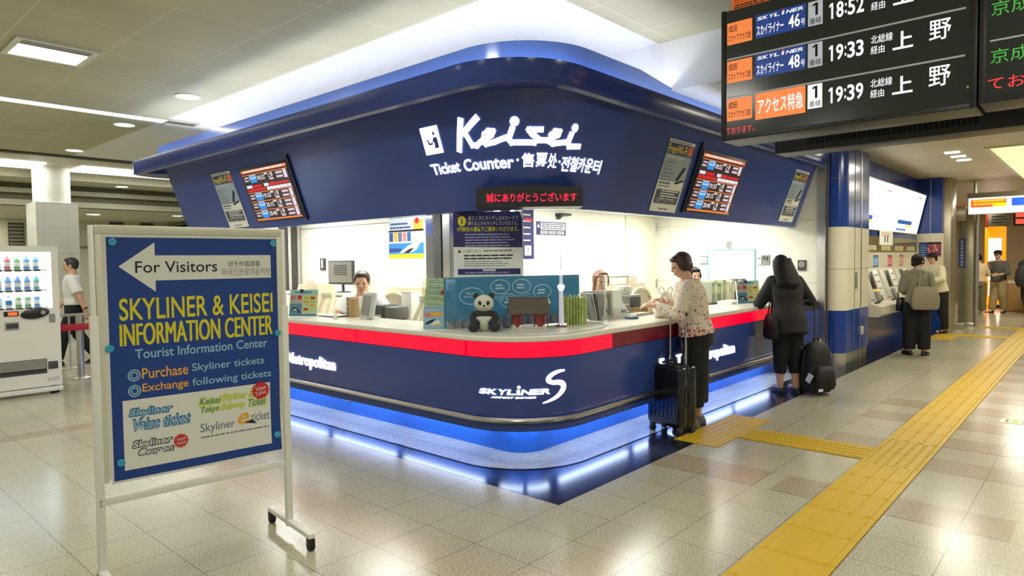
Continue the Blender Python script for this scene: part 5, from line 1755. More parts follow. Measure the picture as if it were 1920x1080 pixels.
f.bb(7.72, 12.0, 0.34, 0.60, 0, 0.62, TILEB); f.bb(7.72, 12.0, 0.34, 0.60, 0.62, 1.86, TILEW); f.bb(7.72, 12.0, 0.34, 0.60, 1.86, 3.05, TILEB)
for k in range(1, 8):
    f.bb(7.72 + k * 0.54 - 0.004, 7.72 + k * 0.54 + 0.004, 0.337, 0.341, 1.86, 3.05, GAP)
f.bb(7.72, 12.0, 0.32, 0.345, 1.62, 1.86, mat('glass_panel_reflection', srgb(120, 112, 84), 0.08, var=0.3, vscale=3))  # yellowish reflection put into the glass panel's colour
struct(f.build('wall_machines', smooth=0))
f = MB()
for z0, z1, m in ((0, 0.62, TILEB), (0.62, 1.97, TILEW), (1.97, 3.05, TILEB)):
    f.bb(12.0, 12.2, -0.09, 0.60, z0, z1, m)
f.bb(11.996, 12.0, 0.10, 0.108, 1.86, 3.05, LGREY)
struct(f.build('wall_machines_end', smooth=0))

MCH = mat('machine_cream_metal', srgb(208, 202, 182), 0.35, var=0.02)
def ticket_machine(x, label, yellow=False):
    t = thing('ticket_machine', label, 'ticket machine', (x, 0.33, 0), 0, 'ticket machines in the blue wall')
    w = 1.04
    f = MB()
    prof = [(0.0, 0.62), (-0.30, 0.62), (-0.345, 0.66), (-0.345, 0.775), (-0.19, 0.815), (-0.02, 1.33), (0.0, 1.34)]
    f.loft([[(xx, y, z) for y, z in prof] for xx in (0, w)], MCH)
    f.build('body', t, 0)
    S0, S1 = Vector((0, -0.19, 0.815)), Vector((0, -0.02, 1.33))
    M = frame(S0, (1, 0, 0), S1 - S0)
    L_ = (S1 - S0).length
    def plate(nm, x0, x1, y0, y1, h, m, b=0.004):
        f = MB(); f.bb(x0, x1, y0, y1, -0.004, h, m, b)
        return f.build(nm, t, 30, M=M)
    plate('front_plate', 0.06, 0.34, 0.05, 0.52, 0.018, LGREY, 0.012)
    plate('screen', 0.40, 0.68, 0.22, 0.50, 0.008, mat('machine_screen', srgb(52, 50, 52), 0.15, emit=0.05), 0.002)
    plate('instruction_panel', 0.70, 0.98, 0.10, 0.52, 0.012, WHITE)
    f = MB()
    for k in range(3):
        f.bb(0.74, 0.94, 0.20 + 0.11 * k, 0.23 + 0.11 * k, 0.012, 0.014, mat('panel_grey_print', srgb(150, 152, 170)))
    f.build('instruction_print', t, 0, M=M)
    plate('coin_unit', 0.42, 0.60, 0.02, 0.18, 0.04, GREY, 0.01)
    plate('note_slot', 0.62, 0.70, 0.02, 0.09, 0.03, BLACK, 0.006)
    if yellow:
        plate('slot_lamp', 0.44, 0.60, 0.165, 0.19, 0.045, mat('amber_lamp', srgb(230, 170, 20), 0.3, emit=0.8, ecol=srgb(250, 180, 20)), 0.003)
    f = MB(); f.bb(0.05, 0.45, -0.2365, -0.2355, 0.83, 0.845, DGREY); f.build('edge_strip', t, 0)
    f = MB(); f.bb(0.18, 0.40, -0.225, -0.20, 0.80, 0.825, mat('slate_sticker', srgb(96, 92, 120))); f.build('sticker', t, 0)
    return t
ticket_machine(7.80, 'cream ticket machine nearest the tiled pillar with a small grey sticker', True)
ticket_machine(8.86, 'cream ticket machine second from the tiled pillar')
ticket_machine(9.92, 'cream ticket machine third from the tiled pillar, beside the grey jacket')
ticket_machine(10.96, 'cream ticket machine farthest from the pillar, behind the women by the wall')
# fare map, tilted like the canopy
t = thing('fare_map', 'large glowing white fare map leaning out above the ticket machines', 'fare map', (7.76, 0.315, 1.965))
u = Vector((0, -0.16, 0.74))
M = frame((0, 0, 0), (1, 0, 0), u)
MW, MH = 4.12, u.length
f = MB(); f.bb(-0.02, MW + 0.02, -0.02, MH + 0.02, -0.03, -0.002, STEEL, 0.006); f.build('case', t, 0, M=M)
p = Print(); p.rect(0, 0, MW, MH, mat('fare_map_glow', (0.9, 0.9, 0.92), 0.3, emit=0.92, ecol=(0.97, 0.97, 1.0)), 1)
FM1 = mat('fare_blue', srgb(40, 90, 180), 0.5, emit=0.6, ecol=srgb(40, 90, 180))
FM2 = mat('fare_line', srgb(214, 214, 226), 0.5, emit=0.85, ecol=srgb(216, 214, 226))
FM3 = mat('fare_lime', srgb(200, 220, 80), 0.5, emit=0.8, ecol=srgb(205, 225, 90))
FM4 = mat('fare_red', srgb(210, 100, 110), 0.5, emit=0.8, ecol=srgb(215, 110, 120))
for (x0, x1) in ((0.05, 0.66), (2.35, 3.45)):
    p.rect(x0, 0.15, x1, 0.22, FM1, 2)
    p.rect(x0 + (x1 - x0) * 0.62, 0.105, x1, 0.145, FM3, 2)
    p.rect(x0, 0.03, x0 + (x1 - x0) * 0.7, 0.07, mat('fare_slate', srgb(110, 130, 190), 0.5, emit=0.7, ecol=srgb(110, 130, 190)), 2)
rnd = random.Random(3)
for k in range(26):
    x, y = rnd.uniform(0.2, 3.5), rnd.uniform(0.27, 0.68)
    p.rect(x, y, x + rnd.uniform(0.08, 0.4), y + 0.008, FM2, 2)
    p.rect(x, y, x + 0.006, y + rnd.uniform(0.02, 0.08), FM2, 2)
p.rect(1.2, 0.64, 1.45, 0.665, FM4, 3); p.rect(3.55, 0.66, 3.75, 0.685, FM4, 3)
p.build('map', t, 0, M=M)
for x, m, lab in ((8.72, CYANINK, 'small blue leaflet card on the wall above the first ticket machine'), (9.66, mat('crimson_ink', srgb(206, 54, 84)), 'small crimson card on the wall above the ticket machines'), (10.52, mat('rose_ink', srgb(214, 130, 136)), 'small rose card on the wall above the third ticket machine')):
    flat_on_y('wall_card', lab, 'card', 0.34, x, x + 0.36, 1.36, 1.55, (lambda mm: (lambda p, w, h: (p.rect(w * 0.04, 0, w * 0.96, h * 0.86, mm, 1), p.lines(w * 0.1, w * 0.9, h * 0.7, 4, h * 0.15, h * 0.06, PAPER, 2), p.rect(w * 0.04, h * 0.88, w * 0.96, h, DGREY, 1))))(m))
for x, m, lab in ((8.9, 0, 'pale notice with black marks above the ticket machines'), ):
    flat_on_y('wall_notice', lab, 'notice', 0.32, 9.05, 9.95, 1.72, 1.97, lambda p, w, h: (p.lines(w * 0.1, w * 0.8, h * 0.85, 2, h * 0.15, h * 0.06, mat('soft_red_ink', srgb(206, 128, 118)), 1), p.rect(w * 0.35, h * 0.2, w * 0.42, h * 0.65, INK, 1), p.rect(w * 0.55, h * 0.2, w * 0.62, h * 0.65, INK, 1)), 0.006, PAPER)
for k in range(4):
    flat_on_y('instruction_card', ('yellowed', 'pale', 'cream', 'faded')[k] + ' instruction card in the window above ticket machine ' + ('by the pillar', 'left of centre', 'right of centre', 'by the far corner')[k], 'card', 0.32, 8.25 + 0.95 * k, 8.85 + 0.95 * k, 1.63, 1.71, lambda p, w, h: p.lines(w * 0.1, w * 0.9, h * 0.8, 3, h * 0.28, h * 0.12, GINK, 1), 0.004, mat('yellowed_card', srgb(208, 194, 130), 0.6))
f = MB(); f.bb(7.02, 7.07, 0.128, 0.146, 1.08, 1.31, GREY, 0.004)
tag(f.build('wall_slot', None), 'narrow grey slot plate on the cream tiles of the pillar', 'plate')
f = MB(); f.bb(7.28, 7.36, 0.12, 0.146, 0.40, 0.52, LGREY, 0.004)
tag(f.build('wall_socket', None), 'small pale socket box low on the blue tiles of the pillar', 'socket')
def purple(p, w, h):
    p.rect(0, 0, w * 0.38, h, BLUEINK, 1)
    p.rect(w * 0.38, 0, w, h, mat('magenta_ink', srgb(150, 44, 110)), 1)
    rnd = random.Random(9)
    for k in range(20):
        p.disc(rnd.uniform(0.42, 0.96) * w, rnd.uniform(0.1, 0.9) * h, 0.02, 0.02, (ORGINK, mat('rose_ink', srgb(214, 130, 136)), YELINK, mat('soft_violet', srgb(120, 70, 150)))[k % 4], 2, 8)
    p.rect(w * 0.38, h * 0.86, w, h, INK, 2)
    p.lines(w * 0.05, w * 0.35, h * 0.8, 5, h * 0.16, h * 0.06, SKYINK, 2)
flat_on_x('event_poster', 'blue and magenta event poster on the end wall beyond the ticket machines', 'poster', 12.0, -0.085, 0.29, 1.52, 1.80, purple)

# steel posts, glass and sign of the gate line
STB = mat('brushed_steel_wall', srgb(166, 158, 138), 0.3, 0.6, var=0.1, vscale=2)
f = MB(); f.bb(12.2, 12.75, -0.21, 0.60, 0, 3.05, STB, 0.01); struct(f.build('wall_steel_end', smooth=30))
t = thing('glass_partition', 'glass panel in a steel frame between the wall end and the gate post', 'partition', (13.4, 0.05, 0))
f = MB(); f.bb(-0.02, 0.02, -0.32, 0.5, 0.12, 2.25, CLEAR); f.build('pane', t, 0)
f = MB(); f.bb(-0.03, 0.03, -0.34, 0.5, 2.25, 2.55, STB, 0.004); f.bb(-0.03, 0.03, -0.34, 0.5, 0, 0.12, STB, 0.004); f.build('rails', t)
f = MB(); f.bb(-0.035, -0.02, 0.02, 0.08, 1.0, 2.2, mat('white_glass_strip', srgb(214, 222, 216), 0.3)); f.build('etched_strip', t, 0)
t = thing('gate_post', 'polished steel gate post carrying a tall narrow blue sign', 'post', (14.2, -0.21, 0))
f = MB(); f.bb(-0.12, 0.12, -0.14, 0.14, 0.0, 2.4, STB, 0.02); f.build('column', t)
f = MB(); f.bb(-0.14, 0.14, -0.16, 0.16, 0, 0.08, STEEL, 0.01); f.build('base', t)
f = MB(); f.cyl((-0.1, -0.19, 0), (-0.1, -0.19, 2.5), 0.04, STEEL, 14); f.build('round_tube', t)
t = thing('vertical_blue_sign', 'tall narrow blue sign with white characters on the steel gate post', 'sign', (14.07, -0.07, 1.28))
f = MB(); f.bb(-0.012, 0, -0.13, 0.0, 0, 0.62, mat('sign_blue', srgb(44, 70, 150), 0.4)); f.build('plate', t, 0)
p = Print()
for k in range(8):
    p.rect(0.03, 0.03 + 0.072 * k, 0.10, 0.042 + 0.072 * k, PAPER, 1); p.rect(0.055, 0.03 + 0.072 * k, 0.072, 0.085 + 0.072 * k, PAPER, 1)
p.build('print', t, 0, M=frame((-0.013, 0, 0), (0, -1, 0), (0, 0, 1)))
t = thing('gate_sign', 'long white lit overhead gate sign with orange and blue panels', 'sign', (13.0, -0.38, 2.36))
f = MB(); f.bb(0, 0.25, -2.4, 0, 0, 0.32, WHITE, 0.005); f.build('case', t)
f = MB(); f.bb(-0.01, 0.26, -2.42, 0.02, 0.32, 0.42, mat('sign_bronze', srgb(110, 100, 80), 0.4)); f.build('top_rail', t)
f = MB(); f.cyl((0.12, -0.10, 0.42), (0.12, -0.10, 0.69), 0.03, STEEL, 12); f.lathe([(0.10, 0.675), (0.10, 0.69)], STEEL, (0.12, -0.10, 0), 14); f.build('hanger', t)
p = Print()
p.rect(0, 0, 2.4, 0.32, mat('sign_glow', (0.9, 0.9, 0.85), 0.3, emit=1.05, ecol=(1, 0.99, 0.92)), 1)
p.rect(0.04, 0.13, 0.62, 0.285, mat('gate_orange', srgb(230, 84, 36), 0.4, emit=0.8, ecol=srgb(236, 92, 40)), 2)
p.rect(0.40, 0.13, 0.62, 0.20, mat('gate_yellow', srgb(236, 196, 20), 0.4, emit=0.9, ecol=srgb(240, 200, 20)), 3)
p.lines(0.08, 0.60, 0.27, 2, 0.06, 0.035, mat('gate_yellow', srgb(236, 196, 20)), 4, 0.1)
p.rect(0.70, 0.13, 1.5, 0.285, mat('gate_blue', srgb(20, 84, 220), 0.4, emit=0.8, ecol=srgb(20, 84, 220)), 2)
p.lines(0.98, 1.45, 0.27, 3, 0.045, 0.03, PAPER, 3, 0.2)
p.build('face', t, 0, M=frame((-0.001, 0, 0), (0, -1, 0), (0, 0, 1)))
# far concourse
FARW = mat('far_beige_wall', srgb(168, 152, 116), 0.5, var=0.06, vscale=0.8)
f = MB(); f.bb(24, 24.2, -9, 8, 0, 3.05, FARW); f.bb(12.75, 24, 2.2, 2.4, 0, 3.05, FARW); struct(f.build('wall_concourse_end', smooth=0))
t = thing('advert_lightbox', 'tall orange-framed advertising lightbox glowing at far right', 'lightbox', (20.5, -0.04, 0))
OR_ = mat('orange_lightbox', srgb(240, 120, 10), 0.4, emit=1.3, ecol=srgb(255, 140, 10))
f = MB(); f.bb(0, 0.3, -0.24, 0.24, 0.1, 2.36, OR_, 0.01); f.build('frame', t)
f = MB(); f.bb(-0.012, 0.0, -0.15, 0.15, 0.35, 2.02, mat('lightbox_white', (1, 0.97, 0.9), 0.3, emit=5.0, ecol=(1, 0.96, 0.88))); f.build('panel', t, 0)
f = MB(); f.bb(-0.05, 0.35, -0.28, 0.28, 0, 0.1, DGREY); f.build('base', t)
t = thing('concourse_board', 'grey information plate above the orange lightbox', 'sign', (20.4, 0.12, 2.36))
f = MB(); f.bb(0, 0.1, -0.52, 0.0, 0, 0.38, mat('plate_taupe', srgb(124, 116, 96)), 0.005); f.bb(0, 0.1, 0.0, 0.06, -0.02, 0.40, mat('plate_red', srgb(170, 60, 30))); f.build('plate', t)
p = Print(); p.lines(0.08, 0.46, 0.30, 3, 0.08, 0.035, INK, 1, 0.4); p.build('print', t, 0, M=frame((-0.002, 0, 0), (0, -1, 0), (0, 0, 1)))
t = thing('concourse_led_board', 'red LED departure board at the far right edge', 'departure board', (20.4, -0.46, 2.36))
f = MB(); f.bb(0, 0.15, -2.2, 0.0, 0, 0.42, BCASE, 0.005); f.build('case', t)
p = Print()
for k in range(3):
    for q in range(2):
        p.rect(0.06 + 0.34 * k, 0.05 + 0.19 * q, 0.34 + 0.34 * k, 0.19 + 0.17 * q, mat('far_led_red', srgb(220, 80, 60), 0.4, emit=1.0, ecol=srgb(230, 84, 64)), 1)
p.build('display', t, 0, M=frame((-0.002, 0, 0), (0, -1, 0), (0, 0, 1)))
t = thing('luminous_ceiling', 'pale yellow luminous ceiling trough at the upper right', 'ceiling light', (8.3, -1.17, 3.05))
f = MB(); f.bb(0, 9.0, -0.06, 0, -0.02, 0, CREAM); f.bb(0, 0.06, -3.2, -0.06, -0.02, 0, CREAM); f.build('frame', t, 0)
f = MB(); f.bb(0.06, 9.0, -3.2, -0.06, -0.008, -0.001, mat('luminous_pale', (0.8, 0.75, 0.5), 0.5, emit=1.0, ecol=srgb(240, 230, 170))); f.build('diffuser', t, 0)
f = MB(); f.bb(0.5, 9.0, -0.62, -0.40, -0.014, -0.008, mat('luminous_tube', (1, 0.97, 0.8), 0.5, emit=1.6, ecol=srgb(255, 246, 205))); f.build('tube', t, 0)
for (x, y, lab, w_) in ((19.2, -0.62, 'low brown box on the floor at the far gates', 0.5), (21.0, -0.75, 'pale low counter beside the far lightbox', 0.9)):
    box_thing('floor_box', lab, 'box', x, y, 0, 0, (('body', [(0, 0.4, -w_ / 2, w_ / 2, 0.02, 0.75, mat('far_tan', srgb(178, 140, 86), 0.5), 0.01)]), ('top', [(-0.01, 0.41, -w_ / 2 - 0.01, w_ / 2 + 0.01, 0.75, 0.79, LGREY, 0.004)])))
box_thing('barrier_stand', 'slim orange barrier stand glowing beside the far lightbox', 'barrier', 18.6, -0.08, 0, 0, (('posts', [(0, 0.04, -0.03, 0.0, 0, 0.85, OR_, 0)]), ('top_bar', [(0, 0.04, -0.10, 0.02, 0.82, 0.86, OR_, 0)]), ('foot', [(-0.08, 0.12, -0.08, 0.06, 0, 0.02, DGREY, 0)])))

# ================================================================== TACTILE PAVING
YEL = mat('yellow_tactile_tile', srgb(196, 160, 14), 0.42, var=0.05, vscale=3)
YELD = mat('yellow_tile_joint', srgb(120, 96, 20), 0.6)
TP = 0.39
def strip_bars(f, x, y, along_x=True, w=TP):
    """one guiding tile, lower left corner x, y"""
    f.bb(x + 0.002, x + w - 0.002, y + 0.002, y + w - 0.002, 0.0014, 0.005, YEL)
    for k in range(4):
        c = w * (k + 0.5) / 4
        if along_x:
            f.loft([[(x + 0.01, y + c - 0.017, 0.005), (x + 0.01, y + c + 0.017, 0.005), (x + 0.016, y + c + 0.011, 0.010), (x + 0.016, y + c - 0.011, 0.010)],
                    [(x + w - 0.01, y + c - 0.017, 0.005), (x + w - 0.01, y + c + 0.017, 0.005), (x + w - 0.016, y + c + 0.011, 0.010), (x + w - 0.016, y + c - 0.011, 0.010)]], YEL)
        else:
            f.loft([[(x + c - 0.017, y + 0.01, 0.005), (x + c - 0.011, y + 0.016, 0.010), (x + c + 0.011, y + 0.016, 0.010), (x + c + 0.017, y + 0.01, 0.005)],
                    [(x + c - 0.017, y + w - 0.01, 0.005), (x + c - 0.011, y + w - 0.016, 0.010), (x + c + 0.011, y + w - 0.016, 0.010), (x + c + 0.017, y + w - 0.01, 0.005)]], YEL)
def strip_dots(f, x, y, w=TP, n=6):
    f.bb(x + 0.002, x + w - 0.002, y + 0.002, y + w - 0.002, 0.0014, 0.005, YEL)
    for i in range(n):
        for j in range(n):
            f.lathe([(0.016, 0.005), (0.010, 0.010)], YEL, (x + w * (i + 0.5) / n, y + w * (j + 0.5) / n, 0), 8)
f = MB()
x = 2.15 - 14 * TP
while x < 13.6:
    if 2.1 < x < 2.9:
        strip_dots(f, x, -1.555)
    else:
        strip_bars(f, x, -1.555)
    x += TP
f.bb(2.15 - 14 * TP, 13.7, -1.558, -1.162, 0.0009, 0.0014, YELD)
tag(f.build('tactile_strip', None, 0), 'long yellow tactile guide strip crossing the floor on the right', 'tactile paving')
f = MB()
for k in range(3):
    strip_dots(f, 1.82 + k * TP, -0.20)
f.bb(1.82, 2.99, -0.20, 0.19, 0.0013, 0.0014, YELD)
tag(f.build('tactile_pad', None, 0), 'yellow dotted tactile pad at the counter beside the suitcase', 'tactile paving')
f = MB()
for k in range(3):
    s_ = (1.165 - 0.20) / 3
    strip_bars(f, 2.21, -1.165 + k * s_, False, s_)
f.bb(2.205, 2.60, -1.165, -0.20, 0.0009, 0.0014, YELD)
f.bb(2.21 + s_, 2.60, -1.163, -0.202, 0.0014, 0.005, YEL)
tag(f.build('tactile_branch', None, 0), 'short yellow tactile branch joining the counter pad to the long strip', 'tactile paving')
f = MB()
for k in range(3):
    strip_dots(f, 11.0 + k * TP, -0.42, TP, 5)
tag(f.build('tactile_pad', None, 0), 'yellow tactile pad on the floor beneath the women at the ticket machines', 'tactile paving')
f = MB()
for k in range(2):
    strip_bars(f, 11.78, -1.165 + k * 0.372, False, 0.372)
tag(f.build('tactile_branch', None, 0), 'yellow tactile branch by the women at the ticket machines', 'tactile paving')
f = MB()
for k in range(8):
    strip_bars(f, 13.8, -0.45 - TP * (k + 1), False)
tag(f.build('tactile_strip', None, 0), 'yellow tactile cross strip before the far gates', 'tactile paving')
p = Print()
p.rect(0, 0, 0.20, 0.22, mat('pale_green_sticker', srgb(216, 220, 190), 0.4), 2); p.rect(0.03, 0.09, 0.17, 0.13, GREENINK, 3); p.shape([(0.07, 0.04), (0.13, 0.04), (0.10, 0.08)], mat('moss_ink', srgb(96, 110, 70)), 3); p.rect(0.04, 0.16, 0.16, 0.18, mat('moss_ink', srgb(96, 110, 70)), 3)
tag(p.build('floor_sticker', None, 0, M=frame((4.22, -2.02, 0.001), (1, 0, 0), (0, 1, 0))), 'small pale green floor sticker right of the yellow strip', 'sticker')

# ================================================================== LEFT HALL
f = MB(); f.bb(-9, 3.6, 11.3, 11.42, 3.46, 3.56, mat('bronze_gap', srgb(92, 84, 70), 0.5)); struct(f.build('trim_7', smooth=0))
HALLW = mat('hall_cream', srgb(206, 202, 180), 0.5, var=0.02)
HALLD = mat('hall_olive_band', srgb(134, 130, 104), 0.5, var=0.03)
f = MB()
f.quad((-9, 11.42, 3.5), (-9, 14.1, 3.5), (12, 14.1, 3.5), (12, 11.42, 3.5), HALLW)
f.bb(-9, 12, 14.0, 14.1, 3.36, 3.52, HALLW)
f.quad((-9, 14.0, 3.37), (-9, 15.4, 3.37), (12, 15.4, 3.37), (12, 14.0, 3.37), HALLW)
f.quad((-9, 15.3, 2.86), (-9, 20.1, 2.86), (12, 20.1, 2.86), (12, 15.3, 2.86), HALLW)
struct(f.build('ceiling_far', smooth=0))
f = MB()
for z0, z1, y, m in ((3.25, 3.40, 15.32, HALLD), (3.15, 3.25, 15.15, HALLW), (3.00, 3.15, 15.36, HALLD), (2.88, 3.00, 15.15, HALLW)):
    f.bb(-9, 12, y, 15.5, z0, z1, m)
struct(f.build('wall_beam', smooth=0))
f = MB()
f.bb(-9, 12, 20, 20.2, 0, 2.9, HALLW)
struct(f.build('wall_far', smooth=0))
for x0, x1, lab in ((-8.6, 0.35, 'long bright light trough at the far left ceiling, left of the tiled column'), (0.95, 3.5, 'bright light trough at the far left ceiling, between column and canopy')):
    f = MB(); f.bb(x0, x1, 12.55, 13.45, 3.475, 3.495, FIT)
    tag(f.build('light_trough', None, 0), lab, 'ceiling light', 'far ceiling light troughs')
downlight(2.30, 14.6, 3.37, 0.13, 'small downlight on the stepped soffit between column and canopy')
downlight(2.35, 16.9, 2.86, 0.15, 'far downlight right of the tiled column, under the beams', 'far downlights under the beams')
downlight(1.75, 17.8, 2.86, 0.12, 'far downlight close to the edge of the tiled column', 'far downlights under the beams')
downlight(4.15, 16.2, 2.86, 0.12, 'far downlight beside the left end of the canopy', 'far downlights under the beams')
for x0, x1, z0, lab in ((1.16, 1.52, 2.0, 'dark louvred vent on the far wall left of the tiled column'), (3.66, 4.04, 2.3, 'dark vent on the far wall above the sign stand'), (4.52, 4.90, 2.3, 'brown vent on the far wall nearest the canopy')):
    t = thing('wall_vent', lab, 'vent', (x0, 19.99, z0))
    f = MB(); f.bb(0, x1 - x0, -0.03, 0, 0, 0.75, DGREY, 0.005); f.build('frame', t)
    f = MB()
    for k in range(7):
        f.bb(0.02, x1 - x0 - 0.02, -0.045, -0.03, 0.05 + k * 0.1, 0.10 + k * 0.1, HALLD)
    f.build('louvres', t, 0)
f = MB(); f.bb(-9, 2.6, 19.93, 20, 1.7, 2.0, HALLD); f.bb(2.6, 9, 19.95, 20, 2.06, 2.12, HALLD); struct(f.build('trim_8', smooth=0))
t = thing('glazed_partition', 'far glazed partition frame under the beams beside the canopy', 'partition', (5.2, 18.2, 0))
f = MB(); f.bb(0, 0.08, -1.5, 1.5, 0, 2.75, LGREY); f.bb(0.0, 0.08, -1.5, 1.5, 2.6, 2.8, HALLD); f.bb(0.6, 0.68, -1.5, -1.42, 0, 2.75, LGREY); f.bb(0.0, 0.68, -1.5, -1.42, 2.45, 2.55, LGREY); f.build('frame', t, 0)
f = MB(); f.bb(0.08, 0.6, -1.48, -1.46, 0.1, 2.45, CLEAR); f.build('pane', t, 0)
# tiled column
COLT = panel_mat('column_tile', srgb(226, 226, 216), srgb(176, 176, 166), 0.40, 0.49, 0.78, 0.32, 0.012, 0.25, (0, 2), var=0.01)
f = MB()
f.bb(0.25, 0.97, 13.0, 13.72, 0, 2.79, COLT)
f.orings([(0.61, 13.36, 2.79, 0.32, 0.32), (0.61, 13.36, 3.5, 0.32, 0.32)], WHITE, 28)
struct(f.build('wall_column', smooth=40))

# vending machine
t = thing('vending_machine', 'white drinks vending machine with lit bottle window at the left edge', 'vending machine', (-1.42, 6.9, 0))
VW = mat('vending_white', srgb(226, 224, 210), 0.35, var=0.02)
f = MB()
f.bb(-0.55, 0.51, 0.12, 0.80, 0.10, 1.77, VW, 0.012)
for (x0, x1, z0, z1) in ((-0.55, -0.50, 0.10, 1.77), (0.44, 0.51, 0.10, 1.77), (-0.50, 0.44, 1.70, 1.77), (-0.50, 0.44, 0.43, 1.03), (-0.50, 0.44, 0.10, 0.25), (0.36, 0.44, 0.25, 0.43)):
    f.bb(x0, x1, 0.0, 0.12, z0, z1, VW)
f.build('cabinet', t, 30)
VLIT = mat('vending_lit_back', (0.9, 0.96, 1.0), 0.5, emit=1.5, ecol=(0.90, 0.97, 1.0))
f = MB(); f.bb(-0.50, 0.44, 0.10, 0.118, 1.03, 1.70, VLIT); f.build('lit_back', t, 0)
f = MB(); f.bb(0.405, 0.44, 0.02, 0.10, 1.05, 1.68, mat('vending_tube', (0.85, 0.95, 1), 0.4, emit=3.0, ecol=(0.8, 0.94, 1.0))); f.build('side_tube', t, 0)
for z in (1.03, 1.235, 1.475):
    f = MB(); f.bb(-0.50, 0.40, 0.015, 0.10, z, z + 0.02, WHITE); o = f.build('shelf', t, 0)
    for k in range(9):
        f = MB(); f.bb(-0.47 + 0.092 * k, -0.405 + 0.092 * k, 0.008, 0.016, z - 0.004, z + 0.016, BLACK); f.build('button', o, 0)
f = MB(); f.bb(-0.50, 0.44, 0.0, 0.006, 1.03, 1.70, CLEAR); f.build('window', t, 0)
f = MB(); f.bb(-0.5, 0.36, 0.03, 0.10, 0.25, 0.43, DGREY); f.build('delivery_bay', t, 0)
f = MB(); f.bb(-0.5, 0.355, 0.004, 0.02, 0.31, 0.425, mat('flap_grey', srgb(140, 138, 126), 0.2)); f.build('flap', t, 0)
f = MB(); f.M = Matrix.Translation((0.26, -0.012, 0.975)) ; f.ell((0, 0, 0), (0.145, 0.03, 0.062), BLACK, rot=(0, -0.12, 0)); o = f.build('coin_escutcheon', t)
f = MB(); f.cyl((0.33, -0.05, 0.985), (0.33, -0.03, 0.985), 0.026, STEEL, 16); f.build('return_lever', o)
f = MB(); f.bb(-0.04, 0.10, -0.008, 0.0, 0.955, 1.01, BLACK); o = f.build('price_display', t, 0)
f = MB(); f.bb(0.0, 0.085, -0.010, -0.008, 0.965, 1.0, mat('red_digits', (1, 0.1, 0.02), 0.4, emit=1.5)); f.build('digits', o, 0)
f = MB(); f.bb(-0.03, 0.10, -0.012, 0.0, 0.80, 0.885, GREY, 0.004); f.bb(-0.02, 0.09, -0.014, -0.012, 0.815, 0.87, DGREY); f.build('card_reader', t)
f = MB(); f.bb(0.40, 0.46, -0.012, 0.0, 0.86, 0.96, GREY, 0.004); f.build('lock_plate', t)
f = MB(); f.bb(0.37, 0.47, -0.010, 0.0, 0.30, 0.39, DGREY, 0.004); f.build('coin_return', t)
f = MB(); f.bb(0.36, 0.48, -0.003, 0.0, 0.075 + 0.08, 0.20, LGREY); f.build('rating_plate', t, 0)
f = MB(); f.bb(-0.36, -0.10, -0.003, 0.0, 0.90, 1.0, mat('notice_yellow', srgb(206, 200, 150))); f.build('sticker', t, 0)
f = MB(); f.bb(-0.55, 0.51, -0.03, 0.04, 0.035, 0.085, VW, 0.004); f.build('skirt_bar', t)
for x in (-0.48, 0.45):
    f = MB(); f.cyl((x, 0.10, 0), (x, 0.10, 0.10), 0.025, STEEL, 12); f.lathe([(0.05, 0), (0.05, 0.015)], RUBBER, (x, 0.10, 0), 14); f.build('foot', t)
area('vending_tube_light', (-1.45, 6.93, 1.675), 0.85, 0.03, 1.4, (0.9, 0.97, 1.0))
area('vending_tube_light', (-1.45, 6.925, 1.46), 0.85, 0.02, 0.8, (0.9, 0.97, 1.0))
area('vending_tube_light', (-1.45, 6.925, 1.22), 0.85, 0.02, 0.8, (0.9, 0.97, 1.0))
# sample bottles
def bottle(name, kind, body, capm):
    t = thing(name, 'x', 'bottle')
    f = MB()
    if kind == 'can':
        f.lathe([(0.028, 0), (0.033, 0.008), (0.033, 0.11), (0.027, 0.122)], body, n=14)
    else:
        f.lathe([(0.03, 0), (0.033, 0.008), (0.033, 0.10), (0.030, 0.115), (0.013, 0.15), (0.013, 0.16)], body, n=14)
    f.build('body', t, 40)
    f = MB(); f.lathe([(0.0335, 0.035), (0.0335, 0.085)], capm, n=14, caps=False); f.build('label_band', t)
    f = MB()
    z = 0.122 if kind == 'can' else 0.16
    f.lathe([(0.015, z), (0.015, z + 0.015)], capm, n=10); f.build('cap', t)
    return t
bc = {'red': srgb(208, 60, 70), 'blue': srgb(50, 130, 215), 'sky': srgb(120, 200, 235), 'green': srgb(90, 170, 90), 'orange': srgb(235, 150, 60), 'pink': srgb(235, 150, 180), 'white': srgb(236, 238, 238), 'teal': srgb(50, 160, 170)}
protos = {}
rowsd = [('top', 1.495, ['orange', 'red', 'pink', 'sky', 'sky', 'red', 'green', 'blue', 'blue']), ('middle', 1.255, ['white', 'sky', 'sky', 'blue', 'sky', 'blue', 'blue', 'blue', 'teal']), ('bottom', 1.05, ['white', 'white', 'green', 'white', 'sky', 'white', 'green', 'green', 'blue'])]
seen = {}
for row, z, cols in rowsd:
    for k, c in enumerate(cols):
        kind = 'can' if row == 'bottom' else 'pet'
        if (c, kind) not in protos:
            t = bottle('drink_can' if kind == 'can' else 'drink_bottle', kind, mat('drink_' + c, tuple(0.12 + 0.88 * v for v in bc[c]), 0.3), WHITE if c != 'white' else CYANINK)
            protos[(c, kind)] = t
        else:
            t = dup(protos[(c, kind)])
        t.location = (-1.42 - 0.437 + 0.092 * k, 6.955, z)
        nm = '%s sample %s in the %s row of the lit vending machine' % (c, 'can' if kind == 'can' else 'bottle', row)
        if cols.count(c) > 1:
            nm = '%s sample %s in the vending machine, one of the %ss in its %s row' % (c, 'can' if kind == 'can' else 'bottle', c, row)
        t['label'] = nm
        t['group'] = '%s drinks in the %s row' % (c, row)
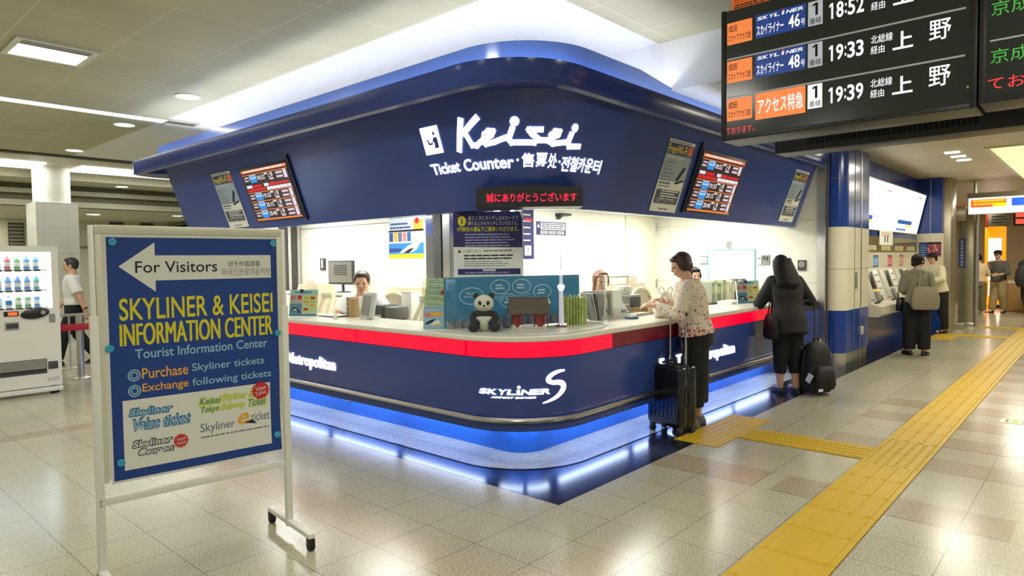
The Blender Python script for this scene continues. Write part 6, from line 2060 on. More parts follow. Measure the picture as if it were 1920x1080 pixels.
# barrier rail
t = thing('guard_rail', 'stainless guard rail with a red belt beside the vending machine', 'barrier', (-0.55, 7.88, 0))
f = MB(); f.tube([(-0.14, 0, 0), (-0.14, 0, 0.84), (-0.12, 0, 0.87), (1.2, 0, 0.87), (1.22, 0, 0.84), (1.22, 0, 0)], 0.020, STEEL, 10); f.build('frame_tube', t)
f = MB(); f.cyl((0.10, 0, 0), (0.10, 0, 0.86), 0.045, STEEL, 18); f.lathe([(0.12, 0), (0.12, 0.012), (0.05, 0.03)], STEEL, (0.10, 0, 0), 20); f.build('post', t)
f = MB(); f.cyl((-0.02, 0, 0.15), (-0.02, 0, 0.86), 0.012, STEEL, 10); f.cyl((0.55, 0, 0.15), (0.55, 0, 0.86), 0.012, STEEL, 10); f.build('baluster', t)
f = MB(); f.cyl((-0.14, 0, 0.15), (1.22, 0, 0.15), 0.014, STEEL, 10); f.build('lower_rail', t)
f = MB(); f.bb(-0.13, 0.20, -0.055, -0.045, 0.66, 0.75, mat('red_belt', srgb(170, 24, 40), 0.6), 0.003); f.bb(-0.13, -0.10, -0.05, 0, 0.67, 0.74, REDINK, 0.004); f.build('belt', t)

# ================================================================== PEOPLE
SKIN = mat('skin', srgb(214, 168, 138), 0.55, var=0.04)
HAIRB = mat('black_hair', srgb(18, 15, 15), 0.62, spec=0.25, bump=0.6, bscale=70)
HAIRN = mat('brown_hair', srgb(58, 38, 30), 0.4, bump=0.6, bscale=70)
HAIRA = mat('auburn_hair', srgb(128, 84, 48), 0.45, bump=0.6, bscale=70)
EYE = mat('eye_dark', srgb(30, 24, 24), 0.2)
LIP = mat('lips', srgb(176, 98, 90), 0.5)

def solidify_blob(mb, name, parent, m, voxel=0.012, smooth=4, cut=None):
    o = mb.build(name, parent, 0, fix=True)
    r = o.modifiers.new('r', 'REMESH')
    r.mode = 'VOXEL'
    r.voxel_size = voxel
    s = o.modifiers.new('s', 'SMOOTH')
    s.factor = 0.5
    s.iterations = smooth
    bpy.context.view_layer.update()
    dg = bpy.context.evaluated_depsgraph_get()
    me = bpy.data.meshes.new_from_object(o.evaluated_get(dg))
    o.modifiers.clear()
    old = o.data
    o.data = me
    me.name = name
    bpy.data.meshes.remove(old)
    me.materials.clear()
    me.materials.append(m)
    me.polygons.foreach_set('material_index', [0] * len(me.polygons))
    me.polygons.foreach_set('use_smooth', [True] * len(me.polygons))
    return o

def cap(mb, p0, p1, r0, r1, n=14):
    mb.cone(p0, p1, r0, r1, SKIN, n)
    mb.ell(p0, (r0, r0, r0), SKIN, n, 8)
    mb.ell(p1, (r1, r1, r1), SKIN, n, 8)

def hand(mb, w, d, nrm, side, s=1.0, curl=0.5):
    w, d, nrm = Vector(w), Vector(d).normalized(), Vector(nrm).normalized()
    sd = d.cross(nrm).normalized() * side
    nrm = nrm - d * nrm.dot(d)
    nrm.normalize()
    for o_ in (-0.024, -0.008, 0.008, 0.024):
        cap(mb, w + sd * o_ * 0.7 * s, w + d * 0.085 * s + sd * o_ * s, 0.013 * s, 0.012 * s, 8)
    for k, o_ in enumerate((-0.030, -0.010, 0.010, 0.030)):
        l = (0.030, 0.040, 0.044, 0.038)[k] * s
        a = curl * (1 + 0.12 * k)
        b = w + d * 0.085 * s + sd * o_ * 1.02 * s
        d1 = (d * math.cos(a) + nrm * math.sin(a)).normalized()
        d2 = (d * math.cos(a * 2) + nrm * math.sin(a * 2)).normalized()
        m1 = b + d1 * l
        cap(mb, b, m1, 0.0092 * s, 0.0086 * s, 8)
        cap(mb, m1, m1 + d2 * l * 0.75, 0.0086 * s, 0.0074 * s, 8)
    b = w + d * 0.022 * s + sd * 0.028 * s
    d1 = (d * 0.62 + sd * 0.62 + nrm * 0.35).normalized()
    m1 = b + d1 * 0.042 * s
    cap(mb, b, m1, 0.0115 * s, 0.0100 * s, 8)
    cap(mb, m1, m1 + (d * 0.85 + nrm * 0.35 + sd * 0.15).normalized() * 0.030 * s, 0.0100 * s, 0.0082 * s, 8)

def person(label, loc, rz, H, arms, legs, lean=0.05, yaw=0.0, pitch=0.0, roll=0.0, male=False, top=None, bottom=None, shoes=None, hair=None, extra=None, vox=0.010, cat='person', wide=1.0):
    """faces local +y. arms/legs: [right, left] lists of joint points in metres"""
    root_loc = loc
    lean_m = Matrix.Translation((0, 0, 0.52 * H)) @ Matrix.Rotation(-lean, 4, 'X') @ Matrix.Translation((0, 0, -0.52 * H))
    T = lambda x, y, z: lean_m @ Vector((x, y, z))
    sw = (0.122 if male else 0.108) * H
    sh = [T(sw, 0, 0.808 * H), T(-sw, 0, 0.808 * H)]
    # torso ovals: x half width, y half depth
    tor = [(0.46, 0.092, 0.066), (0.52, 0.100, 0.070), (0.58, 0.088, 0.064), (0.63, 0.080, 0.060), (0.70, 0.092, 0.068), (0.76, 0.098, 0.066), (0.80, 0.092, 0.055), (0.83, 0.060, 0.045), (0.85, 0.034, 0.034)]
    if male:
        tor = [(z, (rx * (0.94 if z < 0.55 else 1.10)), ry * 1.08) for z, rx, ry in tor]
    def torso(mb, z0, z1, ease, flare=0.0):
        rr = []
        zs_ = [z for z, _, _ in tor if z0 < z < z1]
        for z in [z0] + zs_ + [z1]:
            for k in range(len(tor) - 1):
                if tor[k][0] <= z <= tor[k + 1][0] or (k == 0 and z < tor[0][0]):
                    a, b = tor[k], tor[k + 1]
                    q = max(0, (z - a[0]) / (b[0] - a[0]))
                    rx, ry = a[1] + (b[1] - a[1]) * q, a[2] + (b[2] - a[2]) * q
                    break
            fl = 1 + flare * max(0, (0.66 - z) / 0.2)
            e = ease
            ring = []
            for i in range(22):
                an = 2 * PI * i / 22
                ring.append(T((rx * H * wide * fl + e) * math.cos(an), (ry * H * wide * fl + e) * math.sin(an), z * H))
            rr.append(ring)
        mb.loft(rr, SKIN, True, True)
    hc = T(0, 0.012 * H, 0.928 * H)
    HM = Matrix.Translation(T(0, 0, 0.862 * H)) @ Matrix.Rotation(yaw, 4, 'Z') @ Matrix.Rotation(-pitch, 4, 'X') @ Matrix.Rotation(roll, 4, 'Y') @ Matrix.Translation((0, 0.010 * H, 0.066 * H))
    hs = H / 1.6
    # ---- body
    mb = MB()
    torso(mb, 0.47, 0.845, 0.0)
    cap(mb, T(0, -0.005 * H, 0.82 * H), HM @ Vector((0, -0.012, -0.045)), 0.036 * H * (1.12 if male else 0.95), 0.033 * H * (1.1 if male else 0.95))
    for i in (0, 1):
        s_ = 1 if i == 0 else -1
        el, wr = Vector(arms[i][0]), Vector(arms[i][1])
        cap(mb, sh[i] - Vector((0.012 * s_ * H, 0, 0.006 * H)), el, 0.034 * H, 0.026 * H)
        cap(mb, el, wr, 0.025 * H, 0.0165 * H)
        d = Vector(arms[i][2]) if len(arms[i]) > 2 else (wr - el)
        nr_ = Vector(arms[i][3]) if len(arms[i]) > 3 else Vector((-s_, 0, 0))
        hand(mb, wr, d, nr_, s_ if len(arms[i]) < 6 else arms[i][5], hs, arms[i][4] if len(arms[i]) > 4 else 0.45)
        kn, an = Vector(legs[i][0]), Vector(legs[i][1])
        cap(mb, Vector((0.052 * H * s_, 0, 0.50 * H)), kn, 0.058 * H, 0.036 * H)
        cap(mb, kn, kn + (an - kn) * 0.35, 0.034 * H, 0.036 * H)
        cap(mb, kn + (an - kn) * 0.35, an, 0.036 * H, 0.023 * H)
        fd = Vector(legs[i][2]) if len(legs[i]) > 2 else Vector((0, 1, 0))
        cap(mb, an + Vector((0, 0, -0.012)), an + fd * 0.09 * H + Vector((0, 0, -0.028 * H)), 0.024 * H, 0.018 * H)
    # head with brow, nose, jaw and ears
    hb = MB()
    hb.M = HM @ Matrix.Scale(hs, 4)
    hb.ell((0, -0.012, 0.018), (0.073, 0.090, 0.092), SKIN, 20, 14)
    hb.ell((0, 0.020, -0.040), (0.056, 0.060, 0.066), SKIN, 18, 12)
    hb.ell((0, 0.030, -0.078), (0.030, 0.036, 0.026), SKIN, 14, 10)
    hb.ell((0, 0.058, 0.020), (0.050, 0.022, 0.020), SKIN, 14, 10)
    hb.loft([[(-0.008, 0.068, 0.012), (0.008, 0.068, 0.012), (0.006, 0.084, 0.010), (-0.006, 0.084, 0.010)], [(-0.017, 0.066, -0.034), (0.017, 0.066, -0.034), (0.008, 0.103, -0.028), (-0.008, 0.103, -0.028)]], SKIN)
    for s_ in (-1, 1):
        hb.ell((s_ * 0.034, 0.056, -0.022), (0.024, 0.022, 0.022), SKIN, 12, 8)
        hb.ell((s_ * 0.076, -0.008, -0.005), (0.010, 0.020, 0.032), SKIN, 10, 8, rot=(0.15, 0, 0))
    X = hb.bm
    tmp = bpy.data.meshes.new('t')
    X.to_mesh(tmp)
    X.free()
    mb.bm.from_mesh(tmp)
    bpy.data.meshes.remove(tmp)
    mb.mats = [SKIN]
    body = solidify_blob(mb, 'person', None, SKIN, vox * 0.72, 3)
    tag(body, label, 'person')
    body.location = loc
    body.rotation_euler = (0, 0, rz)
    for s_ in (-1, 1):
        f = MB(); f.M = HM @ Matrix.Scale(hs, 4); f.ell((s_ * 0.031, 0.074, 0.004), (0.012, 0.007, 0.007), EYE, 10, 6); f.build('eye', body)
    f = MB(); f.M = HM @ Matrix.Scale(hs, 4); f.ell((0, 0.080, -0.058), (0.021, 0.008, 0.007), LIP, 10, 6); f.build('mouth', body)
    # ---- clothes
    if top:
        mb = MB()
        torso(mb, top['hem'], top.get('neck', 0.838), top.get('ease', 0.012), top.get('flare', 0.0))
        for i in (0, 1):
            s_ = 1 if i == 0 else -1
            el, wr = Vector(arms[i][0]), Vector(arms[i][1])
            e = top.get('sleeve_ease', 0.010)
            a0 = sh[i] - Vector((0.018 * s_ * H, 0, 0.008 * H))
            L_ = top.get('sleeve', 'long')
            if L_ == 'short':
                q = a0 + (el - a0) * 0.80
                cap(mb, a0, a0 + (q - a0) * 0.1, 0.036 * H + e, 0.036 * H + e)
                mb.cone(a0, q, 0.036 * H + e, 0.034 * H + e * 1.6, SKIN, 16)
            elif L_ == 'none':
                cap(mb, a0, a0 + (el - a0) * 0.06, 0.030 * H, 0.030 * H)
            else:
                cap(mb, a0, el, 0.035 * H + e, 0.029 * H + e)
                q = el + (wr - el) * top.get('cuff', 0.92)
                mb.cone(el, q, 0.028 * H + e, 0.022 * H + e, SKIN, 16)
        for fn in top.get('more', []):
            fn(mb, T, H)
        solidify_blob(mb, top.get('name', 'shirt'), body, top['mat'], vox, top.get('smooth', 4))
    if bottom:
        mb = MB()
        torso(mb, 0.455, bottom.get('waist', 0.60), bottom.get('ease', 0.010))
        for i in (0, 1):
            s_ = 1 if i == 0 else -1
            kn, an = Vector(legs[i][0]), Vector(legs[i][1])
            e = bottom.get('ease', 0.010)
            h0 = Vector((0.050 * H * s_, 0, 0.50 * H))
            w = bottom.get('width', 1.0)
            hem = bottom.get('hem', 0.93)
            cap(mb, h0, kn, 0.062 * H + e, (0.040 * H + e) * w)
            mb.cone(kn, kn + (an - kn) * hem, (0.039 * H + e) * w, (0.030 * H + e) * w, SKIN, 18)
        for fn in bottom.get('more', []):
            fn(mb, T, H)
        solidify_blob(mb, bottom.get('name', 'trousers'), body, bottom['mat'], vox, 3)
    if shoes:
        for i in (0, 1):
            an = Vector(legs[i][1])
            fd = Vector(legs[i][2]) if len(legs[i]) > 2 else Vector((0, 1, 0))
            fd.z = 0
            fd.normalize()
            z0 = legs[i][3] if len(legs[i]) > 3 else 0.0
            tilt = legs[i][4] if len(legs[i]) > 4 else 0.0
            ang = math.atan2(-fd.x, fd.y)
            f = MB()
            f.M = Matrix.Translation((an.x, an.y, z0)) @ Matrix.Rotation(ang, 4, 'Z') @ Matrix.Rotation(tilt, 4, 'X')
            k = H / 1.6
            f.orings([(0, 0.045 * k, 0.0, 0.040 * k, 0.120 * k), (0, 0.045 * k, 0.018 * k, 0.043 * k, 0.124 * k), (0, 0.042 * k, 0.036 * k, 0.041 * k, 0.116 * k), (0, 0.02 * k, 0.058 * k, 0.036 * k, 0.082 * k), (0, -0.012 * k, shoes.get('top', 0.075) * k, 0.032 * k, 0.044 * k)], shoes['mat'], 20, 2.4)
            o = f.build('shoe', body, 60)
            if 'sock' in shoes:
                f = MB(); f.cone((an.x, an.y, z0 + 0.05), (an.x, an.y, z0 + 0.15), 0.034 * k, 0.036 * k, shoes['sock'], 14); f.build('sock', body, 60)
    if hair:
        mb = MB()
        mb.M = HM @ Matrix.Scale(hs, 4)
        st = hair['style']
        mb.ell((0, -0.026, 0.032), (0.085, 0.092, 0.090), SKIN, 20, 14)
        if st == 'short':
            mb.ell((0, -0.050, -0.01), (0.076, 0.062, 0.075), SKIN, 16, 12)
            for s_ in (-1, 1):
                mb.ell((s_ * 0.070, -0.014, 0.004), (0.020, 0.056, 0.062), SKIN, 12, 8)
            mb.ell((0, 0.040, 0.075), (0.064, 0.036, 0.030), SKIN, 14, 8)
        elif st == 'crop':
            mb.ell((0, -0.055, -0.005), (0.076, 0.052, 0.066), SKIN, 16, 12)
            mb.ell((0, 0.026, 0.084), (0.062, 0.046, 0.030), SKIN, 14, 8)
            for s_ in (-1, 1):
                mb.ell((s_ * 0.068, -0.006, 0.030), (0.016, 0.046, 0.042), SKIN, 12, 8)
        elif st == 'long':
            mb.ell((0, -0.050, -0.02), (0.086, 0.066, 0.090), SKIN, 16, 12)
            c0 = HM @ Vector((0, -0.05, 0.0))
            keep = mb.M.copy()
            mb.M = Matrix()
            rr = []
            for dz, rx, ry, dy in ((0.06, 0.092, 0.085, 0.01), (0.0, 0.114, 0.092, 0.0), (-0.07, 0.128, 0.085, -0.05), (-0.14, 0.140, 0.080, -0.10), (-0.22, 0.138, 0.062, -0.155), (-0.28, 0.09, 0.035, -0.175)):
                rr.append([(c0.x + rx * math.cos(2 * PI * k / 18), c0.y + dy + ry * math.sin(2 * PI * k / 18), c0.z + dz + 0.010 * math.cos(6 * PI * k / 18)) for k in range(18)])
            mb.loft(rr, SKIN)
            mb.M = keep
            mb.ell((0, 0.038, 0.080), (0.062, 0.036, 0.028), SKIN, 14, 8)
        elif st == 'bun':
            mb.ell((0, -0.048, 0.0), (0.080, 0.060, 0.075), SKIN, 16, 12)
            mb.ell((0, -0.105, -0.045), (0.045, 0.038, 0.042), SKIN, 14, 10)
            for s_ in (-1, 1):
                mb.ell((s_ * 0.068, 0.01, 0.0), (0.016, 0.045, 0.055), SKIN, 12, 8)
            mb.ell((0, 0.040, 0.075), (0.064, 0.036, 0.028), SKIN, 14, 8)
        elif st == 'tail':
            mb.ell((0, -0.048, 0.0), (0.080, 0.060, 0.078), SKIN, 16, 12)
            for s_ in (-1, 1):
                mb.ell((s_ * 0.072, -0.012, 0.0), (0.014, 0.040, 0.056), SKIN, 12, 8)
            cap(mb, (0.02, -0.10, -0.03), (0.055, -0.075, -0.16), 0.036, 0.022)
            mb.ell((0, 0.040, 0.078), (0.060, 0.034, 0.026), SKIN, 14, 8)
        solidify_blob(mb, 'hair', body, hair['mat'], vox * 0.85, 3)
    if extra:
        extra(body, HM, T, H, hs)
    return body

# --- materials for clothes
def floral():
    m = mat('floral_blouse_cloth', srgb(226, 214, 194), 0.8)
    nt = m.node_tree
    N, L = nt.nodes, nt.links
    b = N['Principled BSDF']
    tc = N.new('ShaderNodeTexCoord')
    prev = None
    base = srgb(224, 213, 194)
    for k, (sc, thr, col, rnd) in enumerate(((24.0, 0.22, srgb(178, 78, 74), 3.0), (36.0, 0.18, srgb(84, 80, 62), 9.0), (30.0, 0.18, srgb(214, 134, 120), 17.0))):
        mp = N.new('ShaderNodeMapping')
        mp.inputs['Location'].default_value = (rnd, rnd * 0.7, rnd * 1.3)
        L.new(tc.outputs['Object'], mp.inputs[0])
        v = N.new('ShaderNodeTexVoronoi')
        v.inputs['Scale'].default_value = sc
        nz = N.new('ShaderNodeTexNoise'); nz.inputs['Scale'].default_value = sc * 2.2
        L.new(mp.outputs[0], nz.inputs['Vector'])
        va = N.new('ShaderNodeVectorMath'); va.operation = 'MULTIPLY_ADD'
        va.inputs[1].default_value = (0.035, 0.035, 0.035)
        L.new(nz.outputs['Color'], va.inputs[0])
        L.new(mp.outputs[0], va.inputs[2])
        L.new(va.outputs[0], v.inputs['Vector'])
        # flowers crowd towards the hem of the blouse: the print itself is denser there
        sp = N.new('ShaderNodeSeparateXYZ')
        L.new(tc.outputs['Object'], sp.inputs[0])
        mr = N.new('ShaderNodeMapRange')
        mr.inputs['From Min'].default_value = 1.10
        mr.inputs['From Max'].default_value = 0.84
        mr.inputs['To Min'].default_value = thr * 0.95
        mr.inputs['To Max'].default_value = thr * 1.85
        L.new(sp.outputs[2], mr.inputs[0])
        lt = N.new('ShaderNodeMath'); lt.operation = 'LESS_THAN'
        L.new(v.outputs['Distance'], lt.inputs[0])
        L.new(mr.outputs[0], lt.inputs[1])
        mx = N.new('ShaderNodeMix'); mx.data_type = 'RGBA'
        L.new(lt.outputs[0], mx.inputs[0])
        if prev is None:
            mx.inputs[6].default_value = base + (1,)
        else:
            L.new(prev, mx.inputs[6])
        mx.inputs[7].default_value = col + (1,)
        prev = mx.outputs[2]
    L.new(prev, b.inputs['Base Color'])
    return m
FLOR = floral()
BLKC = mat('black_cloth', srgb(26, 25, 26), 0.8, bump=0.3, bscale=40)
BLKT = mat('black_trouser_cloth', srgb(20, 20, 22), 0.85)
WHTC = mat('white_shirt_cloth', srgb(232, 232, 226), 0.8)
GRYC = mat('grey_jacket_cloth', srgb(128, 126, 108), 0.85)
HOOD = mat('cream_hoodie_cloth', srgb(216, 208, 180), 0.85)

def standing(H, dx=0.055, y=0.0, sp=0.0):
    return [[(dx * H / 1.0, y + 0.01, 0.28 * H), (dx * H, y + sp, 0.055 * H)], [(-dx * H, y + 0.01, 0.28 * H), (-dx * H, y - sp, 0.055 * H)]]

# woman in the flowered blouse
H = 1.60
def blouse_more(mb, T, H):
    pass
lg = [[(0.085, 0.02, 0.45), (0.10, -0.01, 0.10)], [(-0.085, 0.03, 0.45), (-0.085, 0.05, 0.10)]]
person('woman in a flowered cream blouse and black trousers standing at the counter', (2.385, 0.26, 0), 0.48, H,
       [[(0.245, 0.12, 1.03), (0.105, 0.33, 1.145), (-0.75, 0.6, 0.05), (-0.3, 0.1, -1), 0.5], [(-0.235, 0.16, 1.02), (-0.10, 0.36, 1.10), (-0.1, 0.95, 0.12), (0.35, 0, -1), 0.45]], lg, lean=0.17, yaw=0.30, pitch=0.36,
       top=dict(mat=FLOR, hem=0.525, ease=0.026, flare=0.10, sleeve='long', cuff=0.86, sleeve_ease=0.016, name='flowered_blouse', smooth=3),
       bottom=dict(mat=BLKT, hem=0.72, width=1.75, ease=0.012), shoes=dict(mat=mat('grey_sandal', srgb(120, 118, 112), 0.6), top=0.07), hair=dict(style='short', mat=HAIRN), vox=0.009, wide=1.17)
# woman in black
def shoulder_bag(body, HM, T, H, hs):
    pass
lg = [[(0.075, 0.02, 0.44), (0.085, -0.015, 0.09)], [(-0.075, 0.03, 0.44), (-0.085, 0.02, 0.09)]]
person('woman with long black hair in a black coat seen from behind at the counter', (4.39, 0.15, 0), -0.80, 1.58,
       [[(0.30, 0.10, 1.03), (0.13, 0.30, 1.08), (-0.8, 0.5, 0.1), (0, 0, -1), 0.5], [(-0.29, 0.10, 1.01), (-0.12, 0.31, 1.06), (0.8, 0.5, 0.1), (0, 0, -1), 0.5]], lg, lean=0.20, yaw=0.05, pitch=0.50, roll=-0.08,
       top=dict(mat=BLKC, hem=0.42, ease=0.034, flare=0.14, cuff=0.97, sleeve_ease=0.020, name='black_coat'),
       bottom=dict(mat=BLKT, hem=0.62, width=1.15, ease=0.008), shoes=dict(mat=mat('navy_flat_shoe', srgb(26, 26, 34), 0.5), top=0.055), hair=dict(style='long', mat=HAIRB), vox=0.009, wide=1.06)
# clerk on the left, sitting
def seat(z):
    return [[(0.10, 0.36, z + 0.02), (0.10, 0.38, 0.10)], [(-0.10, 0.36, z + 0.02), (-0.10, 0.38, 0.10)]]
def lanyard(body, HM, T, H, hs):
    f = MB(); f.tube([T(-0.045, 0.03, 0.855 * H), T(-0.062, 0.100, 0.80 * H), T(-0.03, 0.135, 0.72 * H), T(0, 0.135, 0.67 * H), T(0.03, 0.135, 0.72 * H), T(0.062, 0.100, 0.80 * H), T(0.045, 0.03, 0.855 * H)], 0.006, DGREY, 6); f.build('lanyard', body)
def sitter(label, x, y, rz, H, hair, drop, arms, topd, male, extra=None, yaw=0, pitch=0.15):
    b = person(label, (x, y, drop), rz, H, arms, [[(0.10, 0.36, 0.50 * H), (0.10, 0.40, 0.20 - drop)], [(-0.10, 0.36, 0.50 * H), (-0.10, 0.40, 0.20 - drop)]], lean=0.10, yaw=yaw, pitch=pitch, male=male, top=topd,
               bottom=dict(mat=BLKT, hem=0.95, ease=0.010), hair=hair, extra=extra, vox=0.010)
    t = thing('stool', 'swivel stool under the ' + label.split(' sitting')[0], 'stool', (x, y, 0), rz)
    zt = 0.455 * H + drop - 0.03
    f = MB(); f.lathe([(0.20, zt - 0.07), (0.21, zt - 0.05), (0.21, zt - 0.01), (0.19, zt)], DGREY, n=24); f.build('seat', t)
    f = MB(); f.cyl((0, 0, 0.05), (0, 0, zt - 0.06), 0.03, STEEL); f.build('column', t)
    f = MB(); f.lathe([(0.24, 0), (0.24, 0.02), (0.05, 0.05)], STEEL, n=24); f.build('base', t)
    return b
sitter('man clerk in a white shirt with a lanyard sitting behind the left counter', 1.08, 3.52, 2.40, 1.68, dict(style='crop', mat=HAIRN), -0.235,
       [[(0.26, 0.12, 1.20), (0.16, 0.34, 1.165), (-0.5, 0.8, 0), (0, 0, -1), 0.4], [(-0.27, 0.10, 1.20), (-0.20, 0.33, 1.165), (0.4, 0.9, 0), (0, 0, -1), 0.4]],
       dict(mat=WHTC, hem=0.50, ease=0.016, sleeve='short', sleeve_ease=0.016), True, lanyard, 0.0, 0.22)
def vest(body, HM, T, H, hs):
    mb = MB()
    f = MB()
    for s_ in (-1, 1):
        f.loft([[T(s_ * 0.055, 0.085, 0.83 * H), T(s_ * 0.115, 0.045, 0.825 * H), T(s_ * 0.115, 0.055, 0.82 * H), T(s_ * 0.055, 0.097, 0.825 * H)], [T(s_ * 0.03, 0.132, 0.72 * H), T(s_ * 0.15, 0.085, 0.72 * H), T(s_ * 0.15, 0.10, 0.72 * H), T(s_ * 0.03, 0.147, 0.72 * H)], [T(s_ * 0.004, 0.125, 0.60 * H), T(s_ * 0.14, 0.080, 0.60 * H), T(s_ * 0.14, 0.095, 0.60 * H), T(s_ * 0.004, 0.140, 0.60 * H)]], mat('grey_vest_cloth', srgb(72, 70, 72), 0.8))
    f.build('vest', body, 50)
    f = MB(); f.ell(T(0, 0.115, 0.80 * H), (0.035, 0.018, 0.03), WHTC, 10, 8); f.build('scarf', body)
sitter('woman clerk with auburn hair and grey vest sitting behind the right counter', 2.46, 1.38, 2.50, 1.60, dict(style='tail', mat=HAIRA), -0.175,
       [[(0.25, 0.08, 1.13), (0.20, 0.34, 1.04), (0.2, 0.9, -0.1), (0, 0, -1), 0.35], [(-0.24, 0.12, 1.12), (-0.22, 0.36, 1.04), (-0.2, 0.9, 0), (0, 0, -1), 0.35]],
       dict(mat=WHTC, hem=0.50, ease=0.012, cuff=0.9, sleeve_ease=0.012), False, vest, 0.0, 0.10)
sitter('dark-haired clerk mostly hidden behind the woman in the flowered blouse', 5.17, 1.71, 2.45, 1.62, dict(style='bun', mat=HAIRB), -0.20,
       [[(0.24, 0.10, 1.14), (0.16, 0.32, 1.06)], [(-0.24, 0.10, 1.14), (-0.16, 0.32, 1.06)]],
       dict(mat=WHTC, hem=0.50, ease=0.012, cuff=0.9), False, None, 0.0, 0.12)
# man walking past the vending machine
H = 1.66
def belt(body, HM, T, H, hs):
    f = MB(); f.orings([(0, 0, 0.575 * H, 0.155, 0.118), (0, 0, 0.598 * H, 0.152, 0.115)], BLACK, 22, caps=False); f.build('belt', body)
    f = MB(); f.cyl(Vector((-0.235, -0.175, 0.865)), Vector((-0.232, -0.165, 0.885)), 0.036, BLACK, 12); f.build('watch', body)
person('man in a white short-sleeved shirt and dark trousers walking past the vending machine', (-0.10, 9.42, 0), 1.20, H,
       [[(0.245, 0.09, 1.06), (0.23, 0.25, 0.86), (0, 0.4, -0.9), (-1, 0, 0), 0.5], [(-0.245, -0.10, 1.06), (-0.235, -0.17, 0.84), (0, -0.1, -1), (1, 0, 0), 0.5]],
       [[(0.085, -0.03, 0.46), (0.085, -0.25, 0.13), (0, 0.9, -0.4), 0.03, -0.35], [(-0.085, 0.14, 0.47), (-0.085, 0.22, 0.10), (0, 1, 0.0), 0.0]], lean=0.02, yaw=0.0, pitch=0.05, male=True,
       top=dict(mat=WHTC, hem=0.56, ease=0.020, sleeve='short', sleeve_ease=0.018), bottom=dict(mat=BLKT, hem=0.98, width=1.15, ease=0.010), shoes=dict(mat=mat('black_leather', srgb(20, 20, 20), 0.35)), hair=dict(style='crop', mat=mat('grey_black_hair', srgb(52, 46, 44), 0.5)), extra=belt, vox=0.011)
# woman in the grey jacket
def hood(mb, T, H):
    mb.ell(T(0, -0.075, 0.825 * H), (0.105, 0.05, 0.065), SKIN, 14, 10)
lg = [[(0.085, 0.01, 0.45), (0.10, 0.0, 0.09), (0.4, 0.9, 0)], [(-0.085, 0.01, 0.45), (-0.10, 0.0, 0.09), (-0.5, 0.85, 0)]]
person('woman with a dark bun in a grey hooded jacket facing the ticket machines', (8.54, -0.33, 0), -1.32, 1.56,
       [[(0.20, 0.03, 1.02), (0.15, 0.20, 0.98)], [(-0.20, 0.03, 1.02), (-0.15, 0.20, 0.96)]], lg, lean=0.04, yaw=-0.65, pitch=0.05,
       top=dict(mat=GRYC, hem=0.475, ease=0.024, cuff=0.98, sleeve_ease=0.018, name='jacket', more=[hood]), bottom=dict(mat=BLKT, hem=0.98, width=1.45, ease=0.012), shoes=dict(mat=BLACK, top=0.07), hair=dict(style='bun', mat=HAIRB), vox=0.011, wide=0.96)
def capx(body, HM, T, H, hs):
    f = MB(); f.M = HM @ Matrix.Scale(hs, 4)
    f.ell((0, -0.01, 0.075), (0.094, 0.104, 0.058), BLKC, 20, 10); f.ell((0, 0.085, 0.062), (0.07, 0.06, 0.012), BLKC, 16, 6); f.build('cap', body, 60)
person('woman in a cream hooded top and dark cap leaning towards the grey jacket', (12.15, -0.02, 0), 0.95, 1.60,
       [[(0.26, 0.16, 1.08), (0.12, 0.38, 1.02)], [(-0.25, 0.18, 1.08), (-0.10, 0.40, 1.00)]], standing(1.60, 0.06, 0.0, 0.03), lean=0.20, yaw=0.2, pitch=0.2,
       top=dict(mat=HOOD, hem=0.52, ease=0.034, cuff=0.97, sleeve_ease=0.022, name='hooded_top', more=[hood]), bottom=dict(mat=BLKT, hem=0.98, width=1.4, ease=0.016), shoes=dict(mat=BLACK), hair=dict(style='tail', mat=HAIRB), extra=capx, vox=0.012, wide=1.08)
# far travellers
person('far woman in a pale blouse with black bobbed hair beside the steel gate post', (17.9, 0.02, 0), -1.2, 1.58,
       [[(0.24, 0.08, 1.02), (0.14, 0.30, 1.05)], [(-0.24, 0.08, 1.02), (-0.14, 0.30, 1.02)]], standing(1.58, 0.055), lean=0.08, pitch=0.3,
       top=dict(mat=mat('pale_blouse', srgb(214, 190, 150), 0.8), hem=0.53, ease=0.022), bottom=dict(mat=mat('olive_trousers', srgb(120, 108, 78), 0.8), hem=0.98, width=1.3, ease=0.012), shoes=dict(mat=BEIGE), hair=dict(style='short', mat=HAIRB), vox=0.014)
def pack(body, HM, T, H, hs):
    f = MB(); f.orings([(0, -0.20, 0.90, 0.13, 0.08), (0, -0.21, 1.0, 0.16, 0.11), (0, -0.20, 1.2, 0.15, 0.10), (0, -0.17, 1.32, 0.10, 0.06)], mat('charcoal_backpack', srgb(46, 46, 50), 0.7), 18, 2.6); f.build('backpack_body', None).parent = body
person('far man in a grey shirt and purple-dark cap facing left with arms raised', (18.6, -0.33, 0), 1.35, 1.66,
       [[(0.20, 0.20, 1.12), (0.10, 0.36, 1.30)], [(-0.24, 0.10, 1.05), (-0.10, 0.34, 1.02)]], standing(1.66, 0.06, 0, 0.10), lean=0.08, pitch=0.15, male=True,
       top=dict(mat=mat('grey_shirt', srgb(92, 92, 84), 0.8), hem=0.50, ease=0.026, cuff=0.5), bottom=dict(mat=mat('khaki_trousers', srgb(176, 154, 108), 0.8), hem=0.98, width=1.3, ease=0.012), shoes=dict(mat=BLACK), hair=dict(style='crop', mat=HAIRN),
       extra=lambda body, HM, T, H, hs: capx(body, HM, T, H, hs), vox=0.014)
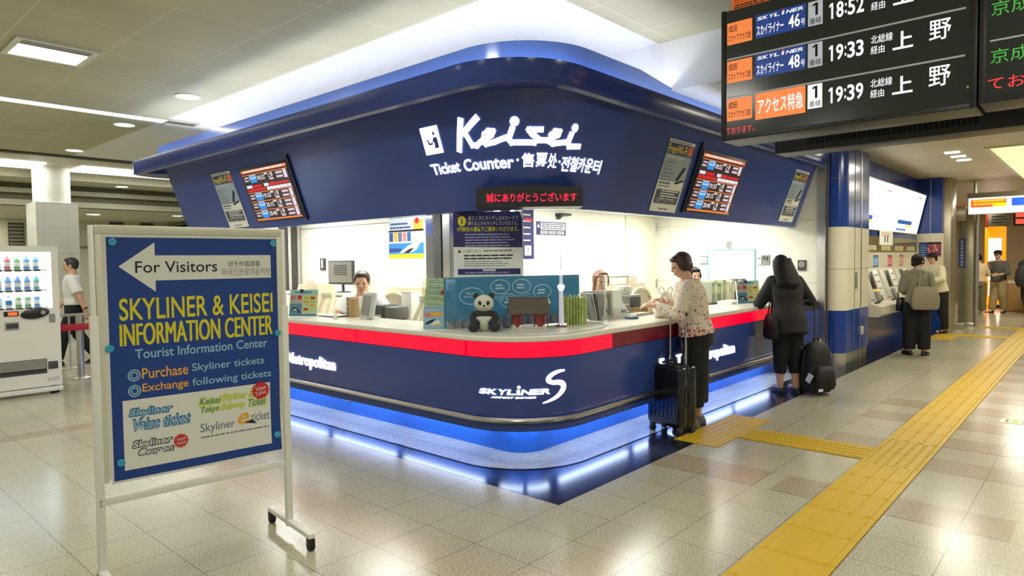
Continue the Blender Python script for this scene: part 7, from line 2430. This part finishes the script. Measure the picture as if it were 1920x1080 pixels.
person('far person in dark clothes walking at the right edge with a large black bag', (18.1, -1.02, 0), -0.9, 1.64,
       [[(0.24, 0.06, 1.05), (0.22, 0.22, 0.95)], [(-0.25, -0.05, 1.05), (-0.24, 0.05, 0.85)]], standing(1.64, 0.06, 0, 0.14), lean=0.10, male=True,
       top=dict(mat=BLKC, hem=0.50, ease=0.026, sleeve='short'), bottom=dict(mat=mat('dark_trousers', srgb(40, 38, 38), 0.8), hem=0.98, width=1.2), shoes=dict(mat=mat('red_brown_shoe', srgb(130, 60, 40), 0.6)), hair=dict(style='crop', mat=HAIRB), vox=0.014)

# ================================================================== BAGS AND LUGGAGE
t = thing('travel_bag', 'large black bag hanging behind the dark-clothed traveller at the right edge', 'bag', (18.0, -0.98, 0.72))
f = MB(); f.orings([(0, 0, 0.0, 0.16, 0.20), (0, 0, 0.15, 0.20, 0.26), (0, 0, 0.42, 0.19, 0.24), (0, 0, 0.55, 0.12, 0.16)], mat('charcoal_backpack', srgb(46, 46, 50), 0.7), 18, 2.6); f.build('body', t)
f = MB(); f.tube([(0, 0.15, 0.5), (0, 0.10, 0.68), (0, -0.10, 0.70), (0, -0.16, 0.5)], 0.015, BLACK); f.build('strap', t)

# white handbag on the counter
t = thing('handbag', 'rounded white leather handbag on the counter before the flowered blouse', 'handbag', (2.49, 0.63, 0.972), 0.15)
LEA = mat('white_leather', srgb(226, 220, 204), 0.45, var=0.03, bump=0.15, bscale=50)
f = MB(); f.orings([(0, 0, 0.0, 0.165, 0.085), (0, 0, 0.02, 0.175, 0.092), (0, 0, 0.10, 0.165, 0.085), (0, 0, 0.17, 0.135, 0.065), (0, 0, 0.215, 0.11, 0.04), (0, 0, 0.235, 0.09, 0.02)], LEA, 28, 2.6); f.build('body', t, 50)
f = MB(); f.tube([(0.175 * math.cos(a), 0.09 * math.sin(a), 0.012) for a in [2 * PI * k / 28 for k in range(28)]], 0.006, mat('tan_piping', srgb(170, 150, 118), 0.5), 6, True); f.build('piping', t)
f = MB(); f.tube([(-0.14, -0.075, 0.10), (-0.07, -0.088, 0.13), (0.0, -0.086, 0.14), (0.08, -0.085, 0.12), (0.14, -0.075, 0.09)], 0.005, LEA, 6); f.build('seam', t)
for s_ in (-1, 1):
    f = MB(); f.tube([(-0.07, s_ * 0.03, 0.22), (-0.06, s_ * 0.045, 0.27), (0, s_ * 0.05, 0.285), (0.06, s_ * 0.045, 0.27), (0.07, s_ * 0.03, 0.22)], 0.007, LEA, 8); f.build('handle', t)
f = MB(); f.tube([(-0.09, 0, 0.232), (0.09, 0, 0.232)], 0.006, STEEL, 6); f.build('zip', t)

# suitcase
t = thing('suitcase', 'black hard-shell suitcase with raised telescopic handle beside the flowered blouse', 'suitcase', (2.05, 0.33, 0), -1.75)
SHELL = mat('black_hard_shell', srgb(22, 23, 27), 0.22, coat=0.3)
f = MB()
f.box((0, -0.062, 0.335), (0.385, 0.118, 0.54), SHELL, 0.045, seg=4)
for k in range(7):
    f.bb(-0.135 + 0.045 * k - 0.008, -0.135 + 0.045 * k + 0.008, -0.125, -0.118, 0.14, 0.53, SHELL)
f.build('front_shell', t, 40)
f = MB()
f.box((0, 0.062, 0.335), (0.385, 0.118, 0.54), SHELL, 0.045, seg=4)
for k in range(7):
    f.bb(-0.135 + 0.045 * k - 0.008, -0.135 + 0.045 * k + 0.008, 0.118, 0.125, 0.14, 0.53, SHELL)
f.build('rear_shell', t, 40)
f = MB()
f.box((0, 0, 0.335), (0.378, 0.012, 0.53), DGREY, 0.005); f.build('zip_band', t)
for x in (-0.085, 0.085):
    f = MB(); f.cyl((x, 0.085, 0.58), (x, 0.085, 0.80), 0.012, STEEL, 12); f.cyl((x, 0.085, 0.80), (x, 0.085, 1.03), 0.009, CHROME, 12); f.build('handle_tube', t)
f = MB(); f.box((0, 0.085, 1.04), (0.20, 0.032, 0.034), BLACK, 0.012, seg=3); f.build('handle_grip', t)
f = MB(); f.tube([(-0.06, 0, 0.60), (-0.05, 0, 0.63), (0.05, 0, 0.63), (0.06, 0, 0.60)], 0.010, BLACK); f.build('top_handle', t)
f = MB(); f.tube([(0.193, -0.04, 0.42), (0.215, -0.04, 0.40), (0.215, -0.04, 0.28), (0.193, -0.04, 0.26)], 0.009, BLACK); f.build('side_handle', t)
for x in (-0.15, 0.15):
    for y in (-0.08, 0.08):
        f = MB(); f.cyl((x - 0.016, y, 0.028), (x + 0.016, y, 0.028), 0.028, RUBBER, 16); f.bb(x - 0.02, x + 0.02, y - 0.022, y + 0.022, 0.035, 0.085, DGREY, 0.006); f.build('wheel', t)
# wheeled backpack
t = thing('trolley_backpack', 'black wheeled backpack with a white tag standing behind the woman in black', 'backpack', (4.55, -0.10, 0), -0.55)
NYL = mat('black_nylon', srgb(24, 23, 24), 0.7, bump=0.4, bscale=25)
f = MB(); f.orings([(0, 0, 0.03, 0.15, 0.11), (0, 0, 0.08, 0.168, 0.13), (0, 0, 0.30, 0.165, 0.13), (0, 0, 0.48, 0.15, 0.11), (0, 0, 0.56, 0.11, 0.075), (0, 0, 0.585, 0.06, 0.04)], NYL, 28, 3.0); f.build('body', t, 50)
f = MB(); f.orings([(0, -0.13, 0.07, 0.12, 0.04), (0, -0.14, 0.12, 0.13, 0.055), (0, -0.135, 0.28, 0.12, 0.05), (0, -0.12, 0.33, 0.08, 0.02)], NYL, 24, 3.0); f.build('front_pocket', t, 50)
f = MB(); f.tube([(-0.165, 0.03, 0.12), (-0.18, 0, 0.3), (-0.15, 0, 0.5)], 0.016, NYL); f.build('side_strap', t)
f = MB(); f.tube([(-0.04, 0, 0.58), (-0.03, 0, 0.63), (0.03, 0, 0.63), (0.04, 0, 0.58)], 0.010, NYL); f.build('top_handle', t)
for x in (-0.075, 0.075):
    f = MB(); f.cyl((x, 0.11, 0.4), (x, 0.11, 1.03), 0.009, DGREY, 10); f.build('handle_tube', t)
f = MB(); f.box((0, 0.11, 1.04), (0.18, 0.026, 0.026), BLACK, 0.01); f.build('handle_grip', t)
f = MB(); f.box((-0.175, -0.10, 0.20), (0.004, 0.06, 0.10), PAPER, 0.0, rot=(0.5, 0, 0.3)); f.build('white_tag', t, 0)
f = MB(); f.box((-0.10, -0.19, 0.075), (0.06, 0.004, 0.03), PAPER, 0.0); f.build('white_label', t, 0)
f = MB(); f.box((0, -0.06, 0.60), (0.03, 0.004, 0.05), mat('yellow_green_tag', srgb(180, 170, 60)), 0.0, rot=(0.3, 0, 0)); f.build('yellow_tag', t, 0)
for x in (-0.12, 0.12):
    f = MB(); f.cyl((x - 0.014, 0.08, 0.032), (x + 0.014, 0.08, 0.032), 0.032, RUBBER, 16); f.build('wheel', t)
# tote on the grey jacket's back
t = thing('tote_bag', 'grey canvas tote bag hanging at the back of the grey jacket', 'bag', (8.40, -0.46, 0.72), -1.0)
CANV = mat('grey_canvas', srgb(140, 134, 112), 0.85, var=0.06, vscale=6)
f = MB(); f.orings([(0, -0.02, 0.0, 0.17, 0.03), (0, -0.02, 0.02, 0.19, 0.045), (0, -0.02, 0.16, 0.20, 0.05), (0, -0.02, 0.30, 0.165, 0.035), (0, -0.02, 0.345, 0.14, 0.015)], CANV, 24, 2.8); f.build('body', t, 50)
for s_ in (-1, 1):
    f = MB(); f.tube([(s_ * 0.10, -0.03, 0.32), (s_ * 0.085, -0.025, 0.45), (s_ * 0.06, 0.02, 0.56)], 0.011, CANV, 6); f.build('strap', t)
t = thing('shoulder_bag', 'small black shoulder bag at the hip of the grey jacket', 'bag', (8.72, -0.10, 0.66), -1.0)
f = MB(); f.orings([(0, 0, 0, 0.09, 0.04), (0, 0, 0.03, 0.10, 0.05), (0, 0, 0.19, 0.09, 0.045), (0, 0, 0.22, 0.06, 0.02)], BLACK, 20, 3.0); f.build('body', t, 50)
f = MB(); f.tube([(-0.08, 0, 0.2), (-0.05, 0, 0.42), (0.05, 0, 0.42), (0.08, 0, 0.2)], 0.008, BLACK, 6); f.build('strap', t)
t = thing('shoulder_bag', 'black shoulder bag hanging at the left hip of the black coat', 'bag', (4.235, 0.285, 0.62), -0.80)
f = MB(); f.orings([(0, 0, 0, 0.05, 0.11), (0, 0, 0.03, 0.06, 0.13), (0, 0, 0.20, 0.055, 0.12), (0, 0, 0.27, 0.03, 0.09)], BLKC, 20, 3.0); f.build('body', t, 50)
f = MB(); f.tube([(0, -0.08, 0.25), (0.02, -0.05, 0.48), (0.03, 0.03, 0.66), (0.02, 0.06, 0.48), (0, 0.08, 0.25)], 0.008, BLACK, 6); f.build('strap', t)
f = MB(); f.bb(3.74, 3.96, 2.84, 2.95, 2.12, 2.15, DGREY, 0.004); f.loft([[(3.76, 2.86, 2.12), (3.80, 2.86, 2.12), (3.80, 2.94, 2.12), (3.76, 2.94, 2.12)], [(3.76, 2.90, 2.07), (3.79, 2.90, 2.07), (3.79, 2.94, 2.07), (3.76, 2.94, 2.07)]], DGREY)
tag(f.build('wall_bracket', None), 'small dark bracket high on the back booth wall above the warning notice', 'bracket')
